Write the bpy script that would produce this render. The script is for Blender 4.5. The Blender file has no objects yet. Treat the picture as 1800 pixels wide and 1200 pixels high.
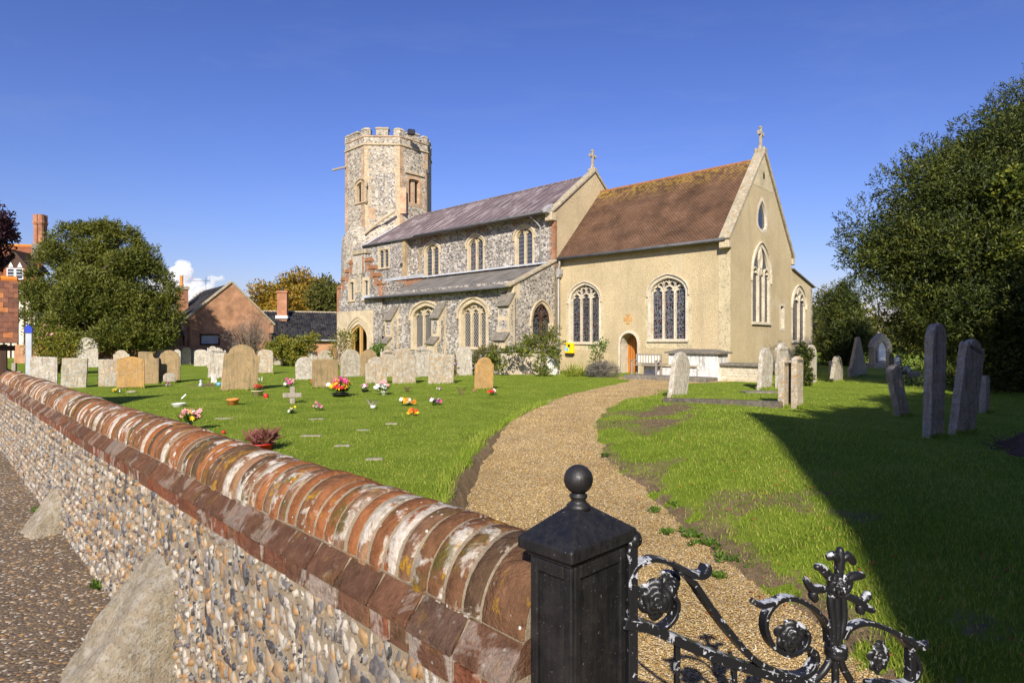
import bpy, bmesh, math, random
import numpy as np
from mathutils import Vector, Matrix, Euler, noise as mnoise
from mathutils.geometry import tessellate_polygon
random.seed(7); RNG = np.random.default_rng(7)
PI = math.pi; R = math.radians
scn = bpy.context.scene
COL = scn.collection

# ------------------------------------------------------------------ camera, sky, sun, exposure
EYE = 1.65; FOC = 1053.0
cam_d = bpy.data.cameras.new('camera'); cam_d.sensor_width = 36; cam_d.lens = 36*FOC/1800
cam_d.clip_start = .05; cam_d.clip_end = 20000
cam = bpy.data.objects.new('camera', cam_d); COL.objects.link(cam)
cam.location = (0, 0, EYE); cam.rotation_euler = (R(90), 0, 0); scn.camera = cam

SUN_EL = R(32.0); SH = Vector((-.10, -.995)).normalized()          # horizontal direction towards the sun
SUN = Vector((SH.x*math.cos(SUN_EL), SH.y*math.cos(SUN_EL), math.sin(SUN_EL)))
sd = bpy.data.lights.new('sun', 'SUN'); sd.energy = 5.0; sd.angle = R(.53); sd.color = (1, .93, .82)
so = bpy.data.objects.new('sun', sd); COL.objects.link(so); so.rotation_euler = SUN.to_track_quat('Z', 'Y').to_euler()
world = bpy.data.worlds.new('World'); scn.world = world; world.use_nodes = True
wn = world.node_tree.nodes; wl = world.node_tree.links; wn.clear()
sky = wn.new('ShaderNodeTexSky'); sky.sky_type = 'NISHITA'; sky.sun_disc = False
sky.sun_elevation = SUN_EL; sky.sun_rotation = math.atan2(SUN.x, SUN.y)
sky.altitude = 0; sky.air_density = 1.5; sky.dust_density = .5; sky.ozone_density = 4.0
bg = wn.new('ShaderNodeBackground'); bg.inputs['Strength'].default_value = .1
wo = wn.new('ShaderNodeOutputWorld')
EXPO = .55
def wvec(a, col):
    nd = wn.new('ShaderNodeVectorMath'); nd.operation = 'MULTIPLY'; wl.new(a, nd.inputs[0]); nd.inputs[1].default_value = col; return nd.outputs[0]
gm = wn.new('ShaderNodeGamma'); gm.inputs[1].default_value = 1.3; wl.new(wvec(sky.outputs[0], (.1, .1, .1)), gm.inputs[0])   # even colour grade of the whole sky
k_ = 10/2**EXPO; graded = wvec(gm.outputs[0], (1.08*k_, 1.02*k_, 1.68*k_))
tc = wn.new('ShaderNodeTexCoord'); mp = wn.new('ShaderNodeMapping'); mp.inputs['Scale'].default_value = (1.2, 5, 9); mp.inputs['Rotation'].default_value = (.5, .3, .4); wl.new(tc.outputs['Generated'], mp.inputs[0])
ci = wn.new('ShaderNodeTexNoise'); ci.inputs['Scale'].default_value = 1.6; ci.inputs['Detail'].default_value = 7; ci.inputs['Roughness'].default_value = .62; wl.new(mp.outputs[0], ci.inputs[0])
cr_ = wn.new('ShaderNodeMapRange'); cr_.inputs[1].default_value = .52; cr_.inputs[2].default_value = .80; cr_.inputs[4].default_value = .09; wl.new(ci.outputs[0], cr_.inputs[0])      # faint high cirrus
mxs = wn.new('ShaderNodeMix'); mxs.data_type = 'RGBA'; wl.new(cr_.outputs[0], mxs.inputs[0]); wl.new(graded, mxs.inputs[6]); mxs.inputs[7].default_value = (.55*k_, .6*k_, .75*k_, 1); wl.new(mxs.outputs[2], bg.inputs[0]); wl.new(bg.outputs[0], wo.inputs[0])
scn.view_settings.view_transform = 'Standard'; scn.view_settings.look = 'None'
scn.view_settings.exposure = EXPO; scn.view_settings.gamma = 1
scn.cycles.max_bounces = 9; scn.cycles.volume_bounces = 8; scn.cycles.diffuse_bounces = 3; scn.cycles.glossy_bounces = 3
scn.cycles.transparent_max_bounces = 6; scn.cycles.use_denoising = True
scn.cycles.use_adaptive_sampling = True; scn.cycles.adaptive_threshold = .02

# ------------------------------------------------------------------ helpers
def G(u, v, h=0.0):
    "point on ground of height h seen at photo pixel (u, v)"
    y = FOC*(EYE-h)/(v-600.0); return Vector(((u-900)/FOC*y, y, h))
def AT(u, v, y): return Vector(((u-900)/FOC*y, y, EYE+(600-v)/FOC*y))

def link(o, parent=None, loc=None):
    COL.objects.link(o)
    if parent is not None:
        o.parent = parent
        o.matrix_parent_inverse = Matrix.Translation(-Vector(parent['_org'])) if '_org' in parent else Matrix()
    return o
def tag(o, label, cat, group=None):
    o['label'] = label; o['category'] = cat
    if group: o['group'] = group
    return o
def thing(name, label, cat, loc=(0, 0, 0), group=None):
    o = bpy.data.objects.new(name, None); COL.objects.link(o); o.empty_display_size = .2
    o.location = loc; ORG[o.name] = Vector(loc); tag(o, label, cat, group); return o
ORG = {}
def attach(o, parent):
    COL.objects.link(o)
    if parent is not None:
        o.parent = parent
        if parent.name in ORG: o.matrix_parent_inverse = Matrix.Translation(-ORG[parent.name])
    return o
def mesh_from(name, v, f, mat=None, smooth=False, mats=None, midx=None):
    me = bpy.data.meshes.new(name); me.from_pydata([tuple(p) for p in v], [], f); 
    for m in (mats or ([mat] if mat else [])): me.materials.append(m)
    if midx is not None: me.polygons.foreach_set('material_index', midx)
    if smooth: me.polygons.foreach_set('use_smooth', [True]*len(me.polygons))
    me.update(); return me
def np_mesh(name, V, F, mat, smooth=False):
    "fast mesh of equal-sized faces"
    V = np.asarray(V, np.float32); F = np.asarray(F, np.int32); k = F.shape[1]
    me = bpy.data.meshes.new(name); me.vertices.add(len(V)); me.vertices.foreach_set('co', V.ravel())
    me.loops.add(F.size); me.loops.foreach_set('vertex_index', F.ravel())
    me.polygons.add(len(F)); me.polygons.foreach_set('loop_start', np.arange(0, F.size, k, dtype=np.int32))
    me.materials.append(mat); me.update(calc_edges=True)
    if smooth: me.polygons.foreach_set('use_smooth', np.ones(len(F), bool))
    return me
def put(name, me, parent=None, label=None, cat=None, group=None, kind=None):
    "link mesh given in world coordinates; a top-level object gets its origin at its base"
    o = bpy.data.objects.new(name, me)
    if parent is None and kind is None and len(me.vertices):
        co = np.empty(len(me.vertices)*3, np.float32); me.vertices.foreach_get('co', co); co = co.reshape(-1, 3)
        b = (co.min(0)+co.max(0))/2; b[2] = co[:, 2].min(); co -= b
        me.vertices.foreach_set('co', co.ravel()); me.update(); o.location = b; ORG[o.name] = Vector(b)
    attach(o, parent)
    if label: tag(o, label, cat, group)
    if kind: o['kind'] = kind
    return o

class Frame:
    "a wall plane: a along, z up, d outwards"
    def __init__(s, o, ax, n): s.o = Vector(o); s.ax = Vector(ax); s.n = Vector(n)
    def p(s, a, z, d=0.0): return s.o+s.ax*a+Vector((0, 0, z))+s.n*d
    def at(s, u, v):
        "local (a, z) where the photo pixel meets this plane"
        c = Vector((0, 0, EYE)); r = Vector(((u-900)/FOC, 1, (600-v)/FOC))
        t = (s.o-c).dot(s.n)/r.dot(s.n); q = c+r*t-s.o
        return q.dot(s.ax), q.z+s.o.z*0
    def shift(s, d): return Frame(s.o+s.n*d, s.ax, s.n)

class MB:
    def __init__(s): s.v = []; s.f = []
    def add(s, vs, fs):
        b = len(s.v); s.v += [Vector(p) for p in vs]; s.f += [[i+b for i in f] for f in fs]
    def box(s, c, size, rz=0, M=None):
        hx, hy, hz = [q/2 for q in size]; m = M or Matrix.Rotation(rz, 3, 'Z'); c = Vector(c)
        vs = [c+m @ Vector((x, y, z)) for z in (-hz, hz) for x, y in ((-hx, -hy), (hx, -hy), (hx, hy), (-hx, hy))]
        s.add(vs, [[3, 2, 1, 0], [4, 5, 6, 7], [0, 1, 5, 4], [1, 2, 6, 5], [2, 3, 7, 6], [3, 0, 4, 7]]); return s
    def prism(s, F, poly, d0, d1):
        n = len(poly); vs = [F.p(a, z, d0) for a, z in poly]+[F.p(a, z, d1) for a, z in poly]
        s.add(vs, [list(range(n))[::-1], list(range(n, 2*n))]+[[i, (i+1) % n, n+(i+1) % n, n+i] for i in range(n)]); return s
    def fbox(s, F, a0, a1, z0, z1, d0, d1): return s.prism(F, [(a0, z0), (a1, z0), (a1, z1), (a0, z1)], d0, d1)
    def band(s, F, inner, outer, d0, d1, close=False):
        n = len(inner); vs = [F.p(a, z, d) for d in (d0, d1) for L in (inner, outer) for a, z in L]; fs = []
        rng = range(n if close else n-1)
        for i in rng:
            j = (i+1) % n
            fs += [[2*n+i, 2*n+j, 3*n+j, 3*n+i], [n+i, n+j, 3*n+j, 3*n+i][::-1], [i, j, 2*n+j, 2*n+i]]
        if not close: fs += [[0, n, 3*n, 2*n], [n-1, 2*n-1, 4*n-1, 3*n-1]]
        s.add(vs, fs); return s
    def bar(s, F, pts, w, d0, d1):
        P = [Vector(p) for p in pts]; A = []; B = []
        for i, p in enumerate(P):
            t = (P[min(i+1, len(P)-1)]-P[max(i-1, 0)]); t.normalize(); nn = Vector((-t.y, t.x))*w/2
            A.append(p+nn); B.append(p-nn)
        return s.band(F, A, B, d0, d1)
    def tube(s, pts, r, n=8, cap=True):
        P = [Vector(p) for p in pts]; k = len(P); rr = r if hasattr(r, '__len__') else [r]*k; vs = []; fs = []
        up = None
        for i, p in enumerate(P):
            t = (P[min(i+1, k-1)]-P[max(i-1, 0)]).normalized()
            if up is None: up = t.orthogonal().normalized()
            up = (up-t*up.dot(t)).normalized(); sd_ = t.cross(up)
            for j in range(n):
                a = 2*PI*j/n; vs.append(p+(up*math.cos(a)+sd_*math.sin(a))*rr[i])
        for i in range(k-1):
            for j in range(n): fs.append([i*n+j, i*n+(j+1) % n, (i+1)*n+(j+1) % n, (i+1)*n+j])
        if cap: fs += [list(range(n))[::-1], list(range((k-1)*n, k*n))]
        s.add(vs, fs); return s
    def ribbon(s, pts, w, t, side):
        "flat bar: width w along fixed vector side, thickness t in the plane of the path"
        P = [Vector(p) for p in pts]; k = len(P); side = Vector(side).normalized(); vs = []; fs = []
        ww = w if hasattr(w, '__len__') else [w]*k
        for i, p in enumerate(P):
            tg = (P[min(i+1, k-1)]-P[max(i-1, 0)]).normalized(); nn = tg.cross(side).normalized()*t/2; sv = side*ww[i]/2
            vs += [p-nn-sv, p-nn+sv, p+nn+sv, p+nn-sv]
        for i in range(k-1):
            for j in range(4): fs.append([i*4+j, i*4+(j+1) % 4, i*4+4+(j+1) % 4, i*4+4+j])
        fs += [[3, 2, 1, 0], [4*k-4, 4*k-3, 4*k-2, 4*k-1]]; s.add(vs, fs); return s
    def lathe(s, c, prof, n=16):
        c = Vector(c); vs = []; fs = []; k = len(prof)
        for r, z in prof:
            for j in range(n): a = 2*PI*j/n; vs.append(c+Vector((r*math.cos(a), r*math.sin(a), z)))
        for i in range(k-1):
            for j in range(n): fs.append([i*n+j, i*n+(j+1) % n, (i+1)*n+(j+1) % n, (i+1)*n+j])
        fs += [list(range(n))[::-1], list(range((k-1)*n, k*n))]; s.add(vs, fs); return s
    def ico(s, c, r, sub=1, scale=(1, 1, 1), jit=0, M=None):
        bm = bmesh.new(); bmesh.ops.create_icosphere(bm, subdivisions=sub, radius=1); bm.verts.ensure_lookup_table()
        c = Vector(c); off = Vector((random.random()*90, random.random()*90, random.random()*90))
        vs = []
        for v in bm.verts:
            q = Vector((v.co.x*scale[0], v.co.y*scale[1], v.co.z*scale[2]))*r
            if jit: q *= 1+jit*mnoise.noise(v.co*1.7+off)
            vs.append(c+(M @ q if M else q))
        s.add(vs, [[v.index for v in f.verts] for f in bm.faces]); bm.free(); return s
    def mesh(s, name, mat, smooth=False): return mesh_from(name, s.v, s.f, mat, smooth)
    def build(s, name, mat, parent=None, smooth=False, bevel=0, seg=1, **kw):
        o = put(name, s.mesh(name, mat, smooth), parent, **kw)
        if bevel:
            m = o.modifiers.new('bevel', 'BEVEL'); m.width = bevel; m.segments = seg; m.limit_method = 'ANGLE'; m.angle_limit = R(40)
        return o
def sheet(F, outline, holes, d=0.0):
    polys = [outline]+holes; allp = [p for L in polys for p in L]
    tr = tessellate_polygon([[Vector((a, z, 0)) for a, z in L] for L in polys])
    vs = [F.p(a, z, d) for a, z in allp]; fs = []
    for t in tr:
        n_ = (vs[t[1]]-vs[t[0]]).cross(vs[t[2]]-vs[t[0]])
        fs.append(list(t) if n_.dot(F.n) > 0 else list(t)[::-1])
    return vs, fs
# ------------------------------------------------------------------ materials
class Mt:
    def __init__(s, name, rough=.85, spec=.3, metal=0):
        s.m = bpy.data.materials.new(name); s.m.use_nodes = True; s.t = s.m.node_tree; s.N = s.t.nodes; s.L = s.t.links
        s.b = s.N['Principled BSDF']; s.b.inputs['Roughness'].default_value = rough
        s.b.inputs['Specular IOR Level'].default_value = spec; s.b.inputs['Metallic'].default_value = metal
        s.geo = None
    def n(s, ty, ins=None, **at):
        nd = s.N.new('ShaderNode'+ty)
        for k, v in at.items(): setattr(nd, k, v)
        for k, v in (ins or {}).items(): s.set(nd.inputs[k], v)
        return nd
    def set(s, sock, v):
        if isinstance(v, bpy.types.NodeSocket): s.L.new(v, sock)
        elif hasattr(v, '__len__') and len(v) == 3 and sock.type == 'RGBA': sock.default_value = (*v, 1)
        else: sock.default_value = v
    def g(s):
        if s.geo is None: s.geo = s.n('NewGeometry')
        return s.geo
    def pos(s, rz=0, sc=(1, 1, 1), obj=False):
        p = s.n('TexCoord').outputs['Object'] if obj else s.g().outputs['Position']
        return s.n('Mapping', {'Vector': p, 'Rotation': (0, 0, rz), 'Scale': sc}).outputs[0]
    def isl(s): return s.g().outputs['Random Per Island']
    def rnd(s): return s.n('ObjectInfo').outputs['Random']
    def noise(s, vec, sc, det=4, ro=.6, dist=0, out=0): return s.n('TexNoise', {'Vector': vec, 'Scale': sc, 'Detail': det, 'Roughness': ro, 'Distortion': dist}).outputs[out]
    def vor(s, vec, sc, feature='F1', rnd=1.0): return s.n('TexVoronoi', {'Vector': vec, 'Scale': sc, 'Randomness': rnd}, feature=feature)
    def ramp(s, fac, stops, interp='LINEAR'):
        nd = s.n('ValToRGB', {'Fac': fac}); cr = nd.color_ramp; cr.interpolation = interp
        while len(cr.elements) < len(stops): cr.elements.new(.5)
        for e, (p, c) in zip(cr.elements, stops):
            e.position = p; e.color = (c, c, c, 1) if not hasattr(c, '__len__') else (*c, 1)
        return nd.outputs[0]
    def mix(s, fac, a, b, mode='MIX'):
        nd = s.n('Mix', data_type='RGBA', blend_type=mode); s.set(nd.inputs[0], fac); s.set(nd.inputs[6], a); s.set(nd.inputs[7], b); return nd.outputs[2]
    def math(s, op, a, b=0.0, c=0.0):
        nd = s.n('Math', operation=op)
        for i, x in enumerate((a, b, c)): s.set(nd.inputs[i], x)
        return nd.outputs[0]
    def sep(s, vec): return s.n('SeparateXYZ', {'Vector': vec}).outputs
    def comb(s, x, y, z=0.0): return s.n('CombineXYZ', {'X': x, 'Y': y, 'Z': z}).outputs[0]
    def warp(s, vec, sc, amt):
        nz = s.n('TexNoise', {'Vector': vec, 'Scale': sc, 'Detail': 2}).outputs['Color']
        k = s.n('VectorMath', {0: nz, 1: (.5, .5, .5)}, operation='SUBTRACT').outputs[0]
        k = s.n('VectorMath', {0: k, 'Scale': amt}, operation='SCALE').outputs[0]
        return s.n('VectorMath', {0: vec, 1: k}, operation='ADD').outputs[0]
    def bump(s, h, st=.5, dist=.02, nrm=None):
        nd = s.n('Bump', {'Height': h, 'Strength': st, 'Distance': dist})
        if nrm is not None: s.L.new(nrm, nd.inputs['Normal'])
        return nd.outputs[0]
    def out(s, col=None, nrm=None, rough=None):
        if col is not None: s.set(s.b.inputs['Base Color'], col)
        if nrm is not None: s.L.new(nrm, s.b.inputs['Normal'])
        if rough is not None: s.set(s.b.inputs['Roughness'], rough)
        return s.m
CH = R(43.23)     # turns church east to +x
MAT = {}
def flint(name, sc, dark, mid, light, mortar, rz=CH):
    m = Mt(name, .7, .4); p = m.warp(m.pos(rz), 14, .05); p = m.n('Mapping', {'Vector': p, 'Scale': (1, 1, 1.35)}).outputs[0]
    v = m.vor(p, sc); e = m.vor(p, sc, 'DISTANCE_TO_EDGE')
    r = m.sep(v.outputs['Color'])[0]
    c = m.ramp(r, [(0, dark), (.22, dark), (.36, mid), (.6, mid), (.74, light), (.93, light), (1, (.36, .22, .11))])
    c = m.mix(m.ramp(m.noise(p, sc*3, 3), [(.45, 0), (.7, .4)]), c, light)
    k = m.ramp(e.outputs['Distance'], [(0, 0), (.05, 0), (.12, 1)])
    big = m.ramp(m.noise(m.pos(), .9, 3), [(.3, .72), (.7, 1.1)])
    c = m.mix(k, mortar, c); c = m.mix(1.0, c, big, 'MULTIPLY')
    m.out(c, m.bump(m.math('ADD', k, m.math('MULTIPLY', r, .6)), .7, .03)); return m.m
MAT['flint'] = flint('flint_church', 6.6, (.065, .062, .066), (.19, .18, .17), (.53, .50, .44), (.50, .43, .33))
MAT['flint_tower'] = flint('flint_tower', 5.2, (.13, .12, .11), (.33, .29, .23), (.54, .49, .40), (.53, .45, .32))
def plain(name, c, rough=.8, spec=.3, metal=0, var=.25, sc=3, bump=.15, bsc=40):
    m = Mt(name, rough, spec, metal); p = m.pos()
    k = m.ramp(m.noise(p, sc, 5), [(.25, 1-var), (.75, 1+var)])
    return m.out(m.mix(1.0, c, k, 'MULTIPLY'), m.bump(m.noise(p, bsc, 3), bump, .02)) or m.m
def limestone(name, base, orange=.25, dark=.4, white=0., green=0., sc=1.0, bump=.35):
    "weathered stone with lichens"
    m = Mt(name, .9, .15); p = m.pos(); off = m.n('VectorMath', {0: p, 1: m.comb(m.math('MULTIPLY', m.rnd(), 37.), m.rnd(), 0.)}, operation='ADD').outputs[0]
    nb = m.noise(off, 2.2*sc, 6, .65); c = m.mix(m.ramp(nb, [(.3, 0), (.7, 1)]), [x*.72 for x in base], [min(1, x*1.15) for x in base])
    st = m.noise(m.n('Mapping', {'Vector': off, 'Scale': (9, 9, .8)}).outputs[0], 1.3*sc, 4)
    c = m.mix(m.ramp(st, [(.5, 0), (.72, dark)]), c, (.10, .09, .075))
    if white: c = m.mix(m.ramp(m.noise(off, 7*sc, 4, .6, .6), [(.50, 0), (.58, white)]), c, (.66, .65, .60))
    if orange: c = m.mix(m.ramp(m.noise(off, 11*sc, 5, .7, .3), [(.525, 0), (.60, orange)]), c, (.46, .25, .06))
    if green: c = m.mix(m.ramp(m.noise(off, 4.1*sc, 4), [(.5, 0), (.7, green)]), c, (.13, .13, .04))
    c = m.mix(m.ramp(m.noise(off, 23*sc, 3), [(.55, 0), (.64, .6)]), c, (.14, .13, .115))
    h = m.math('ADD', m.noise(off, 30*sc, 5, .7), m.math('MULTIPLY', nb, 1.5))
    return m.out(c, m.bump(h, bump, .03)) or m.m
MAT['dress'] = limestone('dressed_limestone', (.56, .46, .30), .10, .16, 0, 0, .7, .2)
MAT['ashlar_pale'] = limestone('pale_limestone', (.62, .54, .40), .06, .12, 0, 0, .7, .2)
MAT['coping'] = limestone('lichen_coping', (.40, .35, .24), .75, .5, .25, .35, 1.0)
MAT['slabtop'] = limestone('dark_weathered_slab', (.17, .155, .125), .3, .6, .12, .1)
MAT['kerb_dark'] = limestone('dark_kerb_stone', (.085, .075, .058), .2, .4, .06, .15)
MAT['stone_white'] = limestone('headstone_white_lichen', (.48, .43, .34), .4, .6, .55, .1, 1.3, .7)
MAT['stone_grey'] = limestone('headstone_grey', (.40, .36, .275), .5, .65, .3, .2, 1.3, .7)
MAT['stone_sand'] = limestone('headstone_sandstone', (.37, .26, .13), .15, .75, 0, .4, 1.3, .5)
MAT['stone_gold'] = limestone('headstone_golden', (.46, .27, .09), .15, .4, .1, .0)
MAT['stone_dark'] = limestone('headstone_dark', (.52, .41, .28), .35, .7, .2, .3, 1.3, .8)
MAT['stone_orange'] = limestone('headstone_orange_lichen', (.46, .40, .30), .9, .5, .4, .1, 1.3, .7)
MAT['whitewash'] = limestone('whitewashed_tomb', (.74, .72, .66), .15, .75, 0, .1, .8)
MAT['tower_dress'] = limestone('tower_dressing', (.52, .42, .27), .5, .25, 0, .0, 1.5)
def brickm(name, c1, c2, mortar, rz=CH, bw=.225, bh=.075, var=.5, ms=.012):
    m = Mt(name, .9, .15); q = m.sep(m.pos(rz)); vec = m.comb(m.math('ADD', q[0], q[1]), q[2])
    b = m.n('TexBrick', {'Vector': vec, 'Color1': c1, 'Color2': c2, 'Mortar': mortar, 'Scale': 1.0, 'Mortar Size': ms, 'Mortar Smooth': .3, 'Bias': -.1, 'Brick Width': bw, 'Row Height': bh})
    k = m.ramp(m.noise(m.pos(), 1.3, 5), [(.25, 1-var), (.75, 1+var*.5)])
    c = m.mix(1.0, b.outputs[0], k, 'MULTIPLY')
    return m.out(c, m.bump(b.outputs[1], -.5, .02)) or m.m
MAT['brick'] = brickm('red_brick', (.40, .135, .05), (.28, .10, .05), (.40, .32, .22))
MAT['brick_y'] = brickm('yellow_brick', (.46, .33, .15), (.40, .25, .11), (.50, .42, .28))
MAT['brick_w'] = brickm('warm_brick_gable', (.52, .20, .075), (.36, .13, .06), (.42, .32, .21), rz=R(-39.6), ms=.016)
MAT['brick_t'] = brickm('tower_brick', (.42, .20, .10), (.50, .36, .22), (.55, .46, .32))
def render_m():
    m = Mt('roughcast_render', .95, .1); p = m.pos()
    v = m.vor(p, 26); c = m.ramp(m.sep(v.outputs['Color'])[1], [(0, (.46, .365, .205)), (.5, (.515, .41, .24)), (1, (.565, .46, .285))])
    c = m.mix(1.0, c, m.ramp(m.noise(p, .55, 5, .65), [(.25, .82), (.75, 1.12)]), 'MULTIPLY')
    stk = m.noise(m.n('Mapping', {'Vector': p, 'Scale': (2.5, 2.5, .22)}).outputs[0], 1.0, 5)
    c = m.mix(m.ramp(stk, [(.52, 0), (.75, .34)]), c, (.30, .24, .14))
    h = m.math('ADD', m.math('MULTIPLY', v.outputs['Distance'], -1.2), m.noise(p, 60, 3))
    base = m.n('MapRange', {'Value': m.math('ADD', m.sep(p)[2], m.math('MULTIPLY', m.noise(p, 1.6, 5), 1.1)), 1: .55, 2: 1.5, 3: .4, 4: 0}).outputs[0]
    c = m.mix(base, c, (.27, .22, .13))      # damp foot of the wall
    c = m.mix(m.ramp(m.noise(p, .35, 3), [(.60, 0), (.63, .22)]), c, (.60, .52, .36))   # patch repairs
    return m.out(c, m.bump(h, .6, .025)) or m.m
MAT['render'] = render_m()
def tile_m(name, cols, lichen=.5, ridge_z=10.9):
    m = Mt(name, .85, .2); r = m.isl(); p = m.pos()
    c = m.ramp(r, [(i/(len(cols)-1), q) for i, q in enumerate(cols)])
    c = m.mix(1.0, c, m.ramp(m.noise(p, .8, 5), [(.3, .55), (.7, 1.3)]), 'MULTIPLY')
    z = m.sep(p)[2]; k = m.math('MULTIPLY', m.ramp(m.noise(p, 3.2, 5, .7), [(.45, 0), (.6, 1)]), m.n('MapRange', {'Value': z, 1: ridge_z-1.3, 2: ridge_z, 3: 0, 4: lichen}).outputs[0])
    c = m.mix(k, c, (.42, .27, .04)); 
    return m.out(c, m.bump(m.noise(p, 50, 3), .25, .02)) or m.m
MAT['tile'] = tile_m('clay_tile', [(.125, .068, .040), (.14, .076, .044), (.155, .084, .048), (.135, .08, .052), (.17, .097, .055)], .8)
MAT['tile_red'] = tile_m('clay_tile_red', [(.16, .07, .04), (.30, .11, .045), (.40, .15, .055), (.20, .10, .06), (.44, .18, .07)], 0)
MAT['tile_house'] = tile_m('house_tile', [(.22, .085, .045), (.32, .115, .05), (.26, .10, .055)], 0)
MAT['pantile'] = tile_m('black_pantile', [(.012, .012, .016), (.03, .03, .034), (.055, .05, .045), (.02, .02, .026)], 0)
def lead_m():
    m = Mt('lead_roof', .55, .4); p = m.pos(CH)
    c = m.ramp(m.noise(p, .7, 5, .6), [(.3, (.105, .078, .078)), (.7, (.195, .148, .145))])
    c = m.mix(m.ramp(m.noise(m.n('Mapping', {'Vector': p, 'Scale': (6, .5, .5)}).outputs[0], 1.2, 5, .7), [(.52, 0), (.68, .8)]), c, (.52, .47, .45))
    return m.out(c, m.bump(m.noise(p, 9, 4), .2, .02)) or m.m
MAT['lead'] = lead_m()
MAT['felt'] = plain('aisle_roof_sheet', (.16, .145, .125), .7, .3, 0, .45, 1.1, .2, 14)
MAT['lead_pale'] = plain('pale_lead_flashing', (.42, .44, .46), .5, .4, .0, .25, 2)
MAT['gutter'] = plain('grey_gutter', (.085, .085, .085), .6, .4, 0, .4, 3)
MAT['pipe'] = plain('pale_grey_pipe', (.33, .32, .30), .6, .4, 0, .2, 3)
MAT['iron_dark'] = plain('dark_iron', (.03, .03, .03), .6, .4)
def glass_m(name, kind, base=(.012, .014, .018), lead=(.10, .10, .10), sx=.11, sz=.16, w=.10):
    m = Mt(name, .12, .6); q = m.sep(m.pos(CH)); x = m.math('ADD', q[0], q[1]); z = q[2]
    if kind == 'diamond':
        a = m.math('ADD', m.math('DIVIDE', x, sx), m.math('DIVIDE', z, sz)); b = m.math('SUBTRACT', m.math('DIVIDE', x, sx), m.math('DIVIDE', z, sz))
    else: a = m.math('DIVIDE', x, sx); b = m.math('DIVIDE', z, sz)
    fa = m.math('ABSOLUTE', m.math('SUBTRACT', m.math('FRACT', a), .5)); fb = m.math('ABSOLUTE', m.math('SUBTRACT', m.math('FRACT', b), .5))
    k = m.math('GREATER_THAN', m.math('MAXIMUM', fa, fb), .5-w)
    cell = m.n('TexWhiteNoise', {'Vector': m.comb(m.math('FLOOR', a), m.math('FLOOR', b))}, noise_dimensions='2D').outputs
    col = base
    if kind == 'stained':
        v = m.vor(m.pos(CH, (1, 1, .7)), 7.5); col = m.ramp(m.sep(v.outputs['Color'])[0], [(0, (.012, .012, .016)), (.55, (.03, .028, .03)), (.75, (.055, .02, .018)), (.88, (.02, .03, .05)), (1, (.05, .05, .03))], 'CONSTANT')
        e = m.vor(m.pos(CH, (1, 1, .7)), 7.5, 'DISTANCE_TO_EDGE'); k = m.math('MAXIMUM', k, m.math('LESS_THAN', e.outputs[0], .06))
    tilt = m.bump(m.math('ADD', m.math('MULTIPLY', cell[0], .4), m.noise(m.pos(), 3, 2)), .35, .05)
    c = m.mix(k, col, lead); r = m.n('MapRange', {'Value': k, 3: .12, 4: .7}).outputs[0]
    return m.out(c, tilt, r) or m.m
MAT['gl_lattice'] = glass_m('lattice_glazing', 'diamond', (.018, .018, .02), (.46, .43, .38), .17, .22, .06)
MAT['gl_rect'] = glass_m('leaded_glazing', 'rect', (.03, .035, .05), (.16, .16, .16), .16, .24, .07)
MAT['gl_stain'] = glass_m('stained_glazing', 'stained', lead=(.10, .10, .10), sx=.62, sz=.55, w=.02)
MAT['gl_stainc'] = glass_m('coloured_glazing', 'stained', lead=(.14, .14, .15), sx=.3, sz=.4, w=.04)
MAT['gl_plain'] = plain('window_glass', (.03, .035, .045), .08, .6, 0, .2, .5, .05, 2)
MAT['dark'] = plain('dark_interior', (.012, .011, .01), 1, 0)
MAT['dark_louvre'] = plain('dark_louvre', (.02, .018, .016), .9, .1)
def wood_m(name, c1, c2, rough=.6, sc=1.0):
    m = Mt(name, rough, .3); p = m.pos(0, (14*sc, 14*sc, .9*sc)); k = m.noise(p, 1.6, 5, .6, .4)
    return m.out(m.mix(m.ramp(k, [(.3, 0), (.7, 1)]), c1, c2), m.bump(k, .2, .01)) or m.m
MAT['door'] = wood_m('varnished_oak_door', (.36, .11, .015), (.50, .19, .03), .35)
MAT['oak'] = wood_m('golden_oak', (.46, .26, .08), (.58, .36, .13), .5)
MAT['oldwood'] = wood_m('weathered_wood', (.20, .17, .13), (.36, .31, .25), .85)
MAT['darkwood'] = wood_m('dark_timber', (.045, .026, .017), (.09, .05, .03), .8)
MAT['fencewood'] = wood_m('red_brown_fence', (.16, .06, .035), (.22, .09, .05), .85)
MAT['white_paint'] = plain('white_paint', (.78, .77, .74), .6, .3, 0, .12, 2)
MAT['cream_paint'] = plain('cream_plaster', (.66, .60, .46), .9, .1, 0, .12, 2)
MAT['yellow_box'] = plain('yellow_cabinet_paint', (.86, .56, .0), .35, .5, 0, .04, 2, .0)
MAT['blue'] = plain('blue_paint', (.03, .06, .42), .4, .4, 0, .1, 3)
MAT['skyblue'] = plain('light_blue_print', (.12, .42, .62), .4, .4, 0, .1, 3)
MAT['blackish'] = plain('black_plastic', (.02, .02, .022), .45, .4)
MAT['brown_cross'] = plain('ochre_stone', (.50, .27, .09), .9, .1)
MAT['terracotta'] = plain('terracotta', (.62, .24, .06), .7, .3, 0, .15, 9)
MAT['redpot'] = plain('red_pot', (.55, .03, .02), .4, .4)
MAT['creampot'] = plain('cream_pot', (.55, .48, .27), .6, .3)
MAT['greyvase'] = plain('grey_vase', (.16, .18, .19), .5, .4)
MAT['whitepot'] = plain('white_pot', (.72, .70, .64), .5, .4)
MAT['chimney'] = brickm('chimney_brick', (.44, .15, .06), (.32, .11, .05), (.38, .29, .20), rz=R(30))
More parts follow.
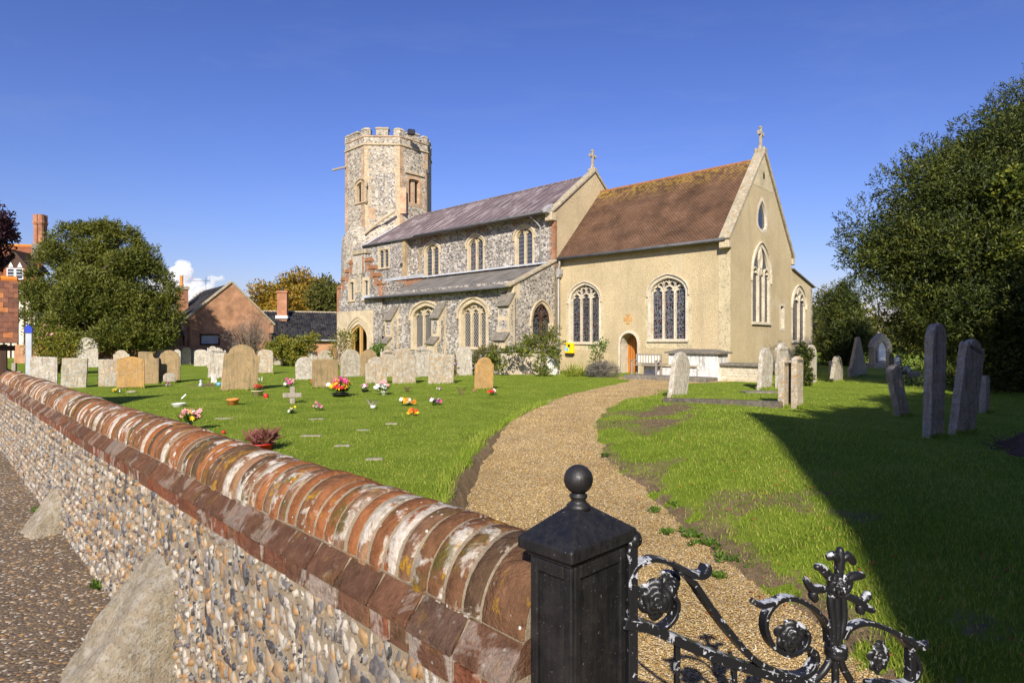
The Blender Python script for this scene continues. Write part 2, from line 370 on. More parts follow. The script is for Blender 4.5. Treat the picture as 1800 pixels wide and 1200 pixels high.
def leaf_m(name, cols, noise_sc=.6, trans=.25, rough=.55):
    m = Mt(name, rough, .25); r = m.isl(); p = m.pos()
    k = m.math('ADD', m.math('MULTIPLY', r, .55), m.math('MULTIPLY', m.noise(p, noise_sc, 3), .75)); k = m.math('SUBTRACT', k, .15)
    c = m.ramp(k, [(i/(len(cols)-1), q) for i, q in enumerate(cols)])
    m.out(c)
    tr = m.n('BsdfTranslucent'); m.L.new(c, tr.inputs[0]); mx = m.n('MixShader', {0: trans}); o = m.N['Material Output']
    m.L.new(m.b.outputs[0], mx.inputs[1]); m.L.new(tr.outputs[0], mx.inputs[2]); m.L.new(mx.outputs[0], o.inputs[0]); return m.m
MAT['yew'] = leaf_m('yew_leaf', [(.009, .018, .007), (.026, .042, .010), (.09, .108, .016), (.25, .235, .03)], .7)
MAT['yew_l'] = leaf_m('yew_leaf_warm', [(.035, .05, .010), (.085, .10, .014), (.15, .158, .022), (.24, .225, .035)], .5)
MAT['yew_d'] = leaf_m('irish_yew_leaf', [(.016, .028, .008), (.032, .05, .012), (.055, .08, .018)], .7)
MAT['ivy'] = leaf_m('ivy_leaf', [(.03, .055, .01), (.07, .10, .018), (.17, .19, .02), (.34, .30, .03)], 1.6)
MAT['shrub'] = leaf_m('shrub_leaf', [(.05, .08, .012), (.12, .14, .018), (.24, .22, .02), (.32, .20, .03)], 1.5)
MAT['autumn'] = leaf_m('autumn_leaf', [(.10, .11, .018), (.22, .17, .02), (.38, .20, .022), (.45, .24, .03)], .16)
MAT['olive_tree'] = leaf_m('olive_leaf', [(.06, .075, .015), (.11, .11, .02), (.16, .13, .022)], .2)
MAT['copper'] = leaf_m('copper_leaf', [(.018, .009, .012), (.035, .014, .02), (.07, .02, .022)], .4)
MAT['twig'] = plain('twig_bark', (.15, .095, .06), .9, .1)
MAT['bark'] = plain('bark', (.10, .065, .045), .95, .1, 0, .4, 5, .6, 12)
MAT['iris'] = leaf_m('iris_leaf', [(.08, .12, .015), (.22, .26, .03), (.38, .36, .05)], 2)
MAT['lavender'] = leaf_m('lavender_leaf', [(.11, .10, .08), (.19, .17, .14), (.27, .24, .20)], 3)
MAT['weed'] = leaf_m('weed_leaf', [(.05, .10, .012), (.09, .16, .02), (.15, .22, .03)], 4)
MAT['heather'] = leaf_m('heather_leaf', [(.12, .03, .03), (.22, .07, .06), (.30, .14, .10), (.16, .12, .03)], 9)
MAT['fallen'] = leaf_m('fallen_leaf', [(.30, .05, .02), (.42, .10, .03), (.35, .17, .04)], 3)
def flat(name, c, rough=.55):
    m = Mt(name, rough, .3); r = m.isl()
    return m.out(m.mix(1.0, c, m.ramp(r, [(0, .7), (1, 1.2)]), 'MULTIPLY')) or m.m
FL = {k: flat('petal_'+k, c) for k, c in dict(red=(.62, .02, .02), yellow=(.85, .58, .02), white=(.80, .78, .74), pink=(.70, .28, .32), magenta=(.58, .05, .24), purple=(.28, .05, .25), orange=(.82, .24, .02), gold=(.88, .42, .01), peach=(.72, .34, .26), mauve=(.55, .35, .6)).items()}
# ------------------------------------------------------------------ ground
W0 = 1.36; WD = Vector((-.7027, .7115, 0)); WN = Vector((.7115, .7027, 0)); WB = Vector((.2127, 1.72, 0))
def WP(s, w, z): return WB+WD*s+WN*w+Vector((0, 0, z))
def wdist(x, y): return .7115*x+.7027*y
PL = np.array([(-4, .3), (0, .1), (2.2, -.2), (4.5, -.46), (5.7, -.5), (6.95, -.48), (8.69, -.42), (11.2, -.16), (14.2, .54), (18.9, 1.97), (24.1, 4.58), (25.5, 5.1), (26.6, 4.9), (28.6, 4.9)])
PR = np.array([(-4, 3.1), (0, 2.9), (3.5, 2.2), (4.84, 1.8), (6.56, 1.48), (8.4, 1.3), (9.7, 1.12), (12.3, 1.38), (14.7, 2.05), (17.5, 3.25), (20.9, 5.2), (23.5, 6.9), (25, 9.6), (28.6, 9.6)])
def sstep(t): t = np.clip(t, 0, 1); return t*t*(3-2*t)
def fbm(x, y, f, oct=3, seed=0.0):
    "cheap smooth value noise"
    out = 0; a = 1.0; tot = 0
    for o in range(oct):
        X = x*f+seed*17.3+o*31.7; Y = y*f+seed*9.1+o*11.9
        xi = np.floor(X); yi = np.floor(Y); fx = X-xi; fy = Y-yi; fx = fx*fx*(3-2*fx); fy = fy*fy*(3-2*fy)
        hsh = lambda i, j: np.modf(np.sin(i*127.1+j*311.7)*43758.5453)[0] % 1.0
        v = (hsh(xi, yi)*(1-fx)+hsh(xi+1, yi)*fx)*(1-fy)+(hsh(xi, yi+1)*(1-fx)+hsh(xi+1, yi+1)*fx)*fy
        out = out+a*v; tot += a; a *= .5; f *= 2
    return out/tot
def path_z(y): return -.36*(1-sstep((y-.5)/13.0))-.02
def path_d(x, y):
    n = (fbm(x, y, 1.7, 3, 1)-.5)*.34
    return x-np.interp(y, PL[:, 0], PL[:, 1])+n*.7, np.interp(y, PR[:, 0], PR[:, 1])-x+n*1.4
def terrain(x, y):
    "height, soil amount (0 grass .. 1 bare earth)"
    x = np.asarray(x, float); y = np.asarray(y, float)
    dl, dr = path_d(x, y); zp = path_z(y)
    edge = sstep((x+14)/2)*sstep((12-x)/2)*sstep((y+1)/1.5)
    lawn = (fbm(x, y, .35, 3, 2)-.5)*.10*sstep((24-y)/6)*edge+.10*np.exp(-((x-5.2)**2/5.0+(y-16)**2/1.2))+.24*np.exp(-((x-4.6)/1.9)**2-((y-9.5)/4.5)**2)
    bwr = np.interp(y, [2, 6, 10, 14, 20, 24], [1.5, 1.6, 1.3, .8, .3, .12])
    inside = y < 28.2
    tl = sstep((-dl+.02)/.10); tr = sstep((-dr+.42*np.interp(y, [3, 12, 18], [1, .8, .2]))/bwr)
    t = np.where(inside, np.maximum(tl, tr), 1.0)
    h = (zp-.07)*(1-t)+lawn*t
    nz = fbm(x, y, 2.3, 4, 5)
    soil = np.where(dl > -.35, np.where(dl < .3, sstep((.30+dl)/.24)*.95, 0), 0)*(dl < dr)*np.interp(y, [5, 16, 24], [1, .7, .3])
    band = np.interp(y, [3, 8, 12, 15, 20], [.5, .75, .7, .55, .15])
    soil = np.maximum(soil, np.where(dr < .3, np.clip(1.05-(-dr)/band, 0, 1)*(nz > .36+.1*(-dr)), 0))
    pat = np.exp(-((((x-3.35)*.36+(y-13.0)*.93)/2.7)**2+(((x-3.35)*.93-(y-13.0)*.36)/.75)**2)**2)
    soil = np.maximum(soil, pat*np.clip((nz-.34)*5, 0, .85))
    soil = np.maximum(soil, np.where((dr < 0) & (dr > -1.9) & (y < 14), np.clip((fbm(x, y, 1.1, 4, 21)-.54)*5, 0, .55), 0))
    pass
    soil = np.maximum(soil, .75*np.exp(-((x+11.5)**2/1.2+(y-22.8)**2/1.6))*(nz > .4))
    return h, np.clip(soil*inside, 0, 1)
def grass_mat():
    m = Mt('lawn_turf', .9, .1); p = m.pos()
    c = m.ramp(m.noise(p, 1.1, 6, .65), [(.28, (.12, .165, .014)), (.5, (.20, .265, .024)), (.75, (.30, .34, .05))])
    c = m.mix(m.ramp(m.noise(p, 16, 3), [(.35, 0), (.7, .5)]), c, (.085, .145, .010))
    so_ = m.n('Attribute', attribute_name='soil').outputs['Fac']
    sc = m.ramp(m.noise(p, 9, 6, .7), [(.3, (.12, .08, .045)), (.7, (.28, .20, .115))])
    k = m.ramp(m.math('ADD', so_, m.math('MULTIPLY', m.math('SUBTRACT', m.noise(p, 14, 4), .5), .7)), [(.4, 0), (.62, 1)])
    return m.out(m.mix(k, c, sc), m.bump(m.noise(p, 55, 5, .7), .8, .04)) or m.m
MAT['lawn'] = grass_mat()
def ground_grid(xs, ys, keep):
    X, Y = np.meshgrid(xs, ys); H, S = terrain(X, Y); nx, ny = len(xs), len(ys)
    V = np.stack([X, Y, H], -1).reshape(-1, 3); i = np.arange(nx*ny).reshape(ny, nx)
    Fq = np.stack([i[:-1, :-1], i[:-1, 1:], i[1:, 1:], i[1:, :-1]], -1).reshape(-1, 4)
    cx = V[Fq].mean(1); return V, S.ravel(), Fq[keep(cx[:, 0], cx[:, 1])]
xs = np.linspace(-14, 12, 290); ys = np.linspace(-1, 29, 335)
V1, S1, F1 = ground_grid(xs, ys, lambda x, y: wdist(x, y) > W0-.02)
xb = np.concatenate([np.arange(-1200, -60, 60), np.arange(-60, -14, 2), np.linspace(-14, 12, 14), np.arange(14, 60, 2), np.arange(60, 1201, 60)])
yb = np.concatenate([[-1200, -600, -300, -100], np.arange(-60, -1, 3.), np.linspace(-1, 29, 16), np.arange(31, 80, 2), np.arange(80, 3001, 80)])
V2, S2, F2 = ground_grid(xb, yb, lambda x, y: (wdist(x, y) > W0-.02) & ~((x > -14) & (x < 12) & (y > -1) & (y < 29)))
me = np_mesh('lawn', np.vstack([V1, V2]), np.vstack([F1, F2+len(V1)]), MAT['lawn'], True)
at_ = me.attributes.new('soil', 'FLOAT', 'POINT'); at_.data.foreach_set('value', np.concatenate([S1, S2]).astype(np.float32))
lawn = put('lawn', me, kind='structure')
# gravel path
def gravel_mat():
    m = Mt('gravel', .85, .2); p = m.pos(); v = m.vor(p, 62)
    c = m.ramp(m.sep(v.outputs['Color'])[0], [(0, (.23, .14, .055)), (.35, (.43, .29, .115)), (.7, (.51, .37, .17)), (.9, (.62, .51, .32)), (1, (.17, .115, .07))])
    c = m.mix(1.0, c, m.ramp(m.noise(p, 1.4, 5), [(.3, .72), (.7, 1.1)]), 'MULTIPLY')
    h = m.math('SUBTRACT', 1.0, v.outputs['Distance'])
    return m.out(c, m.bump(h, .8, .02)) or m.m
MAT['gravel'] = gravel_mat()
ys2 = np.concatenate([np.arange(.2, 28.3, .2)]); tt = np.linspace(0, 1, 26); V = []; F = []
for j, y in enumerate(ys2):
    a = np.interp(y, PL[:, 0], PL[:, 1])-.45; b = np.interp(y, PR[:, 0], PR[:, 1])+.55
    for t in tt:
        x = a+(b-a)*t; V.append((x, y, float(path_z(y))+.03*math.sin(PI*t)+.012*(float(fbm(np.array(x), np.array(y), 1.2, 2, 8))-.5)))
n = len(tt)
for j in range(len(ys2)-1):
    for i in range(n-1):
        q = [j*n+i, j*n+i+1, (j+1)*n+i+1, (j+1)*n+i]
        if all(wdist(V[k][0], V[k][1]) > W0-.2 for k in q): F.append(q)
put('gravel_path', np_mesh('gravel_path', V, F, MAT['gravel'], True), kind='structure')
# loose pebbles near the gate
def pebbles(pts, nrm_size, mat, name):
    k = len(pts); base = np.array([(1, 0, 0), (-1, 0, 0), (0, 1, 0), (0, -1, 0), (0, 0, 1), (0, 0, -1)], float)
    fo = np.array([(0, 2, 4), (2, 1, 4), (1, 3, 4), (3, 0, 4), (2, 0, 5), (1, 2, 5), (3, 1, 5), (0, 3, 5)])
    sc = nrm_size[:, None, None]*RNG.uniform(.6, 1.3, (k, 1, 3))*np.array([1, 1, .6]); th = RNG.uniform(0, 2*PI, k)
    b = base[None]*sc; c, s = np.cos(th)[:, None], np.sin(th)[:, None]
    B = np.stack([b[..., 0]*c-b[..., 1]*s, b[..., 0]*s+b[..., 1]*c, b[..., 2]], -1)+pts[:, None]
    Fa = fo[None]+6*np.arange(k)[:, None, None]
    return np_mesh(name, B.reshape(-1, 3), Fa.reshape(-1, 3), mat, False)
def pebble_mat():
    m = Mt('pebble', .6, .35); r = m.isl(); big = m.ramp(m.noise(m.pos(), 1.1, 5, .65), [(.3, .66), (.7, 1.12)])
    return m.out(m.mix(1., big, m.ramp(r, [(0, (.20, .12, .05)), (.3, (.40, .26, .08)), (.6, (.50, .35, .13)), (.85, (.63, .51, .33)), (1, (.13, .09, .06))]), 'MULTIPLY')) or m.m
MAT['pebble'] = pebble_mat()
k = 80000; yy = 2.2*np.exp(RNG.uniform(0, 1, k)*math.log(27/2.2)); f = RNG.uniform(-.08, 1.24, k)
a = np.interp(yy, PL[:, 0], PL[:, 1]); b = np.interp(yy, PR[:, 0], PR[:, 1]); xx = a+(b-a)*f
zz = path_z(yy)+.03*np.sin(PI*np.clip((xx-a+.45)/(b-a+1), 0, 1))+.004
ok = wdist(xx, yy) > W0+.05
put('gravel_pebbles', pebbles(np.stack([xx, yy, zz], -1)[ok], RNG.uniform(.004, .0095, k)[ok]*(1+yy[ok]*.05), MAT['pebble'], 'gravel_pebbles'), kind='stuff')
# pavement on the street side
def asphalt_mat():
    m = Mt('pavement_asphalt', .9, .2); p = m.pos(); v = m.vor(p, 46)
    c = m.ramp(m.sep(v.outputs['Color'])[0], [(0, (.135, .10, .068)), (.70, (.165, .122, .083)), (.80, (.20, .15, .10)), (.90, (.46, .27, .10)), (.95, (.50, .42, .30)), (1, (.62, .58, .50))])
    c = m.mix(1.0, c, m.ramp(m.noise(p, .9, 5), [(.3, .75), (.7, 1.1)]), 'MULTIPLY')
    return m.out(c, m.bump(m.math('SUBTRACT', 1.0, v.outputs['Distance']), .6, .015)) or m.m
MAT['asphalt'] = asphalt_mat(); PAVZ = -.48
q = [WP(-900, -5000, PAVZ), WP(-900, .0, PAVZ), WP(9000, .0, PAVZ), WP(9000, -5000, PAVZ)]
put('pavement', mesh_from('pavement', q, [[0, 1, 2, 3]], MAT['asphalt']), kind='structure')

# ------------------------------------------------------------------ churchyard wall
def flint_fg():
    m = Mt('wall_flint', .55, .35); p = m.pos(); r = m.math('FRACT', m.math('ADD', m.isl(), m.rnd()))
    c = m.ramp(r, [(0, (.028, .027, .03)), (.20, (.062, .06, .062)), (.32, (.15, .135, .12)), (.46, (.26, .23, .185)), (.64, (.42, .38, .32)), (.78, (.30, .205, .10)), (.90, (.33, .165, .05)), (1, (.14, .085, .045))])
    k = m.ramp(m.noise(p, 26, 4, .6, .8), [(.46, 0), (.54, .95)])
    c = m.mix(k, c, m.ramp(m.math('FRACT', m.math('MULTIPLY', r, 7.3)), [(0, (.44, .40, .32)), (.5, (.08, .08, .09)), (1, (.36, .22, .09))]))
    return m.out(c, m.bump(m.noise(p, 60, 4), .25, .01)) or m.m
MAT['wflint'] = flint_fg()
def mortar_mat():
    m = Mt('lime_mortar', .95, .1); p = m.pos()
    c = m.ramp(m.noise(p, 7, 6, .7), [(.3, (.215, .165, .105)), (.7, (.40, .33, .23))])
    c = m.mix(m.ramp(m.vor(p, 120).outputs['Distance'], [(.1, .5), (.35, 0)]), c, (.55, .48, .38))
    return m.out(c, m.bump(m.noise(p, 90, 5, .75), .8, .015)) or m.m
MAT['mortar'] = mortar_mat()
def wallbrick(name, cols, white, yellow, moss, stretch=True):
    m = Mt(name, .95, .08); p = m.pos(); r = m.rnd()
    c = m.ramp(r, [(i/(len(cols)-1), q) for i, q in enumerate(cols)])
    c = m.mix(1.0, c, m.ramp(m.noise(p, 18, 6, .7), [(.3, .55), (.7, 1.25)]), 'MULTIPLY')
    off = m.n('VectorMath', {0: p, 1: m.comb(m.math('MULTIPLY', r, 13.), 0., 0.)}, operation='ADD').outputs[0]
    wv = m.ramp(m.math('ADD', m.noise(off, 5.5, 5, .65, .5), m.math('MULTIPLY', m.math('SUBTRACT', m.math('FRACT', m.math('MULTIPLY', r, 9.7)), .5), .22)), [(.54, 0), (.60, white)])
    c = m.mix(wv, c, m.ramp(m.noise(p, 40, 3), [(.3, (.42, .37, .29)), (.7, (.66, .62, .54))]))
    c = m.mix(m.ramp(m.noise(off, 8.5, 5, .7, .3), [(.58, 0), (.66, yellow)]), c, (.40, .22, .02))
    c = m.mix(m.ramp(m.noise(off, 4.3, 5, .7), [(.55, 0), (.68, moss)]), c, (.085, .08, .02))
    sp = m.ramp(m.vor(off, 26).outputs['Distance'], [(.10, 1), (.16, 0)]); sp = m.math('MULTIPLY', sp, m.ramp(m.noise(p, 4, 2), [(.5, 0), (.6, 1)]))
    c = m.mix(m.math('MULTIPLY', sp, white), c, (.68, .66, .60))
    return m.out(c, m.bump(m.math('ADD', m.noise(p, 55, 5, .7), m.math('MULTIPLY', m.noise(p, 14, 4, .7), 1.5)), .75, .02)) or m.m
MAT['coping_brick'] = wallbrick('coping_brick', [(.095, .06, .036), (.15, .082, .045), (.25, .10, .042), (.34, .125, .045), (.17, .10, .06), (.36, .20, .11)], .85, .85, .95)
MAT['canted_brick'] = wallbrick('canted_brick', [(.105, .055, .036), (.14, .07, .042), (.17, .078, .042), (.11, .066, .046)], .22, .15, .2)
MAT['course_brick'] = wallbrick('course_brick', [(.15, .06, .038), (.22, .08, .042), (.14, .07, .045), (.20, .10, .058)], .4, .1, .2)
wall = thing('churchyard_wall', 'low flint churchyard wall with rounded brick coping running beside the pavement', 'wall', WP(0, 0, PAVZ))
SE = .055; SL = 21.0
CR = .205; CZ = .83
# core and mortar
mb = MB(); FW = Frame(WP(0, 0, 0), WD, -WN)                 # d is towards the street
sec = [(.235, PAVZ-.1), (.238, .640), (.255, .655), (.262, .735), (.200, .826), (.206, .836)]+[((CR-.0075)*math.cos(t), CZ+(CR-.0075)*math.sin(t)) for t in np.linspace(.04, PI-.04, 17)]+[(-.20, .82), (-.2, PAVZ-.1)]
ss = [SE]+list(np.arange(.3, SL, .3))+[SL]; vs = []; fs = []; ns = len(sec)
for s in ss:
    for d, z in sec: vs.append(WP(s, -d, z)+Vector((0, 0, .006*math.sin(s*1.9)+.008*math.sin(s*.7))))
for i in range(len(ss)-1):
    for j in range(ns): fs.append([i*ns+j, i*ns+(j+1) % ns, (i+1)*ns+(j+1) % ns, (i+1)*ns+j])
fs += [list(range(ns)), list(range((len(ss)-1)*ns, len(ss)*ns))[::-1]]
put('mortar_core', mesh_from('mortar_core', vs, fs, MAT['mortar'], False), wall)
def sag(s): return .006*math.sin(s*1.9)+.008*math.sin(s*.7)
WROT = math.atan2(WD.y, WD.x)
# coping bricks: solid half rounds, local x along wall, y towards churchyard
def coping_mesh(i, L):
    v = []; f = []; na = 16; xs_ = (-L/2, -L/2+.006, L/2-.006, L/2)
    for xi, x in enumerate(xs_):
        for t in np.linspace(-.02, PI+.02, na+1):
            r = CR-(.004 if xi in (0, 3) else 0)+.003*mnoise.noise(Vector((t*1.6, i*7.7, x*8)))
            v.append((x, -r*math.cos(t), r*math.sin(t)))
    m_ = na+1
    for a in range(3):
        for j in range(na): f.append([a*m_+j, (a+1)*m_+j, (a+1)*m_+j+1, a*m_+j+1])
    f += [list(range(m_)), list(range(3*m_, 4*m_))[::-1]]
    return mesh_from('coping_brick', v, f, MAT['coping_brick'], True)
cms = [coping_mesh(i, L) for i, L in enumerate([.066, .070, .070, .074, .066, .078])]
rot = (0, 0, math.atan2(WD.y, WD.x)); BR = random.Random(3)
# with x along WD, local y = WD rotated +90deg = (-.7115,-.7027) = street side, so -r*cos(t) sweeps both sides
s = SE; first = coping_mesh(9, .17)
def place(name, me_, s_, w_, z_, jit=(0, 0, 0), parent=wall):
    o = bpy.data.objects.new(name, me_); o.location = WP(s_, w_, z_+sag(s_)); o.rotation_euler = (jit[0], jit[1], rot[2]+jit[2]); attach(o, parent); return o
o = place('coping_brick', first, s+.085, 0, CZ); s += .17+.012
while s < SL-.1:
    me_ = BR.choice(cms); L = .074
    place('coping_brick', me_, s+L/2, BR.uniform(-.004, .004), CZ+BR.uniform(-.006, .005), (BR.uniform(-.02, .02), BR.uniform(-.03, .03), BR.uniform(-.04, .04))); s += L+BR.uniform(.009, .02)
def sec_mesh(name, sec, L, mat, i):
    v = []; n_ = len(sec); c_ = .004
    cy = sum(p[0] for p in sec)/n_; cz = sum(p[1] for p in sec)/n_
    for x, k_ in ((-L/2, .93), (-L/2+c_, 1), (L/2-c_, 1), (L/2, .93)):
        for j, (y, z) in enumerate(sec):
            jj = .003*mnoise.noise(Vector((x*9+i*5, j*3.1, i*2.2))); v.append((x, cy+(y-cy)*k_+jj, cz+(z-cz)*k_+jj))
    f = [[a*n_+j, a*n_+(j+1) % n_, (a+1)*n_+(j+1) % n_, (a+1)*n_+j] for a in range(3) for j in range(n_)]
    f += [list(range(n_))[::-1], list(range(3*n_, 4*n_))]
    return mesh_from(name, v, f, mat)
csec = [(.15, .845), (.192, .838), (.272, .752), (.274, .735), (.15, .735)]; csec = [(y, z) for y, z in csec]
cants = [sec_mesh('canted_brick', csec, .218, MAT['canted_brick'], i) for i in range(5)]
s = SE
while s < SL-.25:
    place('canted_brick', BR.choice(cants), s+.109, 0, BR.uniform(-.002, .002), (0, 0, BR.uniform(-.005, .005))); s += .218+BR.uniform(.008, .014)
ksec = [(.15, .727), (.268, .727), (.268, .655), (.15, .655)]
strs = [sec_mesh('course_brick', ksec, .212, MAT['course_brick'], i) for i in range(4)]; heads = [sec_mesh('course_brick', ksec, .102, MAT['course_brick'], i+9) for i in range(4)]
s = SE
while s < SL-.25:
    if BR.random() < .5: me_, L = BR.choice(strs), .212
    else: me_, L = BR.choice(heads), .102
    place('course_brick', me_, s+L/2, BR.uniform(-.004, .004), BR.uniform(-.003, .003), (0, 0, BR.uniform(-.01, .01))); s += L+.012
# flints in the street face
fl = []; s = SE+.05
FR = random.Random(11)
z = .648; rows = []
while z > PAVZ+.02:
    hgt = FR.uniform(.065, .11); s = SE+.02+FR.uniform(0, .04)
    while s < SL-.1:
        wd = FR.choice((.022, .03, .036, .044, .055, .07, .088))*FR.uniform(.85, 1.15)
        hh = hgt*FR.uniform(.45, 1.3)*(1 if wd > .035 else .8)
        fl.append((s+wd/2, z-hgt/2+FR.uniform(-.012, .012), wd*.52, hh*.5, FR.uniform(-.5, .5))); s += wd+FR.uniform(-.002, .017)
    z -= hgt*.86
fm = []
for i in range(8):
    mb = MB(); mb.ico((0, 0, 0), 1, 2, jit=.75)
    for q_ in mb.v: q_.y = max(-.62, min(.62+.25*q_.x*(i % 3-1)+.2*q_.z*(i % 2-.5), q_.y))
    fm.append(mb.mesh('flint', MAT['wflint'], True))
def px(p):
    d = p-Vector((0, 0, EYE)); return (900+FOC*d.x/d.y, 600-FOC*d.z/d.y, d.y)
cand = []
for i, (s, z, a, b, t) in enumerate(fl):
    u, v, y = px(WP(s, -.24, z))
    vis = -20 < u < 940 and v < 1225 and not (2.95 < s < 3.5 and z < .1)
    cand.append(((a*b/(y*y)) if vis else 0, i))
near = set(i for sc_, i in sorted(cand, reverse=True)[:300])
base = [[tuple(v.co) for v in m_.vertices] for m_ in fm]
lowb = MB(); lowb.ico((0, 0, 0), 1, 1, jit=.35); lv = np.array([tuple(v) for v in lowb.v]); lf = np.array(lowb.f)
VV = []; FF = []; cnt = 0
for i, (s, z, a, b, t) in enumerate(fl):
    if i in near:
        o = bpy.data.objects.new('flint', FR.choice(fm)); o.location = WP(s, -.224, z); o.scale = (a*1.08, .026+.008*a/.04, b*1.08)
        o.rotation_euler = (0, t, rot[2]); attach(o, wall)
    else:
        if s > 9 and FR.random() < .15: continue
        q = lv*np.array([a, .032, b])*FR.uniform(.85, 1.15); c_, s_ = math.cos(t), math.sin(t)
        q = np.stack([q[:, 0]*c_+q[:, 2]*s_, q[:, 1], -q[:, 0]*s_+q[:, 2]*c_], -1)
        w = np.array(WP(s, -.226, z))+q[:, :1]*np.array(WD)+q[:, 1:2]*np.array(WN)+q[:, 2:]*np.array([0, 0, 1])
        VV.append(w); FF.append(lf+cnt); cnt += len(lv)
o = put('flint_facing', np_mesh('flint_facing', np.vstack(VV), np.vstack(FF), MAT['wflint'], True), wall); o['kind'] = 'stuff'
# sloping buttresses of rough stone
MAT['buttress'] = limestone('rough_buttress_stone', (.40, .335, .235), .1, .45, .25, .2, 2.2, 1.0)
def wedge(name, s0, s1, zt, out, label):
    v = []; f = []; n_, m_ = 42, 26
    for i in range(n_+1):
        t = i/n_; d = .20+out*(t**.95); z = zt+(PAVZ-.05-zt)*t**1.25
        for j in range(m_+1):
            q = j/m_; s = s0+(s1-s0)*q+(.06*t if j == m_ else -.06*t if j == 0 else 0)
            e = .05*(abs(2*q-1)**4); k = .035*mnoise.noise(Vector((s*4, z*4, 3)))+.012*mnoise.noise(Vector((s*13, z*13, 9)))+.007*mnoise.noise(Vector((s*34, z*34, 5)))
            v.append(WP(s, -(d-e*.6+k), z-e+k*.7))
    for i in range(n_):
        for j in range(m_): f.append([i*(m_+1)+j, i*(m_+1)+j+1, (i+1)*(m_+1)+j+1, (i+1)*(m_+1)+j])
    for j in (0, m_):        # cheeks down to the wall
        b = len(v)
        for i in range(n_+1): p = v[i*(m_+1)+j]; s = s0 if j == 0 else s1; v.append(WP(s, -.2, p.z))
        for i in range(n_): f.append([i*(m_+1)+j, (i+1)*(m_+1)+j, b+i+1, b+i])
    return put(name, mesh_from(name, v, f, MAT['buttress'], True), None, label, 'buttress')
wedge('wall_buttress', 3.02, 3.62, .27, .60, 'large sloping rough stone buttress propping the flint wall, nearest one')
wedge('wall_buttress', 7.2, 7.75, -.02, .40, 'small sloping stone buttress farther along the flint wall, beside weeds')
wedge('wall_buttress', 15.4, 16.0, .25, .40, 'far stone buttress on the flint wall at the left edge of the picture')
# ------------------------------------------------------------------ church
EA = Vector((.7286, -.685, 0)); NO = Vector((.685, .7286, 0)); WE = -EA; SO = -NO
CC = Vector((9.976, 27.36, 0)); CL = 9.91; CWD = 8.06
J = CC+WE*CL; CA = J-NO*3.8; CN = J-NO*.51; NW = 7.7
church = thing('church', 'flint and cream rendered medieval church with octagonal tower and tiled chancel roof', 'church', CC+WE*8+NO*4)
FCS = Frame(CC, WE, SO); FCE = Frame(CC, NO, EA); FAS = Frame(CA, WE, SO); FAE = Frame(CA, NO, EA)
FNS = Frame(CN, WE, SO); FNE = Frame(CN, NO, EA); FWS = FNS.shift(.6); FPO = FAS.shift(.18)
def arch(b, r, n=18):
    out = []
    for i in range(n+1):
        x = -b+2*b*i/n
        if r >= b*.98:
            Rr = (b*b+r*r)/(2*b); z = math.sqrt(max(0, Rr*Rr-(abs(x)+Rr-b)**2))
        else: t = abs(x)/b; z = r*(.76*math.sqrt(max(0, 1-t*t))+.24*(1-t))
        out.append((x, z))
    return out
def offset(P, d):
    n = len(P); out = []
    for i in range(n):
        p0, p1, p2 = Vector(P[i-1]), Vector(P[i]), Vector(P[(i+1) % n])
        e1 = (p1-p0).normalized(); e2 = (p2-p1).normalized(); n1 = Vector((e1.y, -e1.x)); n2 = Vector((e2.y, -e2.x))
        k = (n1+n2); k = k/max(.35, (1+n1.dot(n2))); out.append(tuple(p1+k*d))
    return out
def pwall(name, F, outline, holes, mat, parent, d=0.0):
    vs, fs = sheet(F, outline, holes, d); return put(name, mesh_from(name, vs, fs, mat), parent)
class Op: pass
def opening(F, u0, u1, vs_, vspr, va, style='arch'):
    uc = (u0+u1)/2; A0 = F.at(u0, vs_)[0]; A1 = F.at(u1, vs_)[0]; o = Op(); o.F = F
    o.a0, o.a1 = min(A0, A1), max(A0, A1); o.c = (o.a0+o.a1)/2; o.b = (o.a1-o.a0)/2
    o.z0 = F.at(uc, vs_)[1]; o.zs = F.at(uc, vspr)[1]; o.za = F.at(uc, va)[1]
    o.arch = [(o.c+x, o.zs+z) for x, z in arch(o.b, max(.01, o.za-o.zs))] if style == 'arch' else [(o.a0, o.za), (o.a1, o.za)]
    o.out = [(o.a0, o.z0), (o.a1, o.z0)]+o.arch[::-1]
    if style == 'arch' and abs(o.arch[0][1]-o.z0) < 1e-3: o.out = o.arch[::-1]
    o.top = lambda x: np.interp(x, [p[0] for p in o.arch], [p[1] for p in o.arch])
    return o
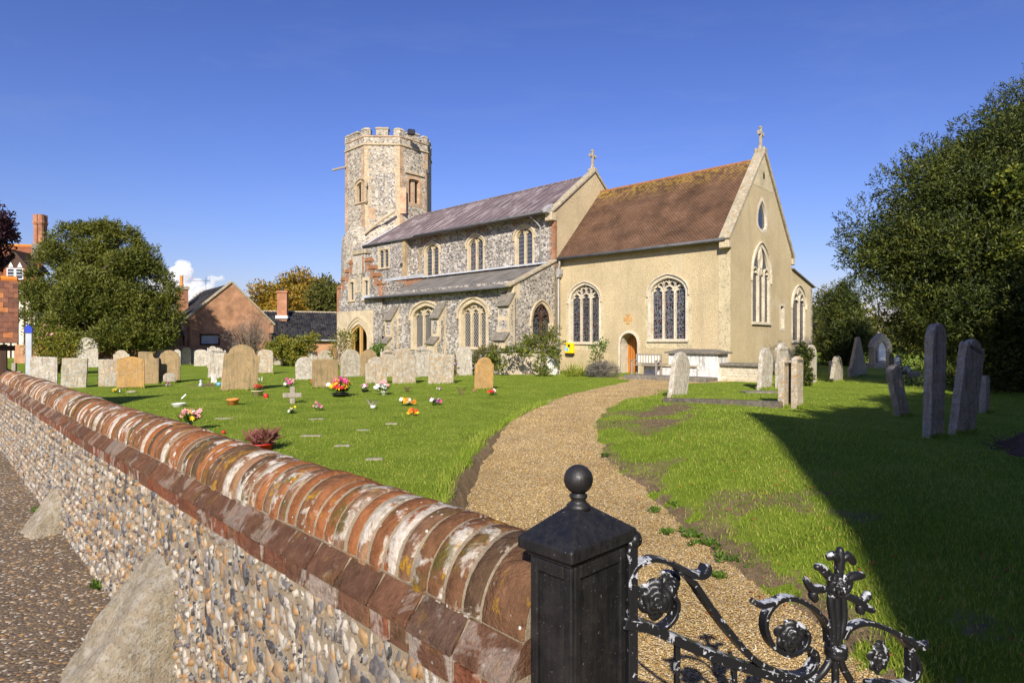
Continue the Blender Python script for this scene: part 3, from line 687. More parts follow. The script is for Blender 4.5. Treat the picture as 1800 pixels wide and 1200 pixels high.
def window(o, lights, style, glass, stone='ashlar_pale', depth=.30, sur=.11, hood=.09, mull=.09, parent=None, sill=True, proud=.012, gl=None, tr=None):
    F = o.F; parent = parent or church
    mb = MB(); ol = offset(o.out, sur)
    n_ = len(o.out)
    mb.band(F, o.out, ol, -.05, proud, True)
    vs = [F.p(a, z, proud) for a, z in o.out]+[F.p(a, z, -depth-.02) for a, z in offset(o.out, -.03)]
    mb.add(vs, [[i, (i+1) % n_, n_+(i+1) % n_, n_+i] for i in range(n_)])
    w = mb.build('window', MAT[stone], parent)
    if hood:
        mb = MB(); ar = [(a, z) for a, z in o.arch]; ar = [(ar[0][0], ar[0][1]-.25)]+ar+[(ar[-1][0], ar[-1][1]-.25)]
        full = [(ar[0][0], ar[0][1]-1)]+ar[:1]
        inn = []; ou = []
        for i, p in enumerate(ar):
            t = (Vector(ar[min(i+1, len(ar)-1)])-Vector(ar[max(i-1, 0)])).normalized(); nn = Vector((-t.y, t.x))
            inn.append(tuple(Vector(p)+nn*(sur+.003))); ou.append(tuple(Vector(p)+nn*(sur+hood)))
        mb.band(F, inn, ou, -.02, .09); mb.build('hood_mould', MAT[stone], w)
    if sill: MB().prism(Frame(F.p(0, 0, 0), F.n, F.ax), [(-.2, o.z0+.01), (.10, o.z0-.05), (.10, o.z0-.13), (-.05, o.z0-.16)], o.a0-sur, o.a1+sur).build('sill', MAT[stone], w)
    d0, d1 = -depth+.04, -depth+.17
    lw = (o.a1-o.a0)/lights; xs_ = [o.a0+lw*i for i in range(lights+1)]
    t = MB(); zh = o.zs-(.12 if style == 'perp' else 0)
    if style in ('perp', 'two', 'lancet2'):
        for x in xs_[1:-1]: t.bar(F, [(x, o.z0), (x, zh+lw*.2)], mull, d0, d1+.03)
        for i in range(lights):
            c = o.a0+lw*(i+.5); rise = lw*.62 if style != 'lancet2' else lw*.8
            P = [(c+x, min(zh+z, o.top(c+x))) for x, z in arch(lw/2, rise, 10)]; t.bar(F, P, mull*.8, d0, d1)
            for sg in (-1, 1):      # cusps
                t.prism(F, [(c+sg*lw*.40, zh+rise*.22), (c+sg*lw*.16, zh+rise*.40), (c+sg*lw*.30, zh+rise*.62)], d0+.02, d1-.02)
        if style == 'perp':
            ap = zh+lw*.62; hw = lw/2
            for i in range(2*lights+1):
                x = o.a0+hw*i; zt = o.top(x)
                zb = ap if i % 2 else zh+lw*.35
                if 0 < i < 2*lights and zt > zb+.05: t.bar(F, [(x, zb), (x, zt)], mull*.7, d0, d1)
            for i in range(2*lights):
                c = o.a0+hw*(i+.5); zt = min(o.top(c-hw*.45), o.top(c+hw*.45))-hw*.55
                zt = max(zt, zh+lw*.75)
                P = [(c+x, min(zt-hw*.35+z, o.top(c+x))) for x, z in arch(hw/2, hw*.62, 8)]; t.bar(F, P, mull*.55, d0, d1)
        if style in ('two', 'lancet2'):
            ap = zh+lw*.62; c = o.c; zt = o.top(c)
            t.bar(F, [(c, zh+lw*.1), (c-lw*.28, (zh+zt)/2+.1), (c, zt)], mull*.6, d0, d1); t.bar(F, [(c, zh+lw*.1), (c+lw*.28, (zh+zt)/2+.1), (c, zt)], mull*.6, d0, d1)
        t.bar(F, [(a+(o.c-a)*.03, z-.015) for a, z in o.arch], mull*.7, d0, d1)
    elif style == 'square':
        for x in xs_[1:-1]: t.bar(F, [(x, o.z0), (x, o.za)], mull, d0, d1)
        for i in range(lights):
            c = o.a0+lw*(i+.5); P = arch(lw/2-.02, lw*.5, 8); zt = o.za-lw*.5
            t.band(F, [(c+x, zt+z-.02) for x, z in P], [(c+x, o.za) for x, z in P], d0, d1)
    if t.v: t.build('tracery', MAT[tr or stone], w)
    for i in range(lights):
        p = [(xs_[i], o.z0)]+[(xs_[i+1], o.z0)]+[(x, float(o.top(x))) for x in np.linspace(xs_[i+1], xs_[i], 9)]
        vs, fs = sheet(F, p, [], -depth+.06+.002*i); put('pane', mesh_from('pane', vs, fs, MAT[(gl or [glass]*lights)[i]]), w)
    return w
# ---- chancel
wl_ = opening(FCS, 1003, 1053, 601, 524, 500); wr_ = opening(FCS, 1144, 1205, 596, 511, 488)
dr_ = opening(FCS, 1091, 1121, 657, 603, 585); dr_.z0 = -.05; dr_.out = [(dr_.a0, -.05), (dr_.a1, -.05)]+dr_.arch[::-1]
EH = 6.45
pwall('south_wall', FCS, [(0, -.4), (CL, -.4), (CL, EH), (0, EH)], [wl_.out, wr_.out, dr_.out], MAT['render'], church)
window(wl_, 3, 'perp', 'gl_stain', sur=.14, hood=.05); window(wr_, 3, 'perp', 'gl_stainc', sur=.16, hood=.05)
MAT['smooth_render'] = limestone('smooth_cement_render', (.55, .46, .28), 0, .12, 0, 0, .5, .15)
for o in (wl_, wr_):     # smooth render margin
    a = o.a0-.34, o.a1+.34
    mb = MB(); pr = [(a[0], o.z0-.45), (a[1], o.z0-.45), (a[1], o.zs-.3), (a[0], o.zs-.3)]
    vs, fs = sheet(FCS, pr, [[(o.a0-.1, o.z0-.12), (o.a1+.1, o.z0-.12), (o.a1+.1, o.zs-.3-.001), (o.a0-.1, o.zs-.3-.001)]], .006); put('render_margin', mesh_from('render_margin', vs, fs, MAT['smooth_render']), church)
# priest's door
dw = MB(); ol = offset(dr_.out, .13); dw.band(FCS, dr_.out[1:]+dr_.out[:1], ol[1:]+ol[:1], -.05, .05)
n_ = len(dr_.out); dw.add([FCS.p(a, z, .05) for a, z in dr_.out]+[FCS.p(a, z, -.75) for a, z in dr_.out], [[i, i+1, n_+i+1, n_+i] for i in range(1, n_-1)]+[[n_-1, 0, n_, 2*n_-1]])
dw = dw.build('doorway', MAT['ashlar_pale'], church)
vs, fs = sheet(FCS, dr_.out, [], -.72); dleaf = put('door', mesh_from('door', vs, fs, MAT['door']), dw)
for i in range(1, 7):
    x = dr_.a0+(dr_.a1-dr_.a0)*i/7; MB().fbox(FCS, x-.008, x+.008, 0, float(dr_.top(x))-.02, -.72, -.712).build('batten_joint', MAT['darkwood'], dleaf)
MB().lathe(FCS.p(dr_.c+.1, 2.15, -.35), [(.0, .12), (.10, .1), (.13, 0), (.10, -.1), (0, -.13)], 12).build('lantern', MAT['greyvase'], dw, True)
# cross pattee above door
c0 = FCS.at(1104, 561); mb = MB()
for k in range(4):
    an = k*PI/2; q = [(.03, .03), (.12, .25), (-.12, .25), (-.03, .03)]
    mb.prism(FCS, [(c0[0]+x*math.cos(an)-y*math.sin(an), c0[1]+x*math.sin(an)+y*math.cos(an)) for x, y in q], -.02, .02+.002*k)
mb.build('stone_cross_emblem', MAT['brown_cross'], church)
# corner pilaster, smooth
mb = MB(); mb.prism(FCS, [(-.004, -.4), (.55, -.4), (.55, EH-.1), (-.004, EH-.1)], -.01, .012); mb.build('corner_quoin', MAT['smooth_render'], church)
# east gable
AP = 11.15
ew = opening(FCE, 1323, 1352, 566, 487, 432); 
ew.arch = [(ew.c+x, ew.zs+z) for x, z in arch(ew.b, ew.za-ew.zs)]
vw = opening(FCE, 1332, 1347.5, 404, 391, 353); sl = opening(FCE, 1372, 1378, 577, 540, 538, 'sq'); vt = opening(FCE, 1393.5, 1414, 598, 535, 508)
vw.out = [(vw.c+x*math.sin(PI*t), vw.z0+(vw.zs-vw.z0)*z) for x, z, t in ((0, 0, 0.5), (vw.b*.55, .12, .5), (vw.b*.9, .5, .5))]+vw.arch[::-1]+[(vw.c-vw.b*.9, vw.z0+(vw.zs-vw.z0)*.5), (vw.c-vw.b*.55, vw.z0+(vw.zs-vw.z0)*.12)]
pwall('east_wall', FCE, [(0, -.4), (11.7, -.4), (11.7, 4.9), (CWD, 5.65), (CWD, EH), (CWD/2, AP), (0, EH)], [ew.out, vw.out, sl.out, vt.out], MAT['render'], church)
window(ew, 3, 'two', 'gl_stain', sur=.16, hood=.06, depth=.16, mull=.07); window(vw, 1, 'plain', 'gl_plain', sur=.16, hood=0, depth=.16, sill=False)
window(sl, 1, 'plain', 'dark', sur=.12, hood=0, depth=.35, sill=False); window(vt, 2, 'two', 'gl_stain', sur=.2, hood=.06, depth=.14, mull=.07)
mb = MB(); zc = 9.35; hw = (AP-zc)/(AP-EH)*CWD/2; hole = [(CWD/2-.1, 9.85), (CWD/2+.1, 9.85), (CWD/2+.1, 10.1), (CWD/2, 10.25), (CWD/2-.1, 10.1)]
vs, fs = sheet(FCE, [(CWD/2-hw+.1, zc), (CWD/2+hw-.1, zc), (CWD/2, AP-.15)], [hole], .008); put('gable_panel', mesh_from('gable_panel', vs, fs, MAT['smooth_render']), church)
vs, fs = sheet(FCE, hole, [], .003); put('gable_slit', mesh_from('gable_slit', vs, fs, MAT['dark']), church)
def coping_bar(F, p0, p1, wd, th, d0, d1, parent=church, name='gable_coping', mat='coping'):
    a = Vector(p0); b = Vector(p1); t = (b-a).normalized(); nn = Vector((-t.y, t.x));  nn = nn if nn.y > 0 else -nn
    return MB().prism(F, [tuple(a), tuple(b), tuple(b+nn*th), tuple(a+nn*th)], d0, d1).build(name, MAT[mat], parent, bevel=.02)
coping_bar(FCE, (-.28, EH-.22), (CWD/2+.02, AP+.06), 0, .17, -.42, .10); coping_bar(FCE, (CWD+.28, EH-.22), (CWD/2-.02, AP+.06), 0, .17, -.42, .10)
MB().fbox(FCE, CWD/2-.2, CWD/2+.2, AP+.05, AP+.30, -.43, .11).build('apex_stone', MAT['coping'], church, bevel=.04)
for a in (-.2, CWD+.2): MB().fbox(FCE, a-.16, a+.16, EH-.55, EH-.20, -.40, .08).build('kneeler', MAT['dress'], church, bevel=.03)
def stone_cross(base, ax, h, name='roof_cross'):
    F = Frame(base, ax, Vector((0, 0, 1)).cross(ax)); mb = MB()
    mb.prism(F, [(-.16, 0), (.16, 0), (.07, .25), (.055, h), (-.055, h), (-.07, .25)], -.06, .06)
    mb.prism(F, [(-.30, h*.62), (.30, h*.62), (.30, h*.62+.12), (-.30, h*.62+.12)], -.055, .055)
    for sx in (-1, 1): mb.prism(F, [(sx*.24, h*.62-.04), (sx*.33, h*.62-.04), (sx*.33, h*.62+.16), (sx*.24, h*.62+.16)], -.058, .058)
    mb.prism(F, [(-.10, h-.1), (.10, h-.1), (.10, h), (-.10, h)], -.058, .058)
    return mb.build(name, MAT['coping'], church, bevel=.012)
stone_cross(FCE.p(CWD/2, AP+.28, -.16), NO, 1.12)
# vestry lean-to roof edge and north flint block
coping_bar(FCE, (CWD, 5.65), (11.95, 4.85), 0, .10, -.5, .12, name='verge_coping', mat='slabtop')
fb = Frame(FCE.p(11.7, 0, -2.2), NO, EA)
pwall('north_flint_wall', fb, [(0, -.4), (7, -.4), (7, 4.2), (0, 4.9)], [], MAT['flint'], church)
MB().fbox(Frame(FCE.p(11.7, 0, 0), WE, NO), -.002, 2.3, -.4, 4.85, -.3, 0).build('vestry_return', MAT['flint'], church)
MB().prism(Frame(FCE.p(12.6, 0, -2.2), EA, NO), [(0, -.4), (1.5, -.4), (1.2, 1.8), (.5, 2.6), (.5, 3.5), (0, 4.1)], -.35, .35).build('north_buttress', MAT['flint'], church)
# ---- chancel roof: each tile a slab
def tiled(name, P0, along, L, upv, SLn, tw, ga, mat, parent, jit=.006, th=.016, rnd=random.Random(5)):
    up = upv.normalized(); al = along.normalized(); nr = al.cross(up); nr = nr if nr.z > 0 else -nr
    V = []; F = []; rows = int(SLn/ga); cols = int(L/tw)
    for r_ in range(rows):
        for c_ in range(cols+1):
            x0 = c_*tw-(tw/2 if r_ % 2 else 0); x1 = min(L, x0+tw-.004); x0 = max(0, x0)
            if x1-x0 < .03: continue
            l0 = r_*ga+rnd.uniform(-jit, jit)*.6; l1 = l0+ga*1.25; k = rnd.uniform(0, jit)
            b = len(V); o_ = P0
            for l, h0, h1 in ((l0, .012+k, .012+k+th), (l1, -.006, th-.006+k*.3)):
                for x in (x0, x1):
                    V.append(o_+al*x+up*l+nr*h0); V.append(o_+al*x+up*l+nr*h1)
            F += [[b+1, b+3, b+7, b+5], [b, b+2, b+3, b+1], [b, b+1, b+5, b+4], [b+2, b+6, b+7, b+3]]
    me_ = np_mesh(name, np.array([tuple(p) for p in V]), np.array(F), mat); o = put(name, me_, parent); o['kind'] = 'stuff'; return o
OV = .32; e0 = FCS.p(.32, EH-.12, OV); rid = CC+NO*(CWD/2)+Vector((0, 0, 10.92)); slope = (rid-CC)-(Vector((0, 0, EH-.12))+SO*OV)
upc = NO*(CWD/2+OV)+Vector((0, 0, 10.92-EH+.12)); SLC = upc.length
for sgn, nm in ((1, 'south'), (-1, 'north')):
    base = MB(); a = FCS.p(.05, EH-.14, OV) if sgn > 0 else FCS.p(.05, EH-.14, -CWD-OV); b = a+WE*(CL+.0); c = CC+NO*(CWD/2)+Vector((0, 0, 10.90))
    base.add([a, b, c+WE*CL, c+WE*.05], [[0, 1, 2, 3]]); rb = base.build('chancel_roof', MAT['tile'], church)
    if sgn > 0: tiled('roof_tiles', FCS.p(.34, EH-.13, OV), WE, CL-.34, upc, SLC-.04, .165, .10, MAT['tile'], rb)
mb = MB()
MAT['ridge'] = plain('ridge_tile', (.27, .125, .055), .85, .2, 0, .35, 5)
for i in range(int(CL/.32)):
    P = CC+NO*(CWD/2)+WE*(.36+i*.32)+Vector((0, 0, 10.86)); mb = MB(); mb.tube([P, P+WE*.31], .115, 10); mb.build('ridge_tile', MAT['ridge'], rb)
def gutter(P0, P1, r=.075, name='gutter', mat='gutter'): return MB().tube([P0, P1], r, 10).build(name, MAT[mat], church, True)
gutter(FCS.p(.1, EH-.16, OV+.06), FCS.p(CL+.25, EH-.16, OV+.06), .085)
# ---- nave: east gable, clerestory, lead roof
NAP = 11.95; NE_ = 9.05
pwall('nave_east_gable', FNE, [(0, 2), (NW, 2), (NW, NE_), (NW/2, NAP), (0, NE_)], [], MAT['render'], church)
coping_bar(FNE, (-.25, NE_-.18), (NW/2+.02, NAP+.05), 0, .15, -.40, .10); coping_bar(FNE, (NW+.25, NE_-.18), (NW/2-.02, NAP+.05), 0, .15, -.40, .10)
MB().fbox(FNE, NW/2-.18, NW/2+.18, NAP+.06, NAP+.28, -.41, .11).build('apex_stone', MAT['coping'], church, bevel=.04)
MB().fbox(FNE, -.38, .12, NE_-.62, NE_-.14, -.42, .07).build('kneeler', MAT['dress'], church, bevel=.03)
stone_cross(FNE.p(NW/2, NAP+.26, -.15), NO, 1.15)
NL = 18.3
c1 = opening(FNS, 748, 771, 487, 441, 430); c2 = opening(FNS, 824, 849, 477, 429, 417); c3 = opening(FNS, 908, 936, 468, 414, 401)
aw = FNS.at(740, 450)[0]; AWX = FWS.at(712, 480)[0]+.3
pwall('clerestory_wall', FNS, [(0, 3), (AWX, 3), (AWX, 8.95), (0, 8.95)], [c1.out, c2.out, c3.out], MAT['flint'], church)
for o, g in ((c1, 'gl_rect'), (c2, 'gl_stainc'), (c3, 'gl_rect')):
    w = window(o, 2, 'two', g, 'dress', sur=.15, hood=.10, depth=.25, mull=.12)
    mb = MB()
    for i in range(15):
        t = i/14; x = -o.b*1.25+2.5*o.b*t; k = (t-.5)*1.9; zt = float(o.top(max(o.a0, min(o.a1, o.c+x))))
        bx = o.c+math.sin(k)*(o.b+.30); bz = o.zs+(.1)+math.cos(k)*(o.za-o.zs+.42)*1.0
        dv = Vector((math.sin(k*.9), math.cos(k*.9))); nv = Vector((dv.y, -dv.x))*.036; p = Vector((bx, bz))
        mb.prism(FNS, [tuple(p-nv), tuple(p+nv), tuple(p+nv+dv*.26), tuple(p-nv+dv*.26)], -.02, .012)
    q = mb.build('brick_relieving_arch', MAT['brick'], w)
# brick quoin of nave corner
mb = MB()
for i in range(34):
    z = 5.9+i*.085; L = .36 if i % 2 else .22; mb.fbox(FNS, -.012, L, z, z+.072, -.2, .012)
q = mb.build('brick_quoin', MAT['brick'], church); q['kind'] = 'stuff'
# thicker west section
aw0 = FWS.at(712, 480)[0]; aw1 = FWS.at(640, 450)[0]
ww = opening(FWS, 666.5, 683, 470, 440, 439, 'sq')
pwall('west_clerestory_wall', FWS, [(aw0, 2), (aw1+1.5, 2), (aw1+1.5, 8.95), (aw0, 8.95)], [ww.out], MAT['flint'], church)
window(ww, 2, 'square', 'gl_rect', 'dress', sur=.16, hood=0, depth=.2, mull=.14)
MB().fbox(Frame(FWS.p(aw0, 0, 0), NO, EA), 0, .65, 2, 8.93, -.2, 0).build('wall_return', MAT['flint'], church)
mb = MB()
for i in range(50):
    z = 4.6+i*.085; L = .42 if i % 2 else .28
    mb.fbox(FWS, aw0-.012, aw0+L, z, z+.074, -.2, .012)
q = mb.build('yellow_brick_quoin', MAT['brick_y'], church); q['kind'] = 'stuff'
mb = MB(); mb.fbox(FNS, aw+.02, aw+.22, 5.5, 8.9, -.02, .02); mb.build('yellow_brick_jamb', MAT['brick_y'], church)
MB().lathe(FWS.p(aw0+.35, 7.1, .06), [(0, -.1), (.1, -.1), (.1, .1), (0, .1)], 10).build('wall_lamp', MAT['blackish'], church)
RZ = 11.8; NOV = .66; RE = 8.98
r0 = FNS.p(.32, RE, NOV); top = CN+NO*(NW/2)+Vector((0, 0, RZ))
nr = MB(); nr.add([r0, FNS.p(NL, RE, NOV), top+WE*NL, top+WE*.32], [[0, 1, 2, 3]])
nr.add([FNS.p(.32, RE-.09, NOV), FNS.p(NL, RE-.09, NOV), FNS.p(NL, RE-.09, -.1), FNS.p(.32, RE-.09, -.1)], [[0, 1, 2, 3]])
nr.add([r0, FNS.p(NL, RE, NOV), FNS.p(NL, RE-.09, NOV), FNS.p(.32, RE-.09, NOV)], [[0, 1, 2, 3]])
nr = nr.build('nave_roof', MAT['lead'], church)
MB().add([FNS.p(.32, RE, -NW-NOV), FNS.p(NL, RE, -NW-NOV), top+WE*NL, top+WE*.32], [[0, 1, 2, 3]]) if False else None
mbn = MB(); mbn.add([FNS.p(.32, RE, -NW-NOV), FNS.p(NL, RE, -NW-NOV), top+WE*NL, top+WE*.32], [[3, 2, 1, 0]]); mbn.build('nave_roof_north', MAT['lead'], church)
upn = top-CN-(Vector((0, 0, RE))+SO*NOV)
for i in range(27):
    a = .6+i*.66
    if a > NL: break
    P = FNS.p(a, RE+.03, NOV); Q = P+upn
    MB().tube([P, Q], .035, 6).build('lead_roll', MAT['lead'], nr)
for k, (f0, a0) in enumerate(((.52, 0), (.62, .4), (.45, .9))): pass
MB().tube([top+WE*.3+Vector((0, 0, .03)), top+WE*NL+Vector((0, 0, .03))], .07, 8).build('ridge_roll', MAT['lead'], nr)
gutter(FNS.p(.3, RE-.08, NOV+.06), FNS.p(aw-.1, RE-.08, NOV+.06), .085)
gutter(FNS.p(aw+.2, RE-.10, NOV+.06), FNS.p(NL, RE-.10, NOV+.06), .07)
MB().prism(Frame(FNS.p(.3, 0, 0), SO, EA), [(.1, RE-.25), (NOV+.03, RE-.12), (NOV+.03, RE+.05), (.1, RE+.42)], -.05, .28).build('lead_flashing', MAT['pipe'], church)
MB().prism(FNS, [(NL-.35, RE+.02), (NL+.05, RE+.02), (NL+.05, RE+.1), (NL-.35, RE+.1)], .2, NOV+.02).build('lead_flashing', MAT['lead_pale'], church)
vq = [FNS.p(NL-.02, RE+.02, NOV), FNS.p(NL-.6, RE+.02, NOV), top+WE*(NL-.6)+Vector((0, 0, .03)), top+WE*NL+Vector((0, 0, .03))]
vq = [p+Vector((0, 0, .03)) for p in vq]; put('lead_verge', mesh_from('lead_verge', vq, [[0, 1, 2, 3]], MAT['lead_pale']), nr)
def pipe(pts, r=.045, name='drainpipe', mat='pipe'): return MB().tube(pts, r, 8).build(name, MAT[mat], church, True)
pa = FNS.at(951, 400)[0]; pipe([FNS.p(pa+.35, RE-.12, NOV), FNS.p(pa+.1, RE-.5, .3), FNS.p(pa, RE-.75, .08), FNS.p(pa, 6.2, .08)])
# ---- south aisle
AEH = 4.55; AOV = .42; AL = FAS.at(652, 560)[0]
a1_ = opening(FAS, 811, 854, 610, 551, 531); a2_ = opening(FAS, 726, 772, 611, 555, 537); a3_ = opening(FAS, 665, 677, 612, 575, 563)
pwall('aisle_south_wall', FAS, [(0, -.4), (AL+.35, -.4), (AL+.35, AEH+.3), (0, AEH+.3)], [a1_.out, a2_.out, a3_.out], MAT['flint'], church)
window(a1_, 3, 'perp', 'gl_lattice', 'dress', sur=.22, hood=.13, depth=.35, mull=.13); window(a2_, 3, 'perp', 'gl_lattice', 'dress', sur=.22, hood=.13, depth=.35, mull=.13)
window(a3_, 1, 'plain', 'dress', 'dress', sur=.14, hood=.08, depth=.2)
AD = 3.29; ATZ = 6.05
ar = MB(); A_ = FAS.p(.25, AEH, AOV); B_ = FAS.p(AL, AEH, AOV); T0 = FAS.p(.25, ATZ, -AD); T1 = FAS.p(AL, ATZ, -AD)
ar.add([A_, B_, T1, T0], [[0, 1, 2, 3]]); dn = Vector((0, 0, -.08)); ar.add([A_, B_, B_+dn, A_+dn], [[0, 1, 2, 3]]); ar.add([A_+dn, B_+dn, FAS.p(AL, AEH-.08, 0), FAS.p(.25, AEH-.08, 0)], [[0, 1, 2, 3]])
ar = ar.build('aisle_roof', MAT['felt'], church)
for i in range(7):
    f = (i+.5)/7; MB().tube([A_+(B_-A_)*f+Vector((0, 0, .01)), T0+(T1-T0)*f+Vector((0, 0, .01))], .018, 5).build('roof_seam', MAT['felt'], ar)
gutter(FAS.p(.25, AEH-.05, AOV+.05), FAS.p(AL, AEH-.05, AOV+.05), .07)
MB().prism(Frame(FAS.p(AL, 0, 0), SO, WE), [(AOV+.05, AEH-.12), (AOV+.05, AEH+.12), (-AD, ATZ+.2), (-AD, ATZ-.1)], -.25, .25).build('lead_verge', MAT['lead_pale'], ar)
vq = [FAS.p(.2, ATZ+.0, -AD+.35), FAS.p(AL, ATZ+.0, -AD+.35), FAS.p(AL, ATZ+.16, -AD+.012), FAS.p(.2, ATZ+.16, -AD+.012)]; put('lead_flashing', mesh_from('lead_flashing', vq, [[0, 1, 2, 3]], MAT['lead_pale']), church)
ro = opening(FAE, 936, 967, 604, 566, 533)
pwall('aisle_east_wall', FAE, [(0, -.4), (3.85, -.4), (3.85, ATZ+.35), (0, AEH+.15)], [ro.out], MAT['flint'], church)
coping_bar(FAE, (-.45, AEH-.08), (3.95, ATZ+.36), 0, .13, -.32, .09)
window(ro, 2, 'two', 'gl_stain', 'dress', sur=.16, hood=.08, depth=.2, mull=.10, tr='darkwood')
def buttress(F, ac, wd, z1, z2, o1, o2, ztop):
    B = Frame(F.p(ac, 0, 0), F.n, F.ax)
    mb = MB(); mb.prism(B, [(-.1, -.3), (o2, -.3), (o2, z2), (o1, z2+.32), (o1, z1), (.0, ztop), (-.1, ztop)], -wd/2, wd/2)
    b = mb.build('buttress', MAT['dress'], church, bevel=.012)
    Ff = F.shift(0); fw = wd/2-.14
    for o_, za, zb in ((o2, -.2, z2-.45), (o1, z2+.55, z2+1.0), (o1, z1-.55, z1-.12)):
        if zb > za: MB().fbox(F, ac-fw, ac+fw, za, zb, o_-.02, o_+.004).build('flint_panel', MAT['flint'], b)
    for sgn in (-1, 1):
        Bs = Frame(F.p(ac+sgn*wd/2, 0, 0), F.n, F.ax*sgn)
        MB().prism(Bs, [(.16, -.2), (o2-.22, -.2), (o2-.25, z2-.1), (o1-.17, z2+.2), (o1-.17, z1-.1), (.16, z1+.1)], -.02, .004).build('flint_panel', MAT['flint'], b)
    for (x0, za, x1, zb) in ((o2+.09, z2-.10, o1-.03, z2+.34), (o1+.09, z1-.10, -.02, ztop+.05)):
        v = Vector((x1-x0, zb-za)).normalized(); nn = Vector((-v.y, v.x)); nn = nn if nn.y > 0 else -nn; nn *= .09
        MB().prism(B, [(x0, za), (x1, zb), (x1+nn.x, zb+nn.y), (x0+nn.x, za+nn.y)], -wd/2-.05, wd/2+.05).build('weathering_slab', MAT['slabtop'], b, bevel=.012)
F5 = FAS.shift(.55)
for uu in (682.5, 764.5): buttress(FAS, F5.at(uu, 570)[0], .68, 3.05, 1.55, .55, .9, 3.85)
buttress(FAS, .42, .84, 3.55, 1.75, .45, .75, 4.15)
MB().fbox(FAS, -.012, .5, 3.9, AEH+.25, -.4, .10).build('kneeler', MAT['dress'], church, bevel=.02)
# drain with hopper at chancel / nave angle
hp = FCS.p(CL-.02, 0, .2)
hz = FCS.at(984, 481)[1]
MB().prism(Frame(hp, WE, SO), [(-.22, hz+.22), (.22, hz+.22), (.22, hz-.05), (.1, hz-.25), (-.1, hz-.25), (-.22, hz-.05)], -.16, .16).build('hopper', MAT['pipe'], church, bevel=.015)
pipe([hp+Vector((0, 0, hz-.2)), hp+Vector((0, 0, .1))], .055)
pipe([FCS.p(CL-.2, EH-.15, OV), FCS.p(CL-.15, EH-.5, OV-.05), FCS.p(CL-.0, EH-.7, .2), hp+Vector((0, 0, hz+.2))], .06)
# ---- porch with stepped gable
def pp(u, v): return FPO.at(u, v)
a_l = pp(593, 600)[0]; a_r = pp(657, 600)[0]; a_r2 = pp(671, 515)[0]; ac = pp(632, 500)[0]
od = opening(FPO, 616, 646, 640, 592, 570); od.z0 = -.1; od.out = [(od.a0, -.1), (od.a1, -.1)]+od.arch[::-1]
s1_ = opening(FPO, 615, 621.5, 527, 497, 496, 'sq'); s2_ = opening(FPO, 640, 646.5, 525, 494, 493, 'sq')
zL = pp(600, 548)[1]; zst = pp(597, 507)[1]; ztp = pp(632, 447)[1]; hs = (ztp-zst)/4
stp = [(a_l, zst)]; x = a_l; dx = (a_l-ac-.75)/4
outl = [(a_r2, -.3), (a_l, -.3), (a_l, zst)]
for i in range(4): outl += [(a_l-dx*(i+1), zst+hs*i), (a_l-dx*(i+1), zst+hs*(i+1))]
rx = (ac-.75-a_r2)/4
for i in range(4): outl += [(ac-.75-rx*i, ztp-hs*i), (ac-.75-rx*i, ztp-hs*(i+1))] if i else [(ac-.75, ztp), (ac-.75, ztp-hs)]
outl += [(a_r2, zst)]
pwall('porch_front', FPO, outl, [od.out, s1_.out, s2_.out], MAT['flint'], church)
pw = [(a_r-.02, -.3), (a_l+.004, -.3), (a_l+.004, zL), (a_r-.02, zL)]
vs, fs = sheet(FPO, pw, [od.out], .03); put('porch_render', mesh_from('porch_render', vs, fs, MAT['dress']), church)
MB().fbox(FPO, a_l-.0, a_l+.02, -.3, zst, -3.6, .03).build('porch_west_side', MAT['brick'], church)
MB().fbox(FPO, a_r2-.02, a_r2, 2.0, zst+.2, -3.6, 0).build('porch_east_side', MAT['flint'], church)
prf = MB(); zr = zst+.3; prf.add([FPO.p(a_l, zst-.1, -.15), FPO.p(ac, zr, -.15), FPO.p(a_r2, zst-.1, -.15), FPO.p(a_l, zst-.1, -3.7), FPO.p(ac, zr, -3.7), FPO.p(a_r2, zst-.1, -3.7)], [[0, 1, 4, 3], [1, 2, 5, 4]]); prf.build('porch_roof', MAT['felt'], church)
for i in range(4):
    for (c_, zz_) in ((a_l-dx*(i+.5), zst+hs*i), (ac-.75-rx*(i+.5), ztp-hs*(i+1))):
        MB().prism(FPO, [(c_-.30, zz_-.04), (c_+.30, zz_-.04), (c_+.22, zz_+.16), (c_-.12, zz_+.24)], -.35, .07).build('crow_step_cap', MAT['ridge'], church, bevel=.01)
        mb = MB()
        for k in range(7): mb.fbox(FPO, c_-.2, c_+(.22 if k % 2 else .12), zz_-.08-.085*(k+1), zz_-.08-.085*k-.012, -.1, .012+.0005*k)
        q = mb.build('brick_step', MAT['brick'], church); q['kind'] = 'stuff'
MB().fbox(FPO, ac-.82, ac+.82, ztp-.02, ztp+.30, -.4, .09).build('gable_top_slab', MAT['coping'], church, bevel=.04)
sa, sz_ = pp(628.5, 466); 
sdl = MB().fbox(FPO, sa-.58, sa+.58, sz_-.62, sz_+.62, -.05, .035).build('sundial', MAT['stone_white'], church)
MB().tube([FPO.p(sa, sz_+.25, .03), FPO.p(sa-.1, sz_-.15, .22), FPO.p(sa, sz_-.3, .035)], .012, 5).build('gnomon', MAT['iron_dark'], sdl)
for x0, x1 in ((sa-.75, sa-.60), (sa+.60, sa+.75)):
    mb = MB()
    for k in range(15): mb.fbox(FPO, x0, x1, sz_-.65+.085*k, sz_-.65+.085*k+.07, -.05, .02)
    q = mb.build('brick_border', MAT['brick'], church); q['kind'] = 'stuff'
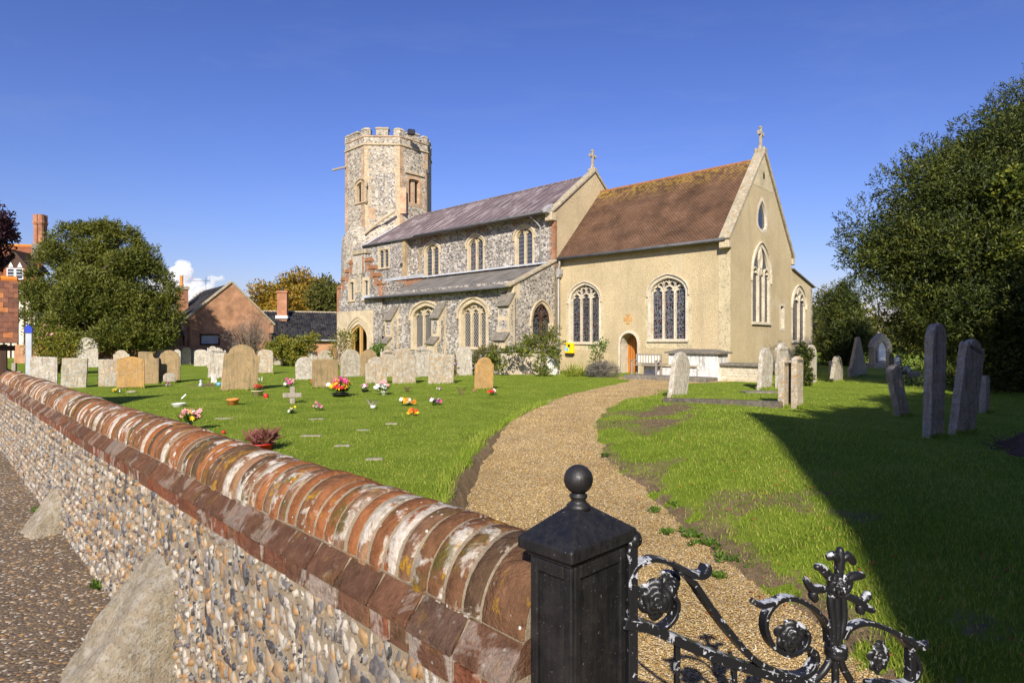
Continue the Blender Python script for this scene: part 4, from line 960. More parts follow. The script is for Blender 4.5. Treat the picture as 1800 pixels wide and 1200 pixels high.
for x0, za, zb in ((a_l, zL, zst), (a_r2+.3, zst-1.2, zst)):
    mb = MB(); k = 0; z = za
    while z < zb-.08: L = .34 if k % 2 else .2; mb.fbox(FPO, x0-L, x0+.015, z, z+.072, -.25, .014); z += .085; k += 1
    q = mb.build('brick_quoin', MAT['brick'], church); q['kind'] = 'stuff'
window(s1_, 1, 'plain', 'gl_rect', 'dress', sur=.22, hood=0, depth=.2); window(s2_, 1, 'plain', 'gl_rect', 'dress', sur=.22, hood=0, depth=.2)
na, nz_ = pp(630.5, 498); ni = MB(); P = [(na-.24, nz_-.55), (na+.24, nz_-.55)]+[(na+x, nz_+.25+z) for x, z in arch(.24, .3, 8)][::-1]
ni.band(FPO, P, offset(P, .09), -.02, .05, True); ni = ni.build('niche', MAT['dress'], church); vs, fs = sheet(FPO, P, [], -.002+.008); put('niche_back', mesh_from('niche_back', vs, fs, MAT['stone_grey']), ni)
dwy = MB()
for k, (o_, i_) in enumerate(((.62, .46), (.42, .26), (.22, .0))):
    arc = lambda e: [(od.c-od.b-e, -.1)]+[(od.c+x*(od.b+e)/od.b, od.zs+z*(od.za-od.zs+e)/(od.za-od.zs)) for x, z in arch(od.b, od.za-od.zs)]+[(od.c+od.b+e, -.1)]
    dwy.band(FPO, arc(i_), arc(o_), -.3, .13-.04*k)
dwy = dwy.build('porch_doorway', MAT['dress'], church)
dwf = MB(); dwf.band(FPO, arc(-.16), arc(.0), -.28, -.05); dwf.bar(FPO, [(od.c-.05, -.1), (od.c-.05, od.za-.1)], .16, -.26, -.08); dwf.build('oak_frame', MAT['oak'], dwy)
inn = Frame(FPO.p(0, 0, -2.6), WE, SO); MB().fbox(inn, a_r2, a_l, -.2, 4.2, -.1, 0).build('porch_inner_wall', MAT['cream_paint'], dwy)
MB().fbox(FPO.shift(-2.3), od.c-.5, od.c-.05, .9, 1.5, 0, .04).build('notice_board', MAT['door'], dwy)
MB().fbox(FPO.shift(-2.2), od.c-.9, od.c-.2, .2, 1.0, 0, .4).build('white_table', MAT['white_paint'], dwy)
# small lead pent roof beside porch
q0 = FAS.shift(-1.6); la0 = q0.at(714, 492)[0]; la1 = q0.at(670, 492)[0]; lz = q0.at(690, 492)[1]
MB().prism(Frame(q0.p(0, 0, 0), SO, WE), [(-1.5, lz+.2), (0, lz-.05), (0, lz+.12), (-1.5, lz+.45)], la0, la1).build('lead_pent_roof', MAT['lead_pale'], church)
MB().prism(Frame(q0.p(0, 0, -.08), SO, WE), [(-1.4, lz-1.2), (0, lz-1.2), (0, lz-.06), (-1.4, lz+.2)], la0+.1, la1-.1).build('brick_infill', MAT['brick'], church)
# ---- tower
TC = Vector((-10.45, 51.1, 0)); TR = 3.68; TA = TR*math.cos(PI/8)
a0_ = math.atan2(EA.y, EA.x); nrm = [Vector((math.cos(a0_+k*PI/4), math.sin(a0_+k*PI/4), 0)) for k in range(8)]
tf = [Frame(TC+nv*TA, Vector((-nv.y, nv.x, 0)), nv) for nv in nrm]     # 0 east, 6 south, 7 south-east
hw_ = TR*math.sin(PI/8)
o6 = opening(tf[6], 627, 641, 355, 326, 320); o0 = opening(tf[0], 719, 737, 357, 318, 315)
ZS = 17.25
for k in range(8):
    hs_ = [o6.out] if k == 6 else [o0.out] if k == 0 else []
    pwall('tower_face', tf[k], [(-hw_, 5), (hw_, 5), (hw_, ZS+.7), (-hw_, ZS+.7)], hs_, MAT['flint_tower'], church)
    # corner dressings, irregular blocks
    mb = MB(); z = 9.5; i = 0; rr_ = random.Random(k)
    while z < ZS-.05:
        h_ = rr_.uniform(.16, .32); L = rr_.uniform(.22, .5); L2 = rr_.uniform(.2, .45)
        mb.fbox(tf[k], -hw_+.0, -hw_+L, z, min(ZS-.02, z+h_)-.015, -.1, .012); mb.fbox(tf[k], hw_-L2, hw_+.0, z, min(ZS-.02, z+h_)-.015, -.1, .012); z += h_
    q = mb.build('corner_dressing', MAT['tower_dress' if k % 2 else 'brick_t'], church); q['kind'] = 'stuff'
    MB().fbox(tf[k], -hw_-.04, hw_+.04, ZS, ZS+.14, -.2, .09).build('string_course', MAT['tower_dress'], church, bevel=.03)
    for c_, w_ in ((0, .95), (-hw_, .0)):
        if w_: MB().fbox(tf[k], -w_/2, w_/2, ZS+.72, ZS+1.22+.06*math.sin(k*3.), -.5, .03).build('merlon', MAT['flint_tower'], church); MB().fbox(tf[k], -w_/2-.06, w_/2+.06, ZS+1.20+.06*math.sin(k*3.), ZS+1.38+.06*math.sin(k*3.), -.55, .09).build('merlon_cap', MAT['coping'], church, bevel=.04)
        else:
            v_ = TC+(nrm[k]+nrm[k-1]).normalized()*(TR); fr = Frame(v_, (nrm[k]+nrm[k-1]).normalized().cross(Vector((0, 0, 1))), (nrm[k]+nrm[k-1]).normalized())
            B2 = (.48, -.18)
            MB().prism(Frame(v_+Vector((0, 0, ZS+.72)), fr.ax, Vector((0, 0, 1))), [(0, 0)], 0, 0) if False else None
            m2 = MB(); n1, n0 = nrm[k], nrm[k-1]; t1 = Vector((-n1.y, n1.x, 0)); t0 = Vector((-n0.y, n0.x, 0))
            ring = [v_+(n1+n0).normalized()*.03, v_+t1*.5+n1*.03, v_+t1*.5-n1*.5, v_-(n1+n0).normalized()*.5, v_-t0*.5-n0*.5, v_-t0*.5+n0*.03]
            m2.add([p+Vector((0, 0, ZS+.72)) for p in ring]+[p+Vector((0, 0, ZS+1.24)) for p in ring], [[0, 5, 4, 3, 2, 1], [6, 7, 8, 9, 10, 11]]+[[i, (i+1) % 6, 6+(i+1) % 6, 6+i] for i in range(6)]); m2.build('merlon', MAT['flint_tower'], church)
            m3 = MB(); cc_ = sum(ring, Vector())/6; rg = [cc_+(p-cc_)*1.12 for p in ring]
            m3.add([p+Vector((0, 0, ZS+1.22)) for p in rg]+[cc_+(p-cc_)*.6+Vector((0, 0, ZS+1.44)) for p in rg], [[0, 5, 4, 3, 2, 1], [6, 7, 8, 9, 10, 11]]+[[i, (i+1) % 6, 6+(i+1) % 6, 6+i] for i in range(6)]); m3.build('merlon_cap', MAT['coping'], church, bevel=.02)
    MB().fbox(tf[k], -hw_+.02, hw_-.02, ZS+.66, ZS+.78, -.5, .05).build('crenel_sill', MAT['brick_t'], church, bevel=.02)
window(o6, 2, 'lancet2', 'dark_louvre', 'tower_dress', sur=.22, hood=.12, depth=.3, mull=.2)
w = window(o0, 2, 'square', 'dark_louvre', 'brick_t', sur=.3, hood=0, depth=.35, mull=.4, sill=False)
MB().fbox(tf[0], o0.a0-.45, o0.a1+.45, o0.za+.32, o0.za+.5, -.1, .12).build('label_mould', MAT['tower_dress'], church, bevel=.02)
# brick patching on the south-east face
for (u0, u1, v0, v1, mt) in ((665, 677, 305, 358, 'flint'), (681, 694, 305, 358, 'flint'), (648, 660, 365, 385, 'brick_t'), (697, 714, 330, 375, 'brick_t')):
    p0 = tf[7].at(u0, v1); p1 = tf[7].at(u1, v0); MB().fbox(tf[7], min(p0[0], p1[0]), max(p0[0], p1[0]), p0[1], p1[1], -.05, .008).build('wall_patch', MAT[mt], church)
mb = MB(); n_ = 40; V = []; zz_ = [-.4, 9.0, 10.2, 10.9]; rr_ = [4.1, 3.95, 3.9, 3.55]
for z, r in zip(zz_, rr_):
    for i in range(n_): V.append(TC+Vector((r*math.cos(2*PI*i/n_), r*math.sin(2*PI*i/n_), z)))
mb.add(V, [[a*n_+i, a*n_+(i+1) % n_, (a+1)*n_+(i+1) % n_, (a+1)*n_+i] for a in range(3) for i in range(n_)]); mb.build('tower_base', MAT['flint_tower'], church, True)
put('tower_roof', mesh_from('tower_roof', [TC+(nrm[k]+nrm[k-1]).normalized()*TR+Vector((0, 0, ZS+.3)) for k in range(8)], [list(range(8))], MAT['lead']), church)
# old roof line on the tower
fy = AT(641, 411, 47.2); ty = AT(694, 371, 47.2); MB().tube([fy, (fy+ty)/2+Vector((0, 0, .1)), ty], .10, 6).build('old_roof_crease', MAT['tower_dress'], church)
p_ = tf[0].p(hw_-.1, 0, .12); pipe([p_+Vector((0, 0, 15.6)), p_+Vector((0, 0, 8))], .07, 'tower_drainpipe', 'iron_dark')
MB().box(p_+Vector((0, 0, 15.7)), (.22, .22, .3)).build('rain_hopper', MAT['iron_dark'], church)
a_ = tf[6].p(-hw_+.2, 16.05, 0); MB().tube([a_, a_+Vector((-1.1, -.25, -.35))], .09, 6).build('rain_spout', MAT['oldwood'], church)
fl_ = AT(723, 233, 47.6); MB().box(fl_, (.55, .4, .42), .4).build('floodlight', MAT['blackish'], church, bevel=.04)
# yellow cabinet
ca = FCS.at(1003.5, 611.5); cb = MB().fbox(FCS, ca[0]-.28, ca[0]+.28, ca[1]-.30, ca[1]+.30, .0, .24).build('defibrillator_cabinet', MAT['yellow_box'], None, bevel=.03, label='yellow emergency cabinet fixed to the chancel wall beside the drainpipe', cat='cabinet')
def on(F, o, a0, a1, z0, z1, d, mat, name): return MB().fbox(F, a0, a1, z0, z1, d-.01, d+.004).build(name, MAT[mat], o)
on(FCS, cb, ca[0]+.17, ca[0]+.24, ca[1]-.16, ca[1]+.2, .24, 'skyblue', 'notice_strip'); on(FCS, cb, ca[0]-.02, ca[0]+.14, ca[1]-.18, ca[1]+.02, .24, 'skyblue', 'notice_panel')
on(FCS, cb, ca[0]-.12, ca[0]+.04, ca[1]+.05, ca[1]+.20, .24, 'blackish', 'viewing_window')
MB().fbox(FCS, ca[0]-.26, ca[0]+.26, ca[1]-.40, ca[1]-.305, .0, .16).build('shelf_bracket', MAT['blackish'], cb)
# ------------------------------------------------------------------ gate post
def black_m():
    m = Mt('black_painted_wood', .38, .45); p = m.pos(); k = m.noise(p, 30, 5, .7)
    c = m.mix(m.ramp(m.noise(m.pos(0, (40, 40, 3)), 1.5, 4), [(.4, 0), (.75, 1)]), (.007, .007, .008), (.016, .015, .014))
    c = m.mix(m.ramp(m.noise(p, 70, 4, .7), [(.66, 0), (.74, .8)]), c, (.16, .07, .055))
    c = m.mix(m.ramp(m.noise(p, 9, 5, .7), [(.45, 0), (.8, .55)]), c, (.045, .04, .035))      # dust
    c = m.mix(m.ramp(m.noise(p, 130, 2), [(.70, 0), (.74, .7)]), c, (.20, .19, .18))
    return m.out(c, m.bump(m.noise(m.pos(0, (60, 60, 6)), 1.5, 4), .3, .006), m.ramp(k, [(.3, .34), (.7, .62)])) or m.m
MAT['black'] = black_m()
def gate_m():
    m = Mt('peeling_black_iron', .45, .45); p = m.pos(); c = (.012, .012, .013)
    k = m.ramp(m.noise(p, 42, 5, .6, .4), [(.64, 0), (.66, 1)]); up = m.sep(m.g().outputs['Normal'])[2]
    k2 = m.ramp(m.math('ADD', m.noise(p, 20, 5, .65, .3), m.math('MULTIPLY', up, .11)), [(.625, 0), (.645, 1)])
    kk = m.math('MAXIMUM', k, k2)
    c = m.mix(kk, c, m.ramp(m.noise(p, 60, 3), [(.3, (.22, .23, .25)), (.7, (.50, .51, .54))]))
    return m.out(c, m.bump(m.math('SUBTRACT', m.noise(p, 80, 4), kk), .3, .003), m.math('ADD', m.math('MULTIPLY', kk, .3), .4)) or m.m
MAT['gate'] = gate_m()
post = thing('gate_post', 'black painted wooden gate post with pyramid cap and ball finial', 'gate post', WP(-.02, -.06, PAVZ))
FPs = Frame(WP(0, 0, 0), WD, -WN); s0, s1, w0, w1 = -.095, .050, 1.18-W0, 1.42-W0    # d = -w
def wbox(a0, a1, b0, b1, z0, z1, name, mat, parent, bevel=.004): return MB().fbox(FPs, a0, a1, z0, z1, -b1, -b0).build(name, MAT[mat], parent, bevel=bevel, seg=2)
ins = .012
wbox(s0+ins, s1-ins, w0+ins, w1-ins, PAVZ, 1.085, 'post_core', 'black', post)
fr = .026
for (a0, a1) in ((s0, s0+fr), (s1-fr, s1)): wbox(a0, a1, w0-.000, w0+.014, PAVZ, 1.07, 'panel_stile', 'black', post)
wbox(s0+fr, s1-fr, w0, w0+.014, 1.035, 1.07, 'panel_rail', 'black', post)
for (b0, b1) in ((w0+.0145, w0+fr+.012), (w1-fr, w1)): wbox(s0-.001, s0+.014, b0, b1, PAVZ, 1.07, 'panel_stile', 'black', post)
wbox(s0-.001, s0+.014, w0+fr+.012, w1-fr, 1.035, 1.07, 'panel_rail', 'black', post)
wbox(s0-.004, s1+.004, w0-.006, w1+.006, 1.072, 1.09, 'neck_band', 'black', post)
c0s, c1s, c0w, c1w = s0-.022, s1+.026, w0-.024, w1+.024; sm, wm = (c0s+c1s)/2, (c0w+c1w)/2
V = [WP(a, b, z) for z in (1.090, 1.122) for a, b in ((c0s, c0w), (c1s, c0w), (c1s, c1w), (c0s, c1w))]+[WP(sm+da, wm+db, 1.20) for da, db in ((-.018, -.018), (.018, -.018), (.018, .018), (-.018, .018))]
cap = MB(); cap.add(V, [[0, 1, 2, 3], [4, 5, 1, 0], [5, 6, 2, 1], [6, 7, 3, 2], [7, 4, 0, 3], [8, 9, 5, 4], [9, 10, 6, 5], [10, 11, 7, 6], [11, 8, 4, 7], [11, 10, 9, 8]])
cap = cap.build('post_cap', MAT['black'], post, bevel=.005, seg=2)
br_ = .0405; prof = [(.034, 1.186), (.033, 1.197), (.024, 1.204), (.019, 1.212), (.024, 1.218), (.0255, 1.222), (.0245, 1.226), (.019, 1.229), (.0195, 1.233)]+[(br_*math.sin(t), 1.268-br_*math.cos(t)) for t in np.linspace(.55, PI-.02, 16)]
MB().lathe(WP(sm, wm, 0), prof, 32).build('ball_finial', MAT['black'], post, True)
# ------------------------------------------------------------------ wrought gate, standing open
GH = Vector((.335, 1.70, 0)); ga = R(20); FG = Frame(GH, Vector((math.cos(ga), math.sin(ga), 0)), Vector((math.sin(ga), -math.cos(ga), 0)))
gate = thing('iron_gate', 'black wrought iron gate with scrolls and rosettes, paint peeling, standing open', 'gate', GH+Vector((0, 0, -.3)))
def gz(x, y, d=0): a, z = FG.at(1080+x/3, 900+y/3); return FG.p(a, z, d)
def smooth(pts, k=5):
    P = [Vector(p) for p in pts]; out = []
    for i in range(len(P)-1):
        p0, p1, p2, p3 = P[max(i-1, 0)], P[i], P[i+1], P[min(i+2, len(P)-1)]
        for j in range(k):
            t = j/k; out.append(.5*((2*p1)+(p2-p0)*t+(2*p0-5*p1+4*p2-p3)*t*t+(3*p1-p0-3*p2+p3)*t**3))
    return out+[P[-1]]
def scroll(name, pts, w=.026, t=.009, d=0, taper=None):
    P = smooth([gz(x, y, d) for x, y in pts]); k = len(P)
    ws = [w*(1 if taper is None else max(.25, 1-taper*abs(2*i/(k-1)-1)**3)) for i in range(k)]
    return MB().ribbon(P, [q*1.25 for q in ws], t*1.5, FG.n).build(name, MAT['gate'], gate, bevel=.0015)
a_, z_ = FG.at(1101, 1000)
MB().fbox(FG, -.012, .018, -.35, 1.085, -.016, .016).build('hinge_stile', MAT['gate'], gate, bevel=.003)
MB().tube([FG.p(.012+.018*math.cos(t), 1.088+.018*math.sin(t), 0) for t in np.linspace(PI, -PI*.8, 12)], .008, 8).build('stile_curl', MAT['gate'], gate, True)
MB().tube([FG.p(.012, 1.088, -.018), FG.p(.012, 1.088, .018)], .017, 12).build('stile_roll', MAT['gate'], gate, True)
scroll('large_scroll', [(480, 275), (462, 310), (420, 326), (370, 318), (320, 285), (250, 250), (180, 245), (110, 280), (75, 350), (68, 430), (85, 520), (130, 590), (200, 615), (270, 590), (315, 530), (322, 470), (300, 430)], .03, .008)
scroll('leaf_tip', [(300, 268), (360, 300), (410, 320), (450, 322), (478, 300), (484, 268)], .034, .012, .006, .8)
scroll('sloping_bar', [(330, 295), (400, 355), (480, 470), (600, 630), (720, 762), (800, 815), (880, 850), (960, 862), (1020, 835), (1052, 780), (1045, 735), (1018, 712)], .03, .012)
scroll('top_rail', [(40, 578), (130, 590), (200, 610), (350, 680), (600, 780), (850, 860), (1010, 900), (1150, 945), (1320, 985), (1500, 1020)], .034, .018)
scroll('left_scroll', [(1128, 690), (1118, 600), (1062, 520), (990, 470), (910, 448), (850, 468), (800, 530), (788, 600), (815, 680), (870, 730), (930, 740), (990, 708), (1012, 650), (990, 610)], .026, .010)
scroll('left_tail', [(905, 450), (850, 462), (790, 478), (745, 480), (716, 455)], .024, .010, .004, .7)
scroll('right_scroll', [(1200, 660), (1235, 605), (1320, 578), (1400, 600), (1480, 640), (1550, 710), (1592, 790), (1590, 850), (1550, 893), (1480, 905), (1400, 895), (1330, 900)], .026, .010)
scroll('right_tail', [(1420, 605), (1490, 640), (1560, 682), (1610, 700), (1645, 682)], .030, .012, .004, .7)
for i, (x, y0) in enumerate(((330, 680), (630, 795), (900, 880))):
    t_ = gz(x, y0); MB().box((t_.x, t_.y, (t_.z-.4)/2-.0), (.016, .016, t_.z+.4), ga).build('bar', MAT['gate'], gate, bevel=.002)
for i, a in enumerate((.66, .82, .98)): MB().fbox(FG, a, a+.016, -.38, .50, -.008, .008).build('bar', MAT['gate'], gate, bevel=.002)
MB().fbox(FG, -.01, 1.12, -.30, -.27, -.012, .012).build('bottom_rail', MAT['gate'], gate, bevel=.003)
MB().fbox(FG, 1.10, 1.13, -.38, .62, -.014, .014).build('meeting_stile', MAT['gate'], gate, bevel=.003)
for nm, pts in (('stem', [(1160, 1010), (1165, 880), (1160, 770), (1155, 690), (1150, 560), (1138, 470), (1150, 400)]), ('stem', [(1290, 960), (1240, 880), (1195, 790), (1180, 690), (1208, 570), (1205, 450), (1190, 380)]), ('stem', [(1030, 900), (1090, 850), (1130, 790), (1150, 720), (1175, 640), (1172, 520), (1170, 400)])):
    P = smooth([gz(x, y) for x, y in pts]); MB().tube(P, .0125, 8).build(nm, MAT['gate'], gate, True)
cl_ = gz(1168, 728); MB().lathe(cl_-Vector((0, 0, .018)), [(.02, -.004), (.034, .0), (.036, .012), (.032, .018), (.036, .024), (.034, .036), (.02, .04)], 16).build('collar', MAT['gate'], gate, True)
def rosette(x, y, r, d, yaw=0, name='rosette'):
    c = gz(x, y, d); fx = FG.ax; n_ = (FG.n+FG.ax*yaw).normalized(); ax = n_.cross(Vector((0, 0, 1))).normalized()*-1; up = Vector((0, 0, 1)); mb = MB()
    for L, (rr_, dz, pet, ph) in enumerate(((1, 0, 6, 0), (.74, .010, 5, .4), (.48, .018, 5, .9), (.24, .024, 4, .2))):
        N_ = pet*8; rings = 5; vs = []; fs = []
        for q in range(rings):
            f = q/(rings-1)
            for j in range(N_):
                t = 2*PI*j/N_; lob = (.78+.22*abs(math.sin(pet*t/2+ph))**.6)*(1+.05*math.sin(3*t+L)); rad = r*rr_*lob*f
                hgt = dz+.010*rr_*(f**2.2)*(1+.5*math.sin(pet*t+L))-(.008 if f == 1 else 0)*rr_
                vs.append(c+ax*(rad*math.cos(t))+up*(rad*math.sin(t))+n_*hgt)
        for q in range(rings-1):
            for j in range(N_): fs.append([q*N_+j, q*N_+(j+1) % N_, (q+1)*N_+(j+1) % N_, (q+1)*N_+j])
        b = len(vs)
        for j in range(N_): vs.append(vs[(rings-1)*N_+j]-n_*.007)
        fs += [[(rings-1)*N_+j, (rings-1)*N_+(j+1) % N_, b+(j+1) % N_, b+j] for j in range(N_)]; fs.append([b+j for j in range(N_)][::-1])
        mb.add(vs, fs)
    return mb.build(name, MAT['gate'], gate, True)
rosette(205, 445, .060, .012, -.25); rosette(325, 430, .058, -.045, .3)
rosette(912, 645, .056, .012, -.15); rosette(1375, 760, .052, .012, .1); rosette(1455, 765, .042, -.04, .4)
def leafspike(pts, w, d=0):
    P = smooth([gz(x, y, d) for x, y in pts], 4); k = len(P); rs = [w*(.35+.65*math.sin(PI*min(1, (i+.6)/(k)))**.7)*(1 if i < k-1 else .3) for i in range(k)]
    return MB().tube(P, rs, 7).build('finial_leaf', MAT['gate'], gate, True)
leafspike([(1172, 420), (1180, 300), (1184, 230), (1184, 178)], .017, .004)
for pts in ([(1170, 400), (1120, 330), (1085, 290), (1048, 285)], [(1185, 390), (1240, 340), (1280, 330), (1312, 330)], [(1180, 260), (1150, 225), (1112, 240)], [(1190, 255), (1225, 225), (1262, 275)], [(1150, 410), (1080, 400), (1030, 395), (995, 335)], [(1060, 400), (1040, 430), (1060, 465)], [(1200, 430), (1270, 460), (1310, 490), (1370, 520)], [(1290, 475), (1325, 440), (1330, 412)], [(1280, 480), (1290, 510), (1290, 535)], [(1150, 440), (1140, 360), (1175, 330)], [(1200, 430), (1230, 370), (1190, 330)]): leafspike(pts, .0155, .004)
rosette(1165, 385, .032, .014, 0, 'finial_rosette')

# ------------------------------------------------------------------ headstones
def arcpts(cx, cz, rx, rz, a0, a1, n=12): return [(cx+rx*math.cos(t), cz+rz*math.sin(t)) for t in np.linspace(a0, a1, n)]
def profile(style, w, h, seed=0):
    b = w/2; r = random.Random(seed)
    if style == 'flat': top = [(b, h-r.uniform(0, .02)), (0, h), (-b, h-r.uniform(0, .02))]
    elif style == 'round': top = arcpts(0, h-b, b, b, 0, PI, 15)
    elif style == 'low': top = arcpts(0, h-b*.5, b, b*.5, 0, PI, 15)
    elif style == 'camber': top = [(b, h-.10), (b*.55, h-.05), (b*.25, h-.012), (0, h), (-b*.25, h-.012), (-b*.55, h-.05), (-b, h-.10)]
    elif style == 'dome': sh = h-b*.62; top = [(b, sh), (b*.78, sh+.02), (b*.74, sh+.05)]+arcpts(0, sh+.05, b*.72, h-sh-.05, .12, PI-.12, 13)+[(-b*.74, sh+.05), (-b*.78, sh+.02), (-b, sh)]
    elif style == 'ogee': sh = h-b*.7; top = [(b, sh-.03), (b, sh+.04)]+arcpts(b*.84, sh+.06, b*.16, .07, 0, PI*.9, 6)+arcpts(0, sh+.06, b*.62, h-sh-.06, .25, PI-.25, 11)+arcpts(-b*.84, sh+.06, b*.16, .07, PI*.1, PI, 6)+[(-b, sh+.04), (-b, sh-.03)]
    elif style == 'gable': top = [(b, h-b*.95), (b*.82, h-b*.9), (b*.45, h-b*.42), (.12*b, h-.03), (0, h), (-.12*b, h-.03), (-b*.45, h-b*.42), (-b*.82, h-b*.9), (-b, h-b*.95)]
    elif style == 'broken': top = [(b, h-.24), (b*.62, h-.26), (b*.45, h-.17), (b*.42, h-.02), (0, h), (-b*.7, h+.01), (-b, h-.005)]
    elif style == 'tall': top = arcpts(0, h-b*1.25, b, b*1.25, 0, PI, 15)
    return [(-b, -.15), (b, -.15)]+top
MAT['inscr'] = MAT['stone_grey']
BASES = []
def headstone(u0, u1, vt, vb, style, mat, label, roll=0, lean=0, t=.10, yaw=0, group='headstones', name='headstone'):
    k0 = ((u0+u1)/2-900)/FOC; g = G((u0+u1)/2, vb); h0 = float(terrain(np.array(g.x), np.array(g.y))[0]); g = G((u0+u1)/2, vb, h0); Y = g.y
    an = math.atan2(EA.y, EA.x)+R(yaw); n = Vector((math.cos(an), math.sin(an), 0)); xh = Vector((-n.y, n.x, 0))
    we = max(.12, abs(xh.x-k0*xh.y)); te = abs(n.x-k0*n.y); w = max(.2, ((u1-u0)*Y/FOC-t*te)/we); h = (vb-vt)*Y/FOC
    P = profile(style, w, h, int(u0)); rr_ = random.Random(int(u0*7+vb)); P = [(x+rr_.uniform(-.006, .006), z+(rr_.uniform(-.006, .006) if z > 0 else 0)) for x, z in P]
    F = Frame((0, 0, 0), (1, 0, 0), (0, -1, 0)); mb = MB().prism(F, P, -t/2, t/2)
    M = Matrix.Translation(g) @ Matrix.Rotation(math.atan2(xh.y, xh.x), 4, 'Z') @ Matrix.Rotation(R(roll), 4, 'Y') @ Matrix.Rotation(R(-lean), 4, 'X')
    mb.v = [M @ v for v in mb.v]; BASES.append((g.copy(), xh.copy(), n.copy(), w, t))
    o = mb.build(name, MAT[mat], None, bevel=.014, seg=2, label=label, cat='headstone', group=group)
    if w > .45 and h > .6 and Y < 33 and style not in ('broken',):
        q = offset(P, -.055); q = [(x, max(z, .02)) for x, z in q]; pb = MB().prism(F, q, t/2-.01, t/2+.007); pb.v = [M @ v for v in pb.v]; pb.build('face_panel', MAT[mat], o, bevel=.004)
    return o
